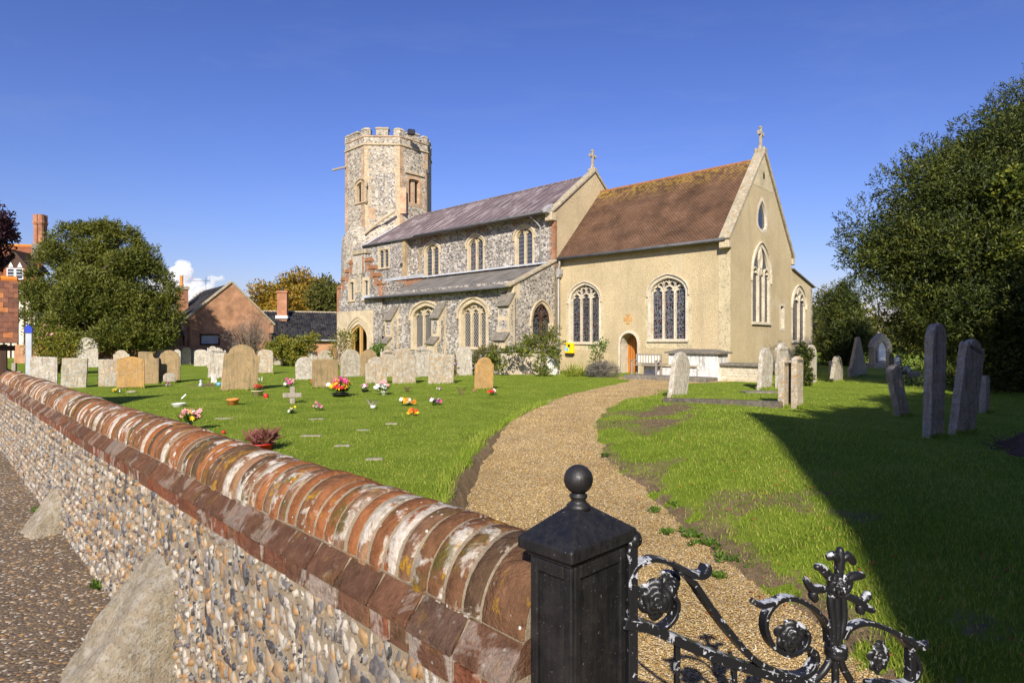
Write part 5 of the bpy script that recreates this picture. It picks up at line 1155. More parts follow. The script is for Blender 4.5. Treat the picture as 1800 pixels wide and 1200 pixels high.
HS = [
 (52, 102, 627, 680, 'flat', 'stone_white', 'square topped pale headstone at the far left, just above the wall coping', 0, 2),
 (106, 153, 629, 681, 'flat', 'stone_grey', 'square topped blotched headstone, second from the left above the wall', 2, 3),
 (134, 173, 593, 645, 'dome', 'stone_white', 'tall dome topped headstone with white lichen in front of the brown fence', 0, 1),
 (193, 219, 602, 640, 'dome', 'stone_white', 'shouldered headstone right of the brown fence, behind a lower one', 0, 0),
 (199, 228, 615, 644, 'dome', 'stone_orange', 'low shouldered headstone half hidden behind the golden sandstone stone', 0, 0),
 (172, 207, 631, 678, 'flat', 'stone_orange', 'square topped headstone with orange lichen and a small grey plaque before it', 0, 0),
 (205, 254, 626, 683, 'camber', 'stone_gold', 'golden sandstone headstone with shallow peaked top, its face flaking', 0, 2),
 (239, 264, 595, 640, 'round', 'stone_orange', 'tall round topped pale headstone in front of the left yew tree', 0, 0),
 (243, 280, 618, 674, 'broken', 'stone_sand', 'sandstone headstone with a broken upper corner behind the golden one', 0, 0),
 (279, 317, 615, 672, 'round', 'stone_sand', 'brown round topped sandstone headstone with a small stub before it', 0, 1),
 (276, 294, 606, 636, 'ogee', 'stone_white', 'small scroll topped far headstone above the round brown one', 0, 0),
 (305, 318, 614, 643, 'round', 'stone_white', 'narrow pale headstone half hidden behind the round brown sandstone', 0, 0),
 (319, 336, 610, 640, 'dome', 'stone_orange', 'small far headstone with an orange lichen foot before the brick gable', 0, 0),
 (336, 345, 615, 638, 'round', 'stone_grey', 'very narrow far headstone between two pale ones before the brick gable', 0, 0),
 (341, 365, 614, 643, 'low', 'stone_white', 'low curved far headstone with grey lichen streaks left of the tilted white one', 1, 0),
 (364, 384, 608, 646, 'ogee', 'stone_white', 'scroll topped far headstone rising behind the tilted white lichen headstone', 0, 0),
 (365, 394, 611, 667, 'ogee', 'stone_white', 'tilted white lichened headstone immediately left of the biggest brown one', 4, 2),
 (388, 452, 605, 687, 'dome', 'stone_sand', 'largest brown sandstone headstone on the left lawn, leaning to the right', 4.5, 3),
 (453, 480, 614, 657, 'low', 'stone_orange', 'pale orange speckled headstone just right of the largest brown one', 0, 0),
 (481, 495, 625, 641, 'flat', 'stone_grey', 'small far grey stone left of the yellow leaved bush', 0, 0),
 (494, 511, 622, 641, 'low', 'stone_white', 'small far whitish headstone below the yellow leaved bush', -3, 0),
 (519, 551, 627, 669, 'round', 'stone_white', 'round topped pale headstone left of the square sandstone one', 0, 1),
 (559, 586, 615, 645, 'round', 'stone_orange', 'far round topped headstone showing above the square sandstone one', 0, 0),
 (540, 558, 615, 643, 'ogee', 'stone_white', 'far mottled headstone above the gap left of the square sandstone one', 0, 0),
 (549, 595, 631, 682, 'flat', 'stone_sand', 'square topped plain brown sandstone headstone left of the big bouquet', 0, 1),
 (598, 634, 614, 664, 'round', 'stone_grey', 'round topped grey headstone standing before the porch doorway', 1, 1),
 (634, 663, 614, 663, 'round', 'stone_sand', 'rough dark brown headstone just right of the porch doorway', 0, 0),
 (642, 681, 627, 675, 'dome', 'stone_orange', 'short shouldered headstone with orange lichen before the aisle wall', 0, 2),
 (668, 692, 614, 664, 'ogee', 'stone_orange', 'headstone mostly hidden behind the short shouldered one and its broad neighbour', 0, 0),
 (689, 731, 612, 675, 'dome', 'stone_orange', 'broad tall orange speckled headstone in the middle of the aisle row', 0, 1),
 (728, 757, 608, 664, 'ogee', 'stone_white', 'whitish headstone standing behind and right of the broad speckled one', 0, 0),
 (752, 797, 621, 675, 'flat', 'stone_orange', 'square topped orange speckled headstone leaning right before the aisle window', 4, 2),
 (802, 831, 608, 661, 'round', 'stone_white', 'slim round topped headstone tilting left below the large aisle window', -2, 0),
 (833, 867, 628, 686, 'dome', 'stone_gold', 'yellow sandstone headstone with carved drapery, last before the path', 4, 3),
 (1172, 1207, 614, 701, 'round', 'stone_white', 'white lichened headstone leaning right, at the end of the dark kerb', 23, 4),
 (1330, 1357, 610, 684, 'round', 'stone_white', 'pale headstone leaning right beside the low stone tomb', 11, 1),
 (1362, 1386, 602, 681, 'ogee', 'stone_white', 'tall narrow pale headstone behind the paired stones on the right lawn', 0, 0),
 (1367, 1392, 628, 714, 'ogee', 'stone_orange', 'orange streaked headstone, left of the close pair at the kerb end', 1, 0),
 (1390, 1412, 626, 716, 'ogee', 'stone_orange', 'orange streaked headstone, right of the close pair at the kerb end', 1, 0),
 (1416, 1436, 606, 676, 'round', 'stone_white', 'pale round topped headstone with ivy climbing its left edge', 0, 0),
 (1458, 1480, 622, 671, 'round', 'stone_grey', 'headstone leaning strongly right below the columnar yew', 30, 2),
 (1456, 1466, 634, 657, 'dome', 'stone_grey', 'tiny headstone behind the strongly leaning one below the columnar yew', 0, 0),
 (1490, 1525, 592, 661, 'gable', 'stone_dark', 'grey gabled headstone with crocketed top left of the arched monument', 0, 0),
 (1557, 1572, 620, 669, 'round', 'stone_dark', 'dark round topped headstone in shade right of the arched monument', 0, 0),
 (1572, 1600, 637, 731, 'low', 'stone_dark', 'narrow dark headstone leaning left at the edge of the shade', -19, 0),
 (1620, 1660, 568, 769, 'tall', 'stone_dark', 'tallest dark round topped headstone standing in the shade', 3, 0),
 (1666, 1714, 592, 761, 'ogee', 'stone_dark', 'dark scroll shouldered headstone leaning right beside the tallest one', 14, 0),
 (1723, 1738, 660, 725, 'dome', 'stone_dark', 'small dark stub of a headstone at the right edge in shade', 0, 0),
]
for i, e in enumerate(HS):
    u0, u1, vt, vb, st, mt, lb, ro_, le = e; uc = (u0+u1)/2
    yw = -18 if uc > 1560 else random.Random(i).uniform(-6, 4)
    if uc < 900: yw -= 13
    if uc < 500: yw -= 8
    headstone(u0, u1, vt, vb, st, mt, lb, ro_, le, .11 if uc < 1000 else .14, yw)
headstone(185, 205, 655, 678.5, 'flat', 'stone_grey', 'small plain grey plaque leaning on the orange lichened square headstone', 0, 8, .05, -14)
headstone(287, 309, 655, 673.5, 'low', 'stone_grey', 'small low stub stone at the foot of the round brown headstone', 0, 4, .08, -14)
headstone(371, 381, 657, 675, 'flat', 'whitewash', 'tiny pale upright tablet left of the largest brown headstone', 0, 0, .05, -14)
# arched white monument under the yew
mn = G(1547, 646); mon = thing('arched_monument', 'white panelled gothic arched monument beneath the big yew', 'monument', mn)
FM = Frame(mn, Vector((.95, .31, 0))*1.15, Vector((.31, -.95, 0)))
h_ = 2.05; pr = [(-.62, -.1), (.62, -.1), (.62, 1.25), (.70, 1.3), (.5, 1.75), (0, h_+.12), (-.5, 1.75), (-.70, 1.3), (-.62, 1.25)]
hol = [(-.3, .45), (.3, .45)]+[(x, 1.15+z) for x, z in arch(.3, .5, 10)][::-1]
mb = MB(); vs, fs = sheet(FM, pr, [hol], .2); mb.add(vs, fs); n_ = len(pr); mb.add([FM.p(a, z, .2) for a, z in pr]+[FM.p(a, z, -.2) for a, z in pr], [[i, n_+i, n_+(i+1) % n_, (i+1) % n_] for i in range(n_)]+[list(range(n_, 2*n_))])
n_ = len(hol); mb.add([FM.p(a, z, .2) for a, z in hol]+[FM.p(a, z, .1) for a, z in hol], [[i, (i+1) % n_, n_+(i+1) % n_, n_+i] for i in range(n_)]); mb.build('gabled_frame', MAT['stone_grey'], mon)
vs, fs = sheet(FM, hol, [], .1); put('white_panel', mesh_from('white_panel', vs, fs, MAT['white_paint']), mon)
for x in (-.45, .45): MB().tube([FM.p(x, .3, .24), FM.p(x, 1.2, .24)], .06, 8).build('column', MAT['stone_grey'], mon, True); 
MB().fbox(FM, -.8, .8, -.1, .3, -.3, .4).build('plinth', MAT['stone_grey'], mon, bevel=.02)
# low kerb and small chest beyond
MB().box(G(1600, 663)+Vector((0, 0, .1)), (2.2, .3, .3), .2).build('grave_kerb', MAT['stone_grey'], None, bevel=.02, label='long low stone kerb in the light beneath the big yew', cat='grave kerb')
MB().box(G(1586, 659)+Vector((0, 0, .2)), (.55, .5, .5), .2).build('small_tomb', MAT['whitewash'], None, bevel=.03, label='small white block tomb in the light beneath the big yew', cat='tomb')
MB().prism(Frame(G(1578, 648), (1, 0, 0), (0, -1, 0)), [(-.2, -.1), (.2, -.1), (.2, .6), (0, .95), (-.2, .6)], -.06, .06).build('headstone', MAT['whitewash'], None, bevel=.02, label='small far pointed white headstone under the big yew', cat='headstone', group='headstones')
# long kerb with ledger
kp0 = G(1168, 709, .06); kp1 = G(1372, 716, .06); d_ = (kp1-kp0)
FK = Frame((kp0.x, kp0.y, 0), Vector((d_.x, d_.y, 0)).normalized(), Vector((d_.y, -d_.x, 0)).normalized())
MB().fbox(FK, -.05, d_.length+.05, -.1, .20, -.22, .0).build('grave_kerb', MAT['kerb_dark'], None, bevel=.02, seg=2, label='long dark stone kerb on the mound below the leaning white headstone', cat='grave kerb')
for (u0, u1, v, lb) in ((1305, 1366, 690, 'flat dark ledger slab sunk in grass behind the paired headstones'), (1250, 1300, 702, 'flat stone strip in grass just behind the long dark kerb')):
    a = G(u0, v); b = G(u1, v); MB().box((a+b)/2+Vector((0, 0, .02)), ((b-a).length, .5, .06), .05).build('ledger_slab', MAT['slabtop'], None, bevel=.01, label=lb, cat='ledger slab')
# chest tombs by the chancel
def chest(name, label, F, a0, a1, dep, h, body, lid, over=.1, lidh=.1, hip=0, parts=True):
    t = thing(name, label, 'tomb', F.p((a0+a1)/2, 0, -dep/2))
    MB().fbox(F, a0, a1, -.1, h, -dep, 0).build('chest_body', MAT[body], t, bevel=.02)
    if hip:
        c = (a0+a1)/2; V = [F.p(a, h, d) for a, d in ((a0-over, over), (a1+over, over), (a1+over, -dep-over), (a0-over, -dep-over))]; V += [p+Vector((0, 0, .07)) for p in V]; V += [F.p(a, h+.07+hip, d) for a, d in ((a0+.35, -dep*.4), (a1-.35, -dep*.4), (a1-.35, -dep*.6), (a0+.35, -dep*.6))]
        m_ = MB(); m_.add(V, [[3, 2, 1, 0]]+[[i, (i+1) % 4, 4+(i+1) % 4, 4+i] for i in range(4)]+[[4+i, 4+(i+1) % 4, 8+(i+1) % 4, 8+i] for i in range(4)]+[[8, 9, 10, 11]]); m_.build('lid', MAT[lid], t)
    else: MB().fbox(F, a0-over, a1+over, h+.001, h+lidh, -dep-over, over).build('lid', MAT[lid], t, bevel=.02)
    MB().fbox(F, a0-.08, a1+.08, -.1, .12, -dep-.08, .08).build('plinth', MAT[body], t, bevel=.02)
    return t
def tombF(u, v): 
    g = G(u, v); return Frame(g, WE, SO)
Ft = tombF(1258, 669)
chest('chest_tomb', 'tall whitewashed chest tomb with dark hipped lid against the chancel', Ft, -.1, 2.2, 1.0, 1.12, 'whitewash', 'slabtop', .14, .1, .13)
Ft = tombF(1338, 672); a1 = Ft.at(1236, 660)[0]
tt_ = chest('chest_tomb', 'long low stone walled tomb with dark overhanging slab', Ft, 0, a1, .9, .62, 'dress', 'slabtop', .12, .12)
mb_r = random.Random(2); z = 0.0
for r_ in range(6):
    x = -.003; z0 = r_*.105
    while x < a1-.05:
        L = mb_r.uniform(.18, .42); x1 = min(a1, x+L); MB().fbox(Ft, x, x1-.012, z0+.006, z0+.098, -.05, .006+mb_r.uniform(0, .01)).build('stone_block', MAT['ashlar_pale'], tt_, bevel=.006); x = x1
Ft = tombF(1215, 667); chest('chest_tomb', 'low whitewashed chest tomb with mossy lid behind the leaning headstone', Ft, -.2, 2.35, .75, .52, 'whitewash', 'coping', .08, .1)
# step / platform
sa = G(1240, 672); sb = G(1095, 665); d_ = sb-sa; FSt = Frame(sa, d_.normalized(), Vector((d_.y, -d_.x, 0)).normalized()*1)
FSt.n = FSt.n if FSt.n.y < 0 else -FSt.n
MB().fbox(FSt, 0, d_.length, -.1, .16, -1.2, 0).build('stone_step', MAT['slabtop'], None, bevel=.02, label='long stone step in front of the bench and tombs', cat='step')
# bench
bt = G(1132, 664.5); bn = thing('bench', 'slatted wooden bench, bleached pale, beside the priest door', 'bench', bt)
FB = Frame(bt-SO*0, WE, SO); zb = .16
for a in (-.62, .62):
    for d in (.0, -.42): MB().fbox(FB, a-.035, a+.035, zb, zb+(.62 if d == 0 else .92), d-.035, d+.035).build('leg', MAT['oldwood'], bn)
    MB().fbox(FB, a-.04, a+.04, zb+.621, zb+.66, -.45, .08).build('armrest', MAT['oldwood'], bn)
for k in range(4): MB().fbox(FB, -.66, .66, zb+.40, zb+.43, -.40+k*.11, -.31+k*.11).build('seat_slat', MAT['oldwood'], bn)
MB().fbox(FB, -.58, .58, zb+.86, zb+.93, -.44, -.40).build('top_rail', MAT['oldwood'], bn); MB().fbox(FB, -.58, .58, zb+.48, zb+.53, -.44, -.40).build('lower_rail', MAT['oldwood'], bn)
for k in range(8): MB().fbox(FB, -.53+k*.145, -.47+k*.145, zb+.531, zb+.859, -.43, -.41).build('back_slat', MAT['white_paint'], bn)
# ivy covered tomb wall beside the aisle
iv0 = G(985, 658); iv1 = G(852, 658); d_ = iv1-iv0; FI = Frame(iv0, d_.normalized(), Vector((0, -1, 0)))
lw = thing('slab_wall', 'low wall of old grave slabs overgrown with ivy beside the aisle', 'wall', (iv0+iv1)/2)
MB().fbox(FI, 0, d_.length, -.1, 1.12, -.35, -.08).build('backing', MAT['stone_grey'], lw)
MB().fbox(FI, -.05, d_.length+.05, 1.121, 1.22, -.42, .06).build('coping_slab', MAT['slabtop'], lw, bevel=.02)
for (u0, u1, v0, st, mt) in ((877, 890, 621, 'round', 'stone_grey'), (890, 945, 617, 'low', 'stone_orange'), (962, 980, 620, 'gable', 'whitewash')):
    a0 = FI.at(u1, 640)[0]; a1 = FI.at(u0, 640)[0]; P = [((a0+a1)/2+x, z) for x, z in profile(st, a1-a0, FI.at(u0, v0)[1], u0)]; MB().prism(FI, P, -.079, .03).build('grave_slab', MAT[mt], lw, bevel=.012)
# ------------------------------------------------------------------ flowers and grave goods
def blooms(c, r, n, size, flat_=.7, rng=None, petals=True):
    mb = MB(); rng = rng or random.Random(1)
    for i in range(n):
        while True:
            q = Vector((rng.uniform(-1, 1), rng.uniform(-1, 1), rng.uniform(-.3, 1)))
            if q.length < 1: break
        p = Vector(c)+Vector((q.x*r, q.y*r, q.z*r*flat_)); s = size*rng.uniform(.7, 1.25)
        n_ = Vector((rng.uniform(-.7, .7), rng.uniform(-1.2, .2), rng.uniform(.1, 1))).normalized(); t = n_.orthogonal().normalized(); b = n_.cross(t)
        pet = 6; cv = p+n_*s*.12; vs = [cv]; fs = []
        for k in range(pet):
            a = 2*PI*k/pet; d0 = t*math.cos(a)+b*math.sin(a); d1 = t*math.cos(a+.42)+b*math.sin(a+.42); d2 = t*math.cos(a-.42)+b*math.sin(a-.42)
            j = len(vs); vs += [p+d2*s*.62+n_*s*.28, p+d0*s+n_*s*.16, p+d1*s*.62+n_*s*.28]; fs += [[0, j, j+1], [0, j+1, j+2]]
        mb.add(vs, fs); mb.ico(p-n_*s*.02, s*.34, 1, (1, 1, 1), .2)
    return mb
def leaves(c, r, n, L, w, rng, up=.8):
    mb = MB()
    for i in range(n):
        a = rng.uniform(0, 2*PI); e = rng.uniform(.2, 1.0); d = Vector((math.cos(a)*(1-e*up), math.sin(a)*(1-e*up), e)).normalized(); s = d.orthogonal().normalized(); s = (Matrix.Rotation(rng.uniform(0, PI), 3, d) @ s)
        p = Vector(c)+Vector((rng.uniform(-r, r), rng.uniform(-r, r), rng.uniform(0, r*.6)))*.6; l = L*rng.uniform(.6, 1.2)
        mb.add([p-s*w*.3, p+d*l*.5-s*w, p+d*l, p+d*l*.5+s*w, p+s*w*.3], [[0, 1, 2, 3, 4]])
    return mb
def pot(c, r0, r1, h, mat, parent, name='pot'): return MB().lathe(c, [(r0*.2, 0), (r0, 0), (r1, h*.85), (r1*1.1, h*.86), (r1*1.1, h), (r1*.9, h), (r1*.85, h*.8)], 18).build(name, MAT[mat], parent, True)
def bunch(u, v, wpx, hpx, cols, label, pt=None, n=9, leaf='weed', name='flower_bunch', seed=0, cat='flowers', leafn=26):
    rng = random.Random(int(u*3+v)); g = G(u, v); h0 = float(terrain(np.array(g.x), np.array(g.y))[0]); g = G(u, v, h0); Y = g.y; W = wpx*Y/FOC; H = hpx*Y/FOC
    t = thing(name, label, cat, g, 'flowers on the graves'); ph = 0
    if pt: mat, pr, ph = pt; ph *= H; pot(g+Vector((0, 0, -.01)), pr*W*.8, pr*W, ph, mat, t)
    c = g+Vector((0, 0, ph+(H-ph)*.42)); r = W*.42
    if leafn: leaves(g+Vector((0, 0, ph*.9)), r*.8, leafn, (H-ph)*.8, max(.012, W*.05), rng, .6).build('leaf_cluster', MAT[leaf], t)
    for i, (cn, k) in enumerate(cols):
        off = Vector((rng.uniform(-.3, .3)*r, 0, rng.uniform(-.1, .2)*r)); blooms(c+off, r*.9, k, max(.03, W*.12), (H-ph)/W*1.1, rng).build('%s_blossoms' % cn, FL[cn], t)
    return t
bunch(333, 757, 50, 42, [('peach', 9), ('pink', 7), ('yellow', 2), ('white', 2)], 'pink lilies in a grey vase just beyond the wall', ('greyvase', .10, .38), leafn=40)
hp_ = G(461, 791); t = thing('heather_pot', 'red bowl of maroon heather just beyond the wall', 'potted plant', hp_, 'flowers on the graves')
pot(hp_, .13, .16, .11, 'redpot', t); leaves(hp_+Vector((0, 0, .1)), .22, 260, .24, .012, random.Random(4), .35).build('heather_sprigs', MAT['heather'], t); blooms(hp_+Vector((-.05, 0, .24)), .17, 12, .018, .6, random.Random(8)).build('magenta_blossoms', FL['magenta'], t)
bunch(453, 696, 25, 24, [('red', 16)], 'red cyclamen in a cream pot right of the largest headstone', ('creampot', .38, .45))
bunch(508, 681, 26, 18, [('magenta', 8), ('white', 5), ('pink', 5)], 'pink and magenta flowers behind the wooden cross')
bunch(513, 727, 24, 16, [('yellow', 5), ('white', 5)], 'yellow and white flowers at the foot of the wooden cross')
bunch(561, 722, 23, 17, [('pink', 6), ('white', 4), ('magenta', 3)], 'small pink and white posy right of the wooden cross', None, leafn=10)
bunch(598, 697, 46, 36, [('yellow', 16), ('red', 9), ('gold', 6), ('magenta', 4), ('white', 3)], 'large yellow and red bouquet beside the square sandstone headstone', ('blackish', .3, .2), leafn=40)
bunch(642, 689, 20, 16, [('pink', 6), ('white', 5), ('magenta', 3)], 'small pink and white pot of flowers right of the large bouquet', ('blackish', .3, .3))
bunch(675, 694, 38, 24, [('white', 13), ('pink', 4)], 'white blossoms in a small blue and white jar', ('whitepot', .14, .3), leafn=30)
bunch(716, 713, 34, 17, [('gold', 8), ('white', 5), ('orange', 2)], 'orange and cream flowers lying on the middle of the lawn', None, leafn=14)
bunch(724, 730, 28, 13, [('orange', 14), ('red', 6), ('yellow', 5)], 'low mat of orange and red flowers below the orange and cream ones', None, leafn=6)
bunch(766, 712, 30, 17, [('purple', 7), ('white', 6), ('magenta', 3)], 'purple and white flowers on the lawn toward the path', None, leafn=14)
bunch(866, 694, 22, 13, [('red', 9), ('magenta', 3), ('white', 2)], 'red roses on the grass at the carved yellow headstone', None, leafn=14)
bunch(204, 691, 20, 10, [('yellow', 7), ('white', 4)], 'yellow and white flowers before the golden headstone', None, leafn=20)
bunch(295, 680, 15, 13, [('magenta', 4), ('mauve', 5)], 'mauve flowers at the small stub stone', None, leafn=5)
bunch(365, 678, 8, 7, [('magenta', 4)], 'tiny magenta posy left of the largest brown headstone', None, leafn=4)
bunch(457, 674, 12, 14, [('white', 8)], 'white flowers at the right foot of the largest brown headstone', None, leafn=8)
bunch(548, 677, 7, 12, [('red', 4)], 'small dark red posy at the left foot of the square sandstone headstone', None, leafn=10)
bunch(833, 688, 7, 4, [('magenta', 4)], 'tiny magenta flower left of the red roses', None, leafn=0)
bunch(210, 718, 12, 7, [('mauve', 5)], 'pale mauve flowers peeping over the wall coping', None, leafn=4)
bunch(771, 686, 12, 6, [('white', 4), ('purple', 3)], 'small faded posy in grass below the leaning speckled headstone', None, leafn=6)
def dry(u, v, wpx, hpx, label, mat='oldwood', n=12):
    g = G(u, v); Y = g.y; r = random.Random(u); mb = MB()
    for i in range(n):
        a = r.uniform(-1, 1)*wpx*Y/FOC*.5; mb.tube([g+Vector((a*.15, 0, 0)), g+Vector((a*.6, r.uniform(-.1, .1), hpx*Y/FOC*.6)), g+Vector((a, r.uniform(-.15, .15), hpx*Y/FOC*r.uniform(.7, 1)))], .006, 4)
    return mb.build('dried_stems', MAT[mat], None, label=label, cat='dried flowers', group='flowers on the graves')
dry(656, 717, 30, 16, 'fan of dried stems in a white holder left of the orange flowers'); dry(811, 694, 22, 16, 'dried brown stalks left of the carved yellow headstone', 'twig'); dry(716, 688, 13, 9, 'dead brown plant tuft below the broad speckled headstone', 'twig', 20)
g = G(656, 717); MB().lathe(g, [(.02, 0), (.06, 0), (.07, .07), (.05, .07)], 12).build('flower_holder', MAT['whitepot'], None, True, label='white flower holder of the fan of dried stems', cat='flower holder')
g = G(409.5, 713); MB().lathe(g, [(.02, 0), (.105, 0), (.135, .14), (.155, .145), (.155, .185), (.13, .185), (.12, .1), (0, .09)], 24).build('terracotta_pot', MAT['terracotta'], None, True, label='empty orange terracotta pot on the left lawn', cat='pot')
g = G(314.5, 716); MB().lathe(g, [(.02, 0), (.13, 0), (.16, .1), (.17, .11), (.15, .11), (.13, .06), (0, .05)], 24).build('white_bowl', MAT['whitepot'], None, True, label='white bowl on the lawn left of the terracotta pot', cat='bowl')
g = G(322, 703); MB().box(g+Vector((0, 0, .09)), (.03, .01, .22), .2, Matrix.Rotation(R(45), 3, 'Y')).build('plant_label', MAT['white_paint'], None, label='white plant label sticking out of grass behind the white bowl', cat='plant label')
g = G(467.5, 700); MB().lathe(g, [(.05, 0), (.065, .01), (.065, .13), (.05, .14)], 14).build('candle_jar', MAT['redpot'], None, True, label='dark red candle jar beside the cyclamen pot', cat='candle jar')
g = G(385, 678); MB().lathe(g, [(.05, 0), (.08, .01), (.085, .13), (.07, .13)], 14).build('blue_pot', MAT['skyblue'], None, True, label='small blue and white pot at the left foot of the largest headstone', cat='pot')
g = G(353, 679); MB().lathe(g, [(.03, 0), (.09, .02), (.05, .12), (.03, .16), (.05, .2), (.03, .24), (0, .25)], 12).build('stone_ornament', MAT['lead_pale'], None, True, label='little grey ornament on grass left of the pale upright tablet', cat='ornament')
g = G(171, 704); MB().ico(g+Vector((0, 0, .05)), .11, 2, (1.2, .8, .6), .3).build('white_stone', MAT['whitewash'], None, True, label='white rounded stone on grass close behind the wall', cat='stone')
g = G(232, 690); MB().ico(g+Vector((0, 0, .03)), .10, 2, (1.6, .8, .35), .3).build('stone_tablet', MAT['stone_grey'], None, True, label='small flat pinkish stone on grass before the golden headstone', cat='stone')
g = G(393, 764); MB().ico(g+Vector((0, 0, .05)), .035, 2).build('red_ball', MAT['redpot'], None, True, label='small red ball on grass left of the heather bowl', cat='ball')
g = G(613, 723); MB().box(g+Vector((0, 0, .03)), (.13, .1, .08), .4).build('terracotta_shard', MAT['terracotta'], None, label='broken terracotta piece below the small pink posy', cat='shard', bevel=.01) if False else None
g = G(514, 709); cr = thing('wooden_cross', 'grey weathered wooden grave cross on the left lawn', 'grave cross', g); FX = Frame(g, Vector((.98, .2, 0)), Vector((.2, -.98, 0)))
MB().fbox(FX, -.065, .065, -.1, .455, -.025, .025).build('upright', MAT['oldwood'], cr, bevel=.006); MB().fbox(FX, -.235, .235, .165, .285, .0255, .05).build('crossbar', MAT['oldwood'], cr, bevel=.006)
for i, (u0, u1, v, lb) in enumerate(((376, 412, 736, 'right of the pink lilies'), (525, 570, 767, 'above the red heather bowl'), (625, 651, 756, 'toward the middle of the near lawn'), (675, 701, 744, 'below the orange flower mat'), (585, 618, 784, 'in the near lawn beyond the wall coping'), (640, 676, 806, 'nearest the wall in the lawn'), (540, 572, 736, 'below the pink posy'))):
    a = G(u0, v); b = G(u1, v); c_ = (a+b)/2; c_.z = float(terrain(np.array(c_.x), np.array(c_.y))[0])-.012
    MB().box(c_, ((b-a).length*.8, .13, .05), .03*i).build('grave_marker', MAT['stone_grey'], None, bevel=.006, label='flat stone grave marker set in grass '+lb, cat='grave marker', group='flat grave markers')

# ------------------------------------------------------------------ foliage generator
def foliage(lobes, n, L, W, mat, name, parent, seed=1, k=5, up=.25, fill=.45, kind=None, spread=.5, clump=0, **kw):
    "n sprays per square-metre-weighted lobe; each spray is k leaf quads along a twig"
    r = np.random.default_rng(seed); lob = np.array(lobes, float)
    if clump:
        out = []
        for e in lob:
            rm = e[3:].mean(); m = max(5, int(clump*rm*rm)); big = 1.45 if clump < 10 else 1.0
            d = r.normal(size=(m, 3)); d /= np.linalg.norm(d, axis=1)[:, None]; q = np.clip(r.uniform(.22, .42, m)*rm*big, .16, .62*big)
            c = e[:3]+d*e[3:]*r.uniform(.5, 1.2, m)[:, None]
            out.append(np.column_stack([c, q*r.uniform(.8, 1.4, m), q*r.uniform(.8, 1.4, m), q*r.uniform(.7, 1.2, m)])); out.append(np.concatenate([e[:3], e[3:]*.62])[None])
        lob = np.vstack(out)
    wgt = (lob[:, 3]*lob[:, 5]+lob[:, 4]*lob[:, 5]+lob[:, 3]*lob[:, 4]); wgt /= wgt.sum()
    idx = r.choice(len(lob), n, p=wgt); d = r.normal(size=(n, 3)); d /= np.linalg.norm(d, axis=1)[:, None]
    rad = 1-np.abs(r.normal(0, fill*.35, n)); rad = np.clip(rad, .15, 1.12)
    lump = 1+.16*np.sin(d[:, 0]*7+idx*1.7)*np.sin(d[:, 1]*6+idx)*np.sin(d[:, 2]*8+idx*2.3)
    P = lob[idx, :3]+d*lob[idx, 3:]*(rad*lump)[:, None]
    D = d*.8+r.normal(0, .45, (n, 3)); D[:, 2] += up; D /= np.linalg.norm(D, axis=1)[:, None]
    j = np.arange(k)/max(1, k-1); S = r.normal(size=(n, k, 3)); S -= (S*D[:, None]).sum(-1, keepdims=True)*D[:, None]; S /= np.linalg.norm(S, axis=2)[..., None]+1e-6
    Q = P[:, None]+D[:, None]*(j[None, :, None]*L*1.6)
    E = D[:, None]*.7+S*spread*1.4; E /= np.linalg.norm(E, axis=2)[..., None]
    T = np.cross(E, S+r.normal(0, .5, S.shape)); T /= np.linalg.norm(T, axis=2)[..., None]+1e-6
    l = L*r.uniform(.6, 1.3, (n, k, 1)); w = W*r.uniform(.7, 1.3, (n, k, 1))
    V = np.stack([Q, Q+E*l*.5+T*w, Q+E*l, Q+E*l*.5-T*w], 2).reshape(-1, 3); F = np.arange(len(V)).reshape(-1, 4)
    return put(name, np_mesh(name, V, F, MAT[mat]), parent, kind=kind, **kw)
def LB(u, v, y, r, sz=1.0): p = AT(u, v, y); return (p.x, p.y, p.z, r, r, r*sz)
def trunk(base, top, r, mb=None, n=8, seed=1, limbs=5):
    rg = random.Random(seed); mb = mb or MB(); b = Vector(base); t = Vector(top)
    P = [b+(t-b)*f+Vector((rg.uniform(-.1, .1), rg.uniform(-.1, .1), 0))*(f*3) for f in (0, .12, .35, .65, 1)]; mb.tube(P, [r*1.35, r, r*.85, r*.6, r*.25], n)
    for i in range(limbs):
        f = rg.uniform(.3, .85); q = b+(t-b)*f; a = rg.uniform(0, 2*PI); l = (t-b).length*rg.uniform(.25, .5)
        e = q+Vector((math.cos(a)*l, math.sin(a)*l, l*.5)); mb.tube([q, (q+e)/2+Vector((0, 0, l*.1)), e], [r*.4, r*.25, r*.06], 6)
    return mb
# big yew on the right
yew = thing('yew_tree', 'huge dark yew tree filling the right edge of the churchyard', 'tree', (18.8, 22.6, 0))
trunk((18.8, 22.6, -.2), (19.2, 23, 8.5), .55, seed=4, limbs=9).build('trunk', MAT['bark'], yew, True)
YL = [(1540, 450, 21.5, .95), (1515, 475, 21.5, .6), (1550, 510, 21.5, .95), (1620, 345, 22.5, 1.2), (1600, 430, 21.5, 1.6), (1575, 400, 22, .9), (1672, 300, 23, 1.2), (1655, 380, 21.5, 1.8), (1735, 262, 23.5, 1.3), (1722, 320, 22, 2.0), (1795, 240, 23.8, 1.4), (1800, 300, 21.8, 2.1), (1765, 420, 20.6, 2.0), (1680, 480, 21, 1.8), (1620, 505, 21.8, 1.35), (1790, 520, 20, 1.8), (1725, 560, 20.3, 1.8), (1655, 575, 21.4, 1.6), (1830, 610, 19.6, 1.8), (1860, 300, 22, 2.6), (1880, 460, 20, 2.4), (1605, 575, 23, .9), (1700, 640, 20.7, 1.3), (1775, 650, 19.8, 1.3), (1865, 210, 24, 1.7), (1565, 460, 22.3, 1.3), (1690, 345, 24, 1.6), (1770, 310, 24.5, 1.8)]
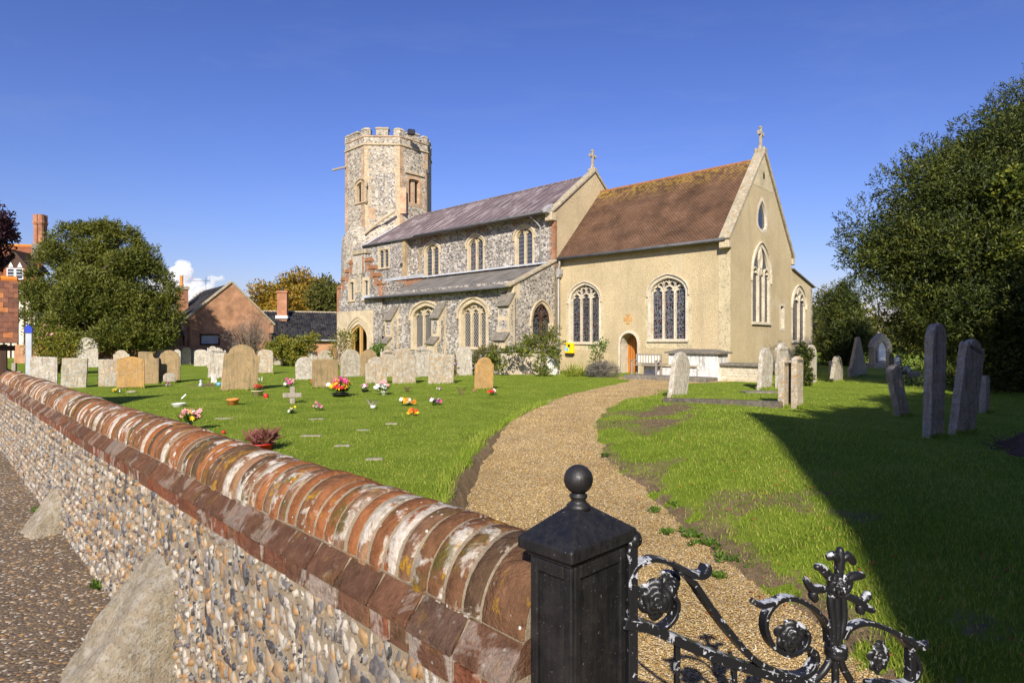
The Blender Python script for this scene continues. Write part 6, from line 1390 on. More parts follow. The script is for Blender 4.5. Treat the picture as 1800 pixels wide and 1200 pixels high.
foliage([LB(*e[:3], e[3]*.88, 1.05) for e in YL], 84000, .145, .021, 'yew', 'crown', yew, 3, 5, .55, .38, clump=9)
foliage([LB(1795, 335, 19.4, .9, .7), LB(1780, 440, 19.2, .5)], 1500, .12, .05, 'ivy', 'ivy_growth', yew, 5, 4, .1, .4)
iy = thing('columnar_yew', 'dark columnar yew standing behind the gabled headstone', 'tree', AT(1487, 641.5, 41)); g = AT(1480, 600, 41)
trunk((g.x, g.y, -.1), (g.x, g.y, 4.2), .22, seed=2, limbs=3).build('trunk', MAT['bark'], iy, True)
foliage([(g.x-.42, g.y, 2.4, .9, .95, 2.5), (g.x+.48, g.y-.25, 2.6, .95, 1.1, 2.7), (g.x+.05, g.y, 3.7, .7, .7, 2.1), (g.x+.75, g.y, 1.6, .6, .8, 1.7), (g.x-.7, g.y, 1.4, .55, .7, 1.7), (g.x+.1, g.y, 4.6, .38, .38, 1.3)], 14000, .17, .032, 'yew', 'crown', iy, 8, 4, .9, .4, clump=16)
ft = AT(1462, 540, 62); tr_ = thing('bare_tree', 'sparse thin leaved tree far behind the vestry', 'tree', (ft.x, ft.y, 0)); trunk((ft.x, ft.y, 0), (ft.x, ft.y, 7), .2, seed=9, limbs=12).build('trunk', MAT['bark'], tr_, True)
foliage([LB(1450, 535, 62, 1.5), LB(1475, 520, 62, 1.4), LB(1462, 560, 62, 1.7)], 900, .3, .05, 'olive_tree', 'crown', tr_, 9, 4, .2, .9)
# left yew
ly = thing('yew_tree', 'large rounded yew tree between the timbered house and brick gable', 'tree', (AT(165, 600, 42).x, 42, 0)); lx = AT(165, 600, 42)
trunk((lx.x, 42, -.2), (lx.x, 42, 7), .45, seed=6, limbs=10).build('trunk', MAT['bark'], ly, True)
LYL = [(170, 445, 42, 1.6), (115, 465, 42.5, 1.5), (228, 470, 42, 1.7), (82, 535, 42, 1.5), (150, 520, 40.5, 2.1), (222, 545, 41, 2.0), (278, 532, 42.5, 1.3), (300, 558, 42.5, .8), (120, 585, 40.5, 1.7), (195, 595, 40, 1.8), (258, 590, 41, 1.5), (70, 585, 42, 1.0), (150, 415, 42.5, .75), (200, 420, 42.5, .75), (243, 440, 42.5, .9), (62, 510, 42.5, .8), (290, 505, 43, .55), (130, 430, 42.8, .7), (183, 408, 42.5, .5), (262, 480, 42, 1.0), (95, 500, 42, 1.2), (170, 490, 43, 1.8)]+[(u_, v_, 42.3, .42) for u_, v_ in ((100, 418), (116, 408), (133, 402), (150, 404), (167, 402), (186, 401), (202, 408), (223, 414), (236, 421), (262, 446), (86, 436), (70, 460), (56, 482), (277, 474), (292, 492), (306, 512), (300, 526), (48, 530), (40, 560), (300, 585), (290, 600))]
foliage([LB(*e[:3], e[3]*(.72 if e[3] > .5 else 1), .95) for e in LYL], 34000, .24, .036, 'yew_l', 'crown', ly, 11, 4, .7, .4, clump=9)
def simple_tree(name, label, base, lobes, n, L, W, mat, seed, h, r=.25, **kw):
    t = thing(name, label, 'tree', base); trunk(Vector(base)+Vector((0, 0, -.2)), Vector(base)+Vector((0, 0, h)), r, seed=seed, limbs=8).build('trunk', MAT['bark'], t, True)
    foliage(lobes, n, L, W, mat, 'crown', t, seed, **kw); return t
b = AT(530, 600, 78); simple_tree('autumn_tree', 'golden orange autumn tree behind the black pantile roof', (b.x, b.y, 0), [LB(480, 530, 78, 2.0), LB(515, 518, 78, 2.3), LB(550, 525, 77, 2.2), LB(500, 550, 76, 2.6), LB(540, 550, 76, 2.6), LB(470, 552, 78, 1.8)], 9000, .42, .10, 'autumn', 21, 8, k=4, fill=.6, clump=4)
b = AT(582, 600, 70); simple_tree('olive_tree', 'dull green tree between the autumn tree and the porch', (b.x, b.y, 0), [LB(578, 525, 70, 1.5), LB(590, 545, 70, 1.7), LB(575, 556, 70, 1.5)], 3500, .38, .09, 'olive_tree', 22, 6, k=4, fill=.6, clump=6)
b = AT(-20, 600, 46); simple_tree('copper_tree', 'dark purple leaved tree at the upper left edge', (b.x, b.y, 0), [LB(-8, 402, 46, .8), LB(10, 392, 46, .55), LB(-40, 430, 46, 1.6), LB(16, 412, 46, .4), LB(-30, 380, 46, 1.0)], 4500, .22, .07, 'copper', 23, 8.5, k=4, fill=.6, clump=9)
# trees standing right of the gate, outside the view: they shade the stones and the yew's foot
simple_tree('holly_tree', 'tall evergreen right of the gate, outside the picture, shading the right headstones', (10.8, 3.0, 0), [(10.8, 3.0, 5.6, 2.7, 2.7, 3.6), (10.0, 2.2, 3.0, 2.2, 2.2, 2.8), (12.6, 4.0, 4.4, 2.6, 2.6, 4.2)], 12000, .3, .08, 'yew_d', 31, 6.5, .3, k=4, fill=.9)
simple_tree('holly_tree', 'broad evergreen farther right of the gate, outside the picture, shading the yew', (18.2, 6.4, 0), [(18.2, 6.4, 8.0, 2.8, 3.0, 6.0), (21.5, 6.8, 7.0, 3, 3, 5.6), (15.4, 6.0, 5.4, 2.0, 2.2, 6.2), (24.0, 7, 7, 3, 3, 6)], 24000, .34, .09, 'yew_d', 32, 11, .35, k=4, fill=.9)
simple_tree('holly_tree', 'dense evergreen just right of the gate, outside the picture, shading the grass', (6.9, 1.2, 0), [(6.9, 1.0, 5.2, 1.9, 1.9, 2.9), (7.4, .6, 2.6, 2.0, 1.8, 2.6), (8.8, 1.2, 4.4, 1.8, 1.8, 3.4)], 11000, .3, .08, 'yew_d', 33, 6, .3, k=4, fill=.9)
# far belt of trees closing the horizon
def belt(name, x0, x1, y, h, n, seed, mat='olive_tree'):
    r = random.Random(seed); lob = []; x = x0
    while x < x1: rr_ = r.uniform(2.0, 3.6); lob.append((x, y+r.uniform(-3, 3), h*r.uniform(.2, .6), rr_*1.3, rr_, h*r.uniform(.35, .6))); x += rr_*1.1
    foliage(lob, n, .8, .22, mat, name, None, seed, k=3, kind='stuff')
belt('far_woodland', -150, -20, 105, 5.0, 9000, 41); belt('far_woodland', 22, 170, 90, 6.0, 12000, 42)
# shrubs
def shrub(name, label, g, lobes, n, L, W, mat, seed, stems=6, cat='shrub', twig='twig', **kw):
    t = thing(name, label, cat, g); r = random.Random(seed); mb = MB(); g = Vector(g)
    for i in range(stems):
        e = lobes[i % len(lobes)]; p = Vector(e[:3])+Vector((r.uniform(-.6, .6)*e[3], r.uniform(-.6, .6)*e[4], r.uniform(.2, .9)*e[5])); q = g+Vector((r.uniform(-.25, .25), r.uniform(-.1, .1), -.05)); mb.tube([q, (p+q)/2+Vector((r.uniform(-.15, .15), r.uniform(-.15, .15), .1)), p], [.02, .014, .005], 5)
    mb.build('stems', MAT[twig], t); foliage(lobes, n, L, W, mat, 'foliage', t, seed, **kw); return t
g = G(952, 656); shrub('ivy_shrub', 'yellow green ivy bush growing over the slab wall before the aisle end window', (g.x, g.y+.1, 0), [LB(945, 600, 30, .75, .8), LB(925, 603, 30, .5), LB(962, 585, 30.2, .5, .9), LB(970, 603, 30, .6), LB(978, 625, 29.6, .25, 2.0)], 800, .09, .03, 'ivy', 51, 40, k=4, fill=.8, clump=16)
g = G(905, 656); shrub('ivy_trailer', 'ivy trailing over the left half of the slab wall', (g.x, g.y, 0), [LB(868, 632, 29.2, .22, 2.6), LB(883, 640, 28.6, .14, 2.6), LB(925, 621, 28.7, .35, .4), LB(952, 640, 28.5, .26, 2.0), LB(900, 616, 28.8, .5, .2), LB(956, 653, 28.4, .35, .5)], 650, .08, .035, 'ivy', 52, 6, k=4, fill=.7)
g = G(862, 654); shrub('hedge_bush', 'dull brown green bush behind the slim round topped headstone', (g.x, g.y+.5, 0), [LB(850, 628, 30, .55, .9), LB(868, 622, 30.2, .5, .8), LB(842, 640, 30, .5, .9)], 700, .09, .03, 'olive_tree', 53, 14, k=4, fill=.7)
g = G(500, 643); shrub('berry_bush', 'bushy yellow green shrub with red berries below the black pantile roof', (g.x, g.y, 0), [LB(500, 612, 40, .8, .8), LB(525, 610, 40, .75, .8), LB(545, 606, 40, .55), LB(508, 628, 40, .8, .6), LB(482, 612, 40, .5)], 2300, .12, .05, 'shrub', 54, 30, k=4, fill=.7, clump=22)
g = G(440, 635); shrub('bare_bush', 'bare brown twiggy bush before the brick gable', (g.x, g.y, 0), [LB(440, 600, 46, 1.2, .9), LB(420, 592, 46, .9), LB(462, 605, 46, .9), LB(450, 575, 46, .9)], 900, .3, .010, 'lavender', 55, 110, k=4, fill=.9)
g = G(600, 650); shrub('rose_bush', 'tall thin rose with yellow blooms climbing beside the porch', (g.x, g.y, 0), [LB(598, 600, 36, .5, 1.3), LB(612, 595, 36, .5, 1.1), LB(590, 620, 36, .4), LB(618, 625, 36, .35)], 420, .10, .04, 'shrub', 56, 16, k=3, fill=.9)
g = G(98, 655); rb = shrub('rose_bush', 'tangled rose bush with pink blooms beside the blue capped post', (g.x, g.y, 0), [LB(85, 600, 30, .8, .9), LB(105, 608, 30, .8, .8), LB(70, 615, 30, .6, .9), LB(120, 615, 30, .6)], 1500, .12, .03, 'shrub', 57, 40, k=3, fill=.9)
blooms(AT(88, 590, 29.5), .75, 9, .075, .9, random.Random(5)).build('pink_blossoms', FL['pink'], rb)
g = FCS.p(CL-1.0, 0, .5); shrub('iris_clump', 'clump of yellow green strap leaves at the chancel foot beside the drainpipe', G(1018, 660), [], 0, 0, 0, 'iris', 0, 0) if False else None
gi = G(1017, 661); t = thing('iris_clump', 'clump of yellow green strap leaves at the chancel foot', 'plant', gi)
for k_, dx_ in enumerate((-.5, -.2, .1, .4, .65)): leaves(gi+Vector((dx_, .1*k_-.2, -.05)), .22, 34, .75, .022, random.Random(k_), .75).build('leaf_tuft', MAT['iris'], t)
gl = G(1063, 663); shrub('lavender_bush', 'low grey lavender bush left of the priest door', gl, [(gl.x, gl.y+.2, .22, .62, .4, .34), (gl.x-.3, gl.y+.3, .18, .45, .4, .3)], 1100, .13, .010, 'lavender', 58, 5, k=4, up=.8, fill=.5)
gc = G(1052, 659); shrub('climbing_rose', 'small leafy climber against the chancel wall under the left window', gc, [LB(1052, 612, 30.2, .33, .8), LB(1049, 632, 30.2, .28, 1.2), LB(1058, 605, 30.2, .22)], 130, .11, .04, 'weed', 59, 8, k=3, fill=.8)
gv = G(1408, 676); shrub('ivy_trailer', 'dark ivy climbing the edge of the pale right lawn headstone', gv, [LB(1409, 635, 22.6, .2, 3.2), LB(1416, 622, 22.6, .22), LB(1413, 662, 22.4, .28, 1.4)], 900, .07, .03, 'yew', 60, 5, k=4, fill=.7)
gp = G(690, 663); shrub('peony_clump', 'green leafy plant showing behind the brown headstone at the porch', G(668, 648), [LB(668, 618, 36, .35), LB(662, 622, 36, .3)], 250, .14, .05, 'weed', 61, 5, k=3)
gm = G(798, 662); t = shrub('pink_flower_clump', 'pink flowering plant between the leaning and slim headstones', gm, [LB(797, 640, 28.5, .22, 2.0)], 260, .09, .03, 'weed', 62, 6, k=3); blooms(AT(797, 638, 28), .28, 8, .06, 1.6, random.Random(3)).build('pink_blossoms', FL['mauve'], t)
gh = Vector((8.4, 8.0, 0)); t = thing('brushwood_heap', 'heap of cut brown twigs and clippings at the right edge in shade', 'brushwood heap', gh); r = random.Random(9); mb = MB()
for i in range(900):
    a = r.uniform(0, 2*PI); q = r.random()**.6*1.5; h = .62*(1-q/1.6); p = gh+Vector((math.cos(a)*q, math.sin(a)*q*1.2, h*r.uniform(.5, 1))); d = Vector((r.uniform(-1, 1), r.uniform(-1, 1), r.uniform(-.3, .45))).normalized()*r.uniform(.15, .5); mb.tube([p-d*.5, p+d*.5], .004+.004*r.random(), 3, False)
mb.build('twig_pile', MAT['twig'], t)
mb = MB(); mb.ico(gh, 1.35, 3, (1, 1.2, .30), .35); mb.build('clippings', MAT['bark'], t, True)
# ------------------------------------------------------------------ buildings behind
# brick gabled building
ap = AT(407, 497, 52); FBk = Frame((ap.x, ap.y, 0), Vector((.77, .638, 0)).normalized(), Vector((.638, -.77, 0)).normalized()); bd = -FBk.n
bk = thing('brick_building', 'red brick gabled building with dark pantile roof beside the left yew', 'building', (ap.x, ap.y, 0))
al, zl_ = FBk.at(329, 560); arr, zr_ = FBk.at(477, 568); zap = FBk.at(407, 497)[1]
wn_ = opening(FBk, 354, 384, 604, 590, 589, 'sq')
pwall('gable_wall', FBk, [(al, -.3), (arr, -.3), (arr, zr_), (0, zap), (al, zl_)], [wn_.out], MAT['brick_w'], bk)
coping_bar(FBk, (al-.25, zl_-.2), (.05, zap+.02), 0, .16, -.35, .12, bk, 'gable_coping'); coping_bar(FBk, (arr+.25, zr_-.2), (-.05, zap+.02), 0, .16, -.35, .12, bk, 'gable_coping')
MB().fbox(FBk, arr-.3, arr+.15, zr_-.9, zr_-.15, -.3, .1).build('corbel', MAT['brick_w'], bk)
w = MB().band(FBk, wn_.out, offset(wn_.out, .12), -.1, .04, True).build('window', MAT['darkwood'], bk); vs, fs = sheet(FBk, wn_.out, [], -.08); put('pane', mesh_from('pane', vs, fs, MAT['lead_pale']), w)
for a, z in ((al, zl_), (arr, zr_)):
    V = [FBk.p(a*1.03, z-.05, -.3), FBk.p(0, zap-.03, -.3), FBk.p(0, zap-.03, -10), FBk.p(a*1.03, z-.05, -10)]; rf = put('roof', mesh_from('roof', V, [[0, 1, 2, 3]], MAT['pantile']), bk)
    upv = V[1]-V[0]; tiled('roof_tiles', V[0]-FBk.n*9.6, FBk.n, 9.5, upv, upv.length-.05, .25, .30, MAT['pantile'], rf, .02, .03)
Fe = FBk.shift(-10); coping_bar(Fe, (al-.25, zl_-.1), (.05, zap+.12), 0, .2, -.3, .2, bk, 'gable_coping', 'whitewash')
MB().fbox(Frame(FBk.p(al, 0, 0), -FBk.n, -FBk.ax), 0, 10, -.3, zl_, -.2, 0).build('side_wall', MAT['brick_w'], bk); MB().fbox(Frame(FBk.p(arr, 0, 0), -FBk.n, FBk.ax), 0, 10, -.3, zr_, -.2, 0).build('side_wall', MAT['brick_w'], bk)
# lower wing in shade with chimney
q0 = FBk.p(al-.05, 0, -1.2); FL_ = Frame(q0, -FBk.ax, FBk.n)
MB().fbox(FL_, 0, 4.6, -.3, 2.2, -4, 0).build('wing_wall', MAT['brick_w'], bk)
V = [FL_.p(0, 2.15, .3), FL_.p(4.6, 2.15, .3), FL_.p(4.6, 4.3, -3), FL_.p(0, 4.3, -3)]; put('wing_roof', mesh_from('wing_roof', V, [[0, 1, 2, 3]], MAT['pantile']), bk)
cz = AT(319, 560, 55); ch = MB().box((cz.x, cz.y, 4.2), (.95, .8, 4.4), .7).build('chimney', MAT['chimney'], bk)
MB().box((cz.x, cz.y, 6.55), (1.15, 1.0, .3), .7).build('chimney_cap', MAT['coping'], ch); MB().lathe((cz.x, cz.y, 6.7), [(.18, 0), (.2, .1), (.15, .2), (.15, .9), (.18, 1.0), (.1, 1.0)], 12).build('chimney_pot', MAT['terracotta'], ch, True)
# tv aerial
ta = AT(362, 497, 56); mb = MB(); mb.tube([ta+Vector((0, 0, -1.5)), ta+Vector((0, 0, .5))], .02, 5); mb.tube([ta+Vector((-1.2, 0, .2)), ta+Vector((.4, 0, .2))], .015, 4)
for k in range(8): mb.tube([ta+Vector((-1.2+k*.2, -.25, .2)), ta+Vector((-1.2+k*.2, .25, .2))], .01, 4)
mb.tube([ta+Vector((.4, 0, -.1)), ta+Vector((.3, .1, .6))], .012, 4); mb.build('tv_aerial', MAT['iron_dark'], bk)
# black pantile cottage
pc = thing('pantile_cottage', 'low cottage with black pantile roof and brick chimney left of the porch', 'building', AT(530, 600, 60))
e0 = AT(462, 596, 57); e1 = AT(602, 599, 60); zE = 1.75; e0.z = e1.z = zE; al_ = (e1-e0).normalized(); nn = Vector((al_.y, -al_.x, 0)); back = -nn*4.2+Vector((0, 0, 2.95))
rf = put('roof', mesh_from('roof', [e0, e1, e1+back, e0+back], [[0, 1, 2, 3]], MAT['pantile']), pc)
V = []; F_ = []; Lr = (e1-e0).length; up = back.normalized(); nr_ = al_.cross(up); nr_ = nr_ if nr_.z > 0 else -nr_; rr_ = random.Random(6)
for r_ in range(16):
    for c_ in range(int(Lr/.24)):
        b = len(V); o_ = e0+al_*(c_*.24)+up*(r_*.32+rr_.uniform(-.015, .015)); k_ = rr_.uniform(0, .02)
        for l in (0, .34):
            for x, hh in ((0, .02), (.06, .075), (.13, .05), (.19, .01), (.238, .02)): V.append(o_+al_*x+up*l+nr_*(hh+k_+(.02 if l == 0 else 0)))
        for j in range(4): F_.append([b+j, b+j+1, b+6+j, b+5+j])
        
o = put('pantiles', np_mesh('pantiles', np.array([tuple(p) for p in V]), np.array(F_), MAT['pantile']), rf); o['kind'] = 'stuff'
for i in range(int(Lr/.35)): P = e0+back+al_*(i*.35); MB().tube([P, P+al_*.34], .12, 8).build('ridge_tile', MAT['coping'], rf)
MB().tube([e0+nn*.1, e1+nn*.1], .06, 6).build('gutter', MAT['lead_pale'], pc)
put('front_wall', mesh_from('front_wall', [e0-nn*.3+Vector((0, 0, -2.2)), e1-nn*.3+Vector((0, 0, -2.2)), e1-nn*.3, e0-nn*.3], [[0, 1, 2, 3]], MAT['brick_w']), pc)
cz = AT(493, 555, 60); cz = Vector((cz.x, cz.y+.6, 0)); ch = MB().box((cz.x, cz.y, 5.2), (.95, .75, 3.0), .15).build('chimney', MAT['chimney'], pc); MB().box((cz.x, cz.y, 6.65), (1.1, .9, .18), .15).build('chimney_cap', MAT['chimney'], ch)
MB().box((cz.x, cz.y-.05, 4.1), (1.15, 1.0, .3), .15).build('lead_flashing', MAT['white_paint'], ch); MB().lathe((cz.x, cz.y, 6.7), [(.14, 0), (.12, .3), (.1, .5)], 10).build('chimney_pot', MAT['iron_dark'], ch)
# timber framed house at far left
th = thing('timber_house', 'large half timbered house with tiled roof and tall chimney at far left', 'building', AT(20, 600, 62))
R0 = AT(-120, 428, 62); R1 = AT(92, 434, 64); R1.z = R0.z; al_ = (R1-R0).normalized(); nn = Vector((al_.y, -al_.x, 0)); dwn = nn*3.6+Vector((0, 0, -4.4))
Er0 = R0+dwn; Lr = (R1-R0).length
rf = put('roof', mesh_from('roof', [Er0, Er0+al_*Lr, R1, R0], [[0, 1, 2, 3]], MAT['tile_house']), th)
tiled('roof_tiles', Er0, al_, Lr, -dwn, dwn.length-.05, .2, .14, MAT['tile_house'], rf, .01, .02)
MAT['orange_ridge'] = plain('orange_ridge', (.62, .20, .03), .8, .2, 0, .2, 4)
for i in range(int(Lr/.45)): P = R0+al_*(i*.45); MB().tube([P, P+al_*.43], .16, 8).build('ridge_tile', MAT['orange_ridge'], rf)
FH = Frame((Er0-nn*.5).to_2d().to_3d(), al_, nn); zh = Er0.z
pwall('front_wall', FH, [(0, -.3), (Lr, -.3), (Lr, zh+.3), (0, zh+.3)], [], MAT['cream_paint'], th)
for a in np.arange(.3, Lr, .62): MB().fbox(FH, a-.08, a+.08, 0, zh, -.02, .05).build('timber_stud', MAT['darkwood'], th)
for z in (zh-.25, zh-1.5, zh-2.9): MB().fbox(FH, 0, Lr, z-.1, z+.1, -.02, .07).build('timber_rail', MAT['darkwood'], th)
# dormer
dc = AT(27, 470, 60.2); FDm = Frame((dc.x, dc.y, 0), al_, nn); z0 = FDm.at(30, 492)[1]; z1 = FDm.at(30, 471)[1]; zt = FDm.at(29, 443)[1]
dm = MB().prism(FDm, [(-1.05, z0), (1.05, z0), (1.05, z1), (0, zt-.2), (-1.05, z1)], -3, 0).build('dormer', MAT['tile_house'], th)
for sg in (-1, 1): 
    MB().prism(FDm, [(sg*1.5, z1-.4), (0, zt-.05), (0, zt+.2), (sg*1.6, z1-.2)], -3, .4).build('barge_board', MAT['darkwood'], dm)
for x in (-.38, .38):
    wv = MB().fbox(FDm, x-.35, x+.35, z0+.05, z1-.02, 0, .06).build('window', MAT['white_paint'], th); MB().fbox(FDm, x-.28, x+.28, z0+.13, z1-.1, .055, .065).build('pane', MAT['gl_plain'], wv)
    for k in range(2): MB().fbox(FDm, x-.34, x+.34, z0+.13+(z1-z0)*.28*(k+1), z0+.17+(z1-z0)*.28*(k+1), .06, .075).build('glazing_bar', MAT['white_paint'], wv)
MB().prism(FDm, [(-1.1, z1), (1.1, z1), (0, zt-.25)], 0, .02).build('gable_infill', MAT['darkwood'], dm)
for x, k in ((-.4, .35), (.4, .35)): MB().prism(FDm, [(x-.22, z1+.1), (x+.22, z1+.1), (x, z1+.1+k*1.4)], .02, .03).build('plaster_panel', MAT['white_paint'], dm)
cz = AT(71, 440, 62.5); ch = MB().box((cz.x, cz.y, cz.z-.2), (1.1, 1.0, 1.6), .1).build('chimney', MAT['slabtop'], th); zc0 = cz.z+.6; zc1 = AT(71, 392, 62.5).z
for sx in (-.26, .26):
    for sy in (-.2, .2): MB().lathe((cz.x+sx, cz.y+sy, 0), [(.27, zc0), (.25, zc0+.2), (.25, zc1-.3), (.34, zc1-.05), (.34, zc1+.1), (.28, zc1+.15), (.28, AT(71, 378, 62.5).z), (.2, AT(71, 378, 62.5).z)], 8).build('chimney_shaft', MAT['chimney'], ch)
# lychgate at the end of the wall
lg = thing('lychgate', 'small tiled lychgate roof on timber posts at the left edge', 'lychgate', G(10, 690))
LY = 12.6; P01 = AT(32, 603, LY); rv_ = Vector((P01.x, P01.y, 0)).normalized(); al_ = Vector((rv_.y, -rv_.x, 0)); P00 = P01-al_*2.6; upv = rv_*1.15+Vector((0, 0, 1.42)); Lr = 2.6
put('roof_boards', mesh_from('roof_boards', [P00, P01, P01+upv, P00+upv], [[0, 1, 2, 3]], MAT['darkwood']), lg)
rows = 13; ga_ = upv.length/rows; u_ = upv.normalized(); nr_ = al_.cross(u_); nr_ = nr_ if nr_.z > 0 else -nr_
tm = []
for i in range(4):
    mb = MB(); mb.box((0, 0, 0), (.162, ga_*1.35, .013)); me_ = mb.mesh('roof_tile', MAT['tile_red']); tm.append(me_)
def tile_rnd():
    m = Mt('lych_tile', .85, .2); r = m.rnd(); p = m.pos()
    c = m.ramp(r, [(0, (.11, .055, .035)), (.3, (.17, .075, .045)), (.65, (.22, .095, .05)), (.85, (.38, .145, .05)), (1, (.48, .19, .06))]); return m.out(m.mix(1., c, m.ramp(m.noise(p, 9, 5), [(.3, .7), (.7, 1.2)]), 'MULTIPLY')) or m.m
ltm = tile_rnd()
for me_ in tm: me_.materials.clear(); me_.materials.append(ltm)
rr_ = random.Random(4); M3 = Matrix((al_, u_, nr_)).transposed()
for r_ in range(rows):
    for c_ in range(int(Lr/.166)):
        x = Lr-.083-c_*.166-(.083 if r_ % 2 else 0)
        if x < .08: continue
        if c_ == 0 and r_ % 2:
            o = bpy.data.objects.new('roof_tile', tm[1]); o.location = P00+al_*(Lr-.041)+u_*((r_+.55)*ga_)+nr_*.022; o.scale = (.49, 1, 1); o.rotation_euler = (M3 @ Matrix.Rotation(-.055, 3, 'X')).to_euler(); attach(o, lg)
        o = bpy.data.objects.new('roof_tile', tm[c_ % 4]); o.location = P00+al_*x+u_*((r_+.55)*ga_)+nr_*(.02+rr_.uniform(0, .006)); e = (M3 @ Matrix.Rotation(-.055+rr_.uniform(-.01, .01), 3, 'X') @ Matrix.Rotation(rr_.uniform(-.02, .02), 3, 'Z')); o.rotation_euler = e.to_euler(); attach(o, lg)
for i in range(6): P = P01+upv-al_*(.3*i+.02); MB().tube([P, P-al_*.28], .075, 8).build('ridge_tile', MAT['orange_ridge'], lg)
V = [P00+upv, P01+upv, P01+rv_*2.3, P00+rv_*2.3]; put('rear_slope', mesh_from('rear_slope', V, [[0, 1, 2, 3]], MAT['tile_red']), lg)
for k_, q_ in enumerate((P01-al_*.25+rv_*.2, P01-al_*2.3+rv_*.2, P01-al_*.25+rv_*2.0)):
    MB().box((q_.x, q_.y, P01.z/2-.28), (.11, .11, P01.z+.5), .75).build('post', MAT['darkwood'], lg)
MB().fbox(Frame((P01+rv_*.2).to_2d().to_3d(), al_, -rv_), -2.5, -.05, P01.z-.16, P01.z-.05, -.05, .05).build('eaves_beam', MAT['darkwood'], lg)
# blue capped white post and little things near it
bp = G(51, 668); t = thing('notice_post', 'slim white square post with a blue pointed top', 'post', bp); zt = AT(51, 585, bp.y).z
MB().box((bp.x, bp.y, zt/2), (.20, .20, zt), .5).build('shaft', MAT['lead_pale'], t); c_ = MB(); c_.box((bp.x, bp.y, zt+.10), (.25, .25, .20), .5); c_.build('blue_cap', MAT['blue'], t)
mb = MB(); M_ = Matrix.Rotation(.5, 3, 'Z'); vs = [Vector((bp.x, bp.y, zt+.2))+M_ @ Vector((x, y, 0)) for x, y in ((-.125, -.125), (.125, -.125), (.125, .125), (-.125, .125))]+[Vector((bp.x-.06, bp.y, zt+.38))]; mb.add(vs, [[0, 1, 4], [1, 2, 4], [2, 3, 4], [3, 0, 4]]); mb.build('blue_peak', MAT['blue'], t)
FS = Frame((bp.x, bp.y, 0), M_ @ Vector((0, -1, 0)), M_ @ Vector((-1, 0, 0))); MB().fbox(FS, -.09, .09, zt-1.35, zt-.12, .11, .118).build('dark_panel', MAT['greyvase'], t)
for (u, v, h, lb) in ((25, 678, .85, 'pale short wooden post under the lychgate, left one'), (34, 682, .6, 'pale short wooden post right of the lychgate post')):
    p = G(u, v); MB().box((p.x, p.y, h/2), (.13, .13, h), .3).build('wooden_post', MAT['oldwood'], None, bevel=.01, label=lb, cat='post')
p = G(44, 676); MB().box((p.x, p.y, .16), (.5, .4, .36), .4).build('grey_bin', MAT['greyvase'], None, bevel=.03, label='low dark grey bin behind the wall near the blue capped post', cat='bin')
fp = AT(182, 617, 40); fn = thing('brown_fence', 'red brown paling fence between two pale headstones', 'fence', (fp.x, fp.y, 0))
for k in range(12): MB().box((fp.x-.75+k*.14, fp.y, .75), (.11, .025, 1.5)).build('paling', MAT['fencewood'], fn)
MB().box((fp.x, fp.y+.05, .5), (1.9, .05, .1)).build('rail', MAT['fencewood'], fn)
bw_ = AT(110, 622, 46); MB().box((bw_.x, bw_.y, .6), (7, .25, 1.6), .05).build('brick_garden_wall', MAT['brick_w'], None, label='low red brick garden wall behind the pink rose bush', cat='wall')
bw2 = AT(330, 620, 50); MB().box((bw2.x, bw2.y, .55), (17, .25, 1.5), .12).build('brick_garden_wall', MAT['brick_w'], None, label='long low brick wall in front of the brick gabled building', cat='wall')
# unseen gabled building inferred from its straight edged shadow, shaped to throw it
hr_ = 12.6; he_ = 5.0; tp = Vector((4.96, 12.6, 0))+Vector((SH.x, SH.y, 0))*(hr_/math.tan(SUN_EL)); up_ = Vector((.54, .842, 0)); rd_ = Vector((.842, -.54, 0))
run = (hr_-he_)/math.tan(R(50)); hs = thing('gabled_hall', 'tall gabled brick hall beside the viewpoint, outside the picture', 'building', (tp.x, tp.y, PAVZ))
FHs = Frame((tp.x, tp.y, 0), up_, -rd_)
MB().prism(FHs, [(-run, PAVZ), (run, PAVZ), (run, he_), (0, hr_-.1), (-run, he_)], -11, 0).build('wall', MAT['brick_w'], hs)
for sg in (-1, 1): MB().prism(FHs, [(sg*(run+.1), he_-.12), (0, hr_-.08), (0, hr_+.12), (sg*(run+.1), he_+.08)], -11.1, .1).build('roof', MAT['tile_house'], hs)
Ff_ = Frame(FHs.p(run, 0, 0), rd_, up_)
for k in range(3): wv = MB().fbox(Ff_, 1.5+k*3, 2.8+k*3, 1.0, 3.2, 0, .05).build('window', MAT['white_paint'], hs); MB().fbox(Ff_, 1.6+k*3, 2.7+k*3, 1.1, 3.1, .045, .06).build('pane', MAT['gl_plain'], wv)
# cumulus cloud
m = bpy.data.materials.new('cloud_vapour'); m.use_nodes = True; m.node_tree.nodes.remove(m.node_tree.nodes['Principled BSDF']); pv = m.node_tree.nodes.new('ShaderNodeVolumePrincipled')
pv.inputs['Color'].default_value = (1, 1, 1, 1); pv.inputs['Density'].default_value = .03; pv.inputs['Anisotropy'].default_value = -.1; m.node_tree.links.new(pv.outputs[0], m.node_tree.nodes['Material Output'].inputs['Volume']); MAT['cloud'] = m
def puffs(parts, u, v, y, sc, sub_, seed):
    mb = MB(); r = random.Random(seed)
    for (du, dv, rr_) in parts:
        for k in range(7):
            p = AT(u+du+r.uniform(-.55, .55)*rr_, v+dv+r.uniform(-.5, .4)*rr_, y+r.uniform(-.5, .5)*rr_*y/FOC); mb.ico(p, rr_*r.uniform(.42, .66)*sc*y/FOC, sub_, (1, 1, .85), .10)
    return mb
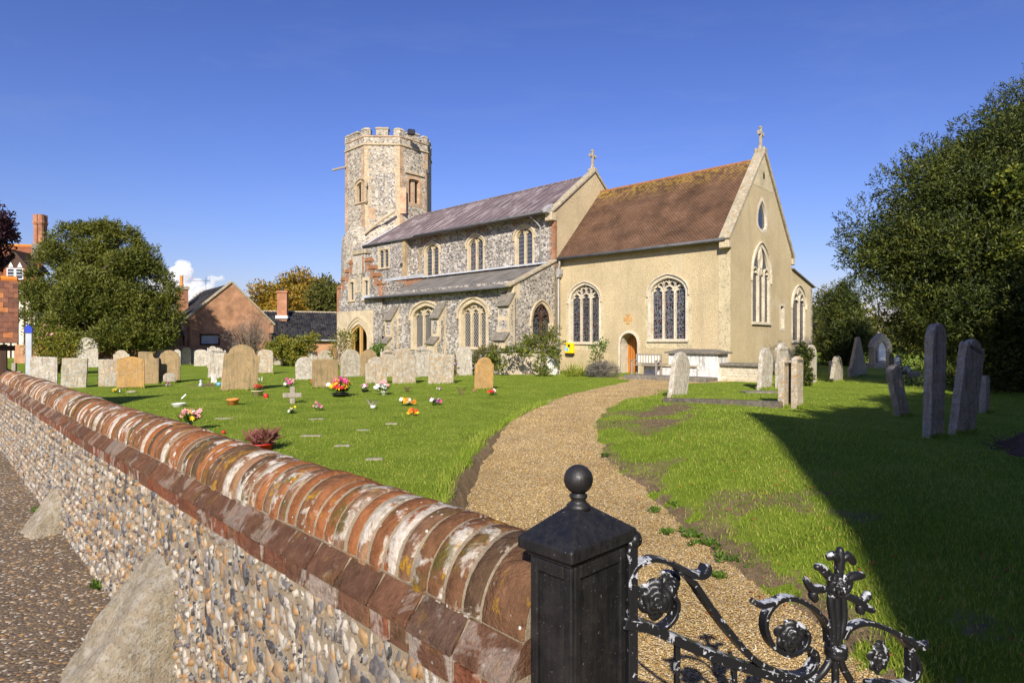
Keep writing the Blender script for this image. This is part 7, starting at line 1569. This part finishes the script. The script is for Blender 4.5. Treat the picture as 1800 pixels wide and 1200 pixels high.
CP = [(0, 0, 25), (-22, 8, 20), (-45, 18, 18), (22, 10, 17), (0, 22, 28), (-30, 30, 24), (30, 28, 18), (3, -24, 13), (-62, 28, 14), (58, 2, 10), (70, -1, 7), (48, 14, 10), (-10, 50, 28), (30, 45, 18)]
cl = puffs(CP, 318, 490, 2600, 1.1, 3, 3).build('cumulus_cloud', MAT['cloud'], None, True, label='small bright white cumulus cloud right of the left yew', cat='cloud')
md = cl.modifiers.new('union', 'REMESH'); md.mode = 'VOXEL'; md.voxel_size = 4.0
dsp = cl.modifiers.new('billow', 'DISPLACE'); tx_ = bpy.data.textures.new('billow', 'CLOUDS'); tx_.noise_scale = 22; tx_.noise_depth = 4; dsp.texture = tx_; dsp.strength = 16; dsp.texture_coords = 'GLOBAL'

# ------------------------------------------------------------------ grass blades and litter
def grass_blade_mat():
    m = Mt('grass_blade', .75, .08); r = m.isl(); p = m.pos()
    k = m.math('ADD', m.math('MULTIPLY', r, .6), m.math('MULTIPLY', m.noise(p, .7, 6, .65), .65)); 
    c = m.ramp(k, [(.12, (.075, .14, .012)), (.42, (.165, .26, .022)), (.68, (.275, .36, .042)), (.92, (.44, .43, .10))])
    m.out(c); tr = m.n('BsdfTranslucent'); m.L.new(c, tr.inputs[0]); mx = m.n('MixShader', {0: .35}); m.L.new(m.b.outputs[0], mx.inputs[1]); m.L.new(tr.outputs[0], mx.inputs[2]); m.L.new(mx.outputs[0], m.N['Material Output'].inputs[0]); return m.m
MAT['blade'] = grass_blade_mat()
def blades(n, y0, y1, hgt, wid, seed, extra=None):
    r = np.random.default_rng(seed); y = y0*np.exp(r.uniform(0, 1, n)*math.log(y1/y0)); x = r.uniform(-.95, .95, n)*y
    if extra is not None: x, y = extra(r, n)
    ok = (wdist(x, y) > W0+.22) & (x > -13.9) & (x < 26); x = x[ok]; y = y[ok]
    h, s = terrain(x, y); dl, dr = path_d(x, y); inp = (y < 28.2) & (dl > -.07-.05*fbm(x, y, 6., 2, 9)) & (dr > .12)
    keep = ~inp & (r.uniform(0, 1, len(x)) > s*1.05); x = x[keep]; y = y[keep]; h = h[keep]; dl = dl[keep]; dr = dr[keep]; n = len(x)
    tall = 1+.5*np.exp(-(np.abs(dl)/.18)**2)*fbm(x, y, 3., 2, 4)*2+.35*((dr < .5) & (dr > -4))*fbm(x, y, 1.2, 3, 12)*2
    sc = (1+.045*y); H = hgt*r.uniform(.5, 1.25, n)*tall*(.7+.6*fbm(x, y, .8, 3, 3)); Wd = wid*sc*r.uniform(.7, 1.3, n)
    a = r.uniform(0, 2*PI, n); b = r.uniform(0, 2*PI, n); ln = r.uniform(.1, .75, n)*H
    base = np.stack([x, y, h-.01], -1); t = np.stack([np.cos(a), np.sin(a), 0*a], -1)*Wd[:, None]; tip = base+np.stack([np.cos(b)*ln, np.sin(b)*ln, H], -1); mid = base+np.stack([np.cos(b)*ln*.3, np.sin(b)*ln*.3, H*.6], -1)
    V = np.stack([base-t, base+t, mid+t*.7, tip, mid-t*.7], 1).reshape(-1, 3); i = np.arange(n)*5
    F = np.concatenate([np.stack([i, i+1, i+2, i+4], -1), np.stack([i+4, i+2, i+3, i+3], -1)])
    me = bpy.data.meshes.new('b'); return V, i
def blade_obj(name, n, y0, y1, hgt, wid, seed, extra=None):
    V, i = blades(n, y0, y1, hgt, wid, seed, extra)
    F = np.concatenate([np.stack([i, i+1, i+2], -1), np.stack([i, i+2, i+4], -1), np.stack([i+4, i+2, i+3], -1)])
    put(name, np_mesh(name, V, F, MAT['blade']), kind='stuff')
blade_obj('grass', 320000, 2.6, 30, .038, .0030, 71)
blade_obj('grass', 5000, 4, 16, .09, .0032, 72, lambda r, n: ((lambda y: (np.interp(y, PL[:, 0], PL[:, 1])+r.normal(-.22, .08, n), y))(r.uniform(3, 16, n)+.25*np.round(r.normal(0, 2, n)))))
def tufts(r, n):
    i = r.integers(0, len(BASES), n); B = np.array([(b[0].x, b[0].y, b[1].x, b[1].y, b[2].x, b[2].y, b[3], b[4]) for b in BASES])[i]
    a = r.uniform(-.56, .56, n)*B[:, 6]; d = (B[:, 7]/2+np.abs(r.normal(0, .035, n)))*np.where(r.uniform(0, 1, n) < .75, 1, -1)
    return B[:, 0]+B[:, 2]*a+B[:, 4]*d, B[:, 1]+B[:, 3]*a+B[:, 5]*d
blade_obj('grass', 14000, 4, 16, .10, .0045, 73, tufts)
# weeds on path margin
WT = [(1215, 940, 1, 'green weed tuft in gravel, broadest of those along the right path edge'), (1243, 958, 1.2, 'leafy green weed on the gravel touching the broadest weed tuft'), (1292, 987, 1.2, 'spreading green weed where gravel meets the bank above the gate finial'), (1265, 1015, .6, 'small lone weed in gravel between the gate rosette and finial'), (1190, 888, .6, 'small weed at the gravel edge right of the ball finial'), (1172, 935, .5, 'tiny weed in gravel right of the post cap'), (1150, 897, .5, 'tiny weed in gravel nearest the ball finial'), (1065, 800, .5, 'small weed on the path where it bends above the ball finial'), (1332, 992, .9, 'green weed at the soil edge just left of the gate finial'), (1080, 745, .4, 'tiny weed at the inside bend of the path'), (1420, 1050, .8, 'green weed on the bank behind the gate finial')]
for i, (u, v, s, lb) in enumerate(WT):
    g = G(u, v, -.25); g = G(u, v, float(path_z(g.y))+.02); rw = random.Random(i); mb = MB()
    for k in range(int(9*s)+2):
        q = leaves(g+Vector((rw.gauss(0, .055*s), rw.gauss(0, .055*s), 0)), .03, 16, .065, .007, rw, .2); mb.add(q.v, q.f)
    mb.build('weed_tuft', MAT['weed'], None, label=lb, cat='weed', group='weeds on the path edge')
for i, (s, d, lb) in enumerate(((3.62, .34, 'green weed at the far side of the large wall buttress'), (7.85, .30, 'leafy weed at the far side of the small wall buttress'), (2.82, .32, 'green weed in the near corner of the large wall buttress'), (8.4, .28, 'small weed on the pavement beyond the small wall buttress'), (5.2, .27, 'small weed at the wall foot midway between two buttresses'))):
    g = WP(s, -d, PAVZ); mb = MB(); rw = random.Random(i+40)
    for k in range(7): q = leaves(g+WD*rw.gauss(0, .10)+WN*rw.uniform(-.05, .02), .03, 18, .06, .007, rw, .4); mb.add(q.v, q.f)
    mb.build('weed_tuft', MAT['weed'], None, label=lb, cat='weed', group='weeds at the wall foot')
# fallen leaves
n = 420; rr_ = np.random.default_rng(5); y = 3.2*np.exp(rr_.uniform(0, 1, n)*math.log(12/3.2)); x = np.interp(y, PR[:, 0], PR[:, 1])+rr_.normal(.9, .8, n); h, s = terrain(x, y); h = np.maximum(h, path_z(y))
P = np.stack([x, y, h+.035], -1); a = rr_.uniform(0, 2*PI, n); L = rr_.uniform(.008, .02, n)[:, None]; t = np.stack([np.cos(a), np.sin(a), rr_.normal(0, .4, n)], -1); q = np.stack([-np.sin(a), np.cos(a), rr_.normal(0, .4, n)], -1)
V = np.stack([P-t*L, P+q*L*.55, P+t*L, P-q*L*.55], 1).reshape(-1, 3); put('fallen_leaves', np_mesh('fallen_leaves', V, np.arange(4*n).reshape(-1, 4), MAT['fallen']), kind='stuff')
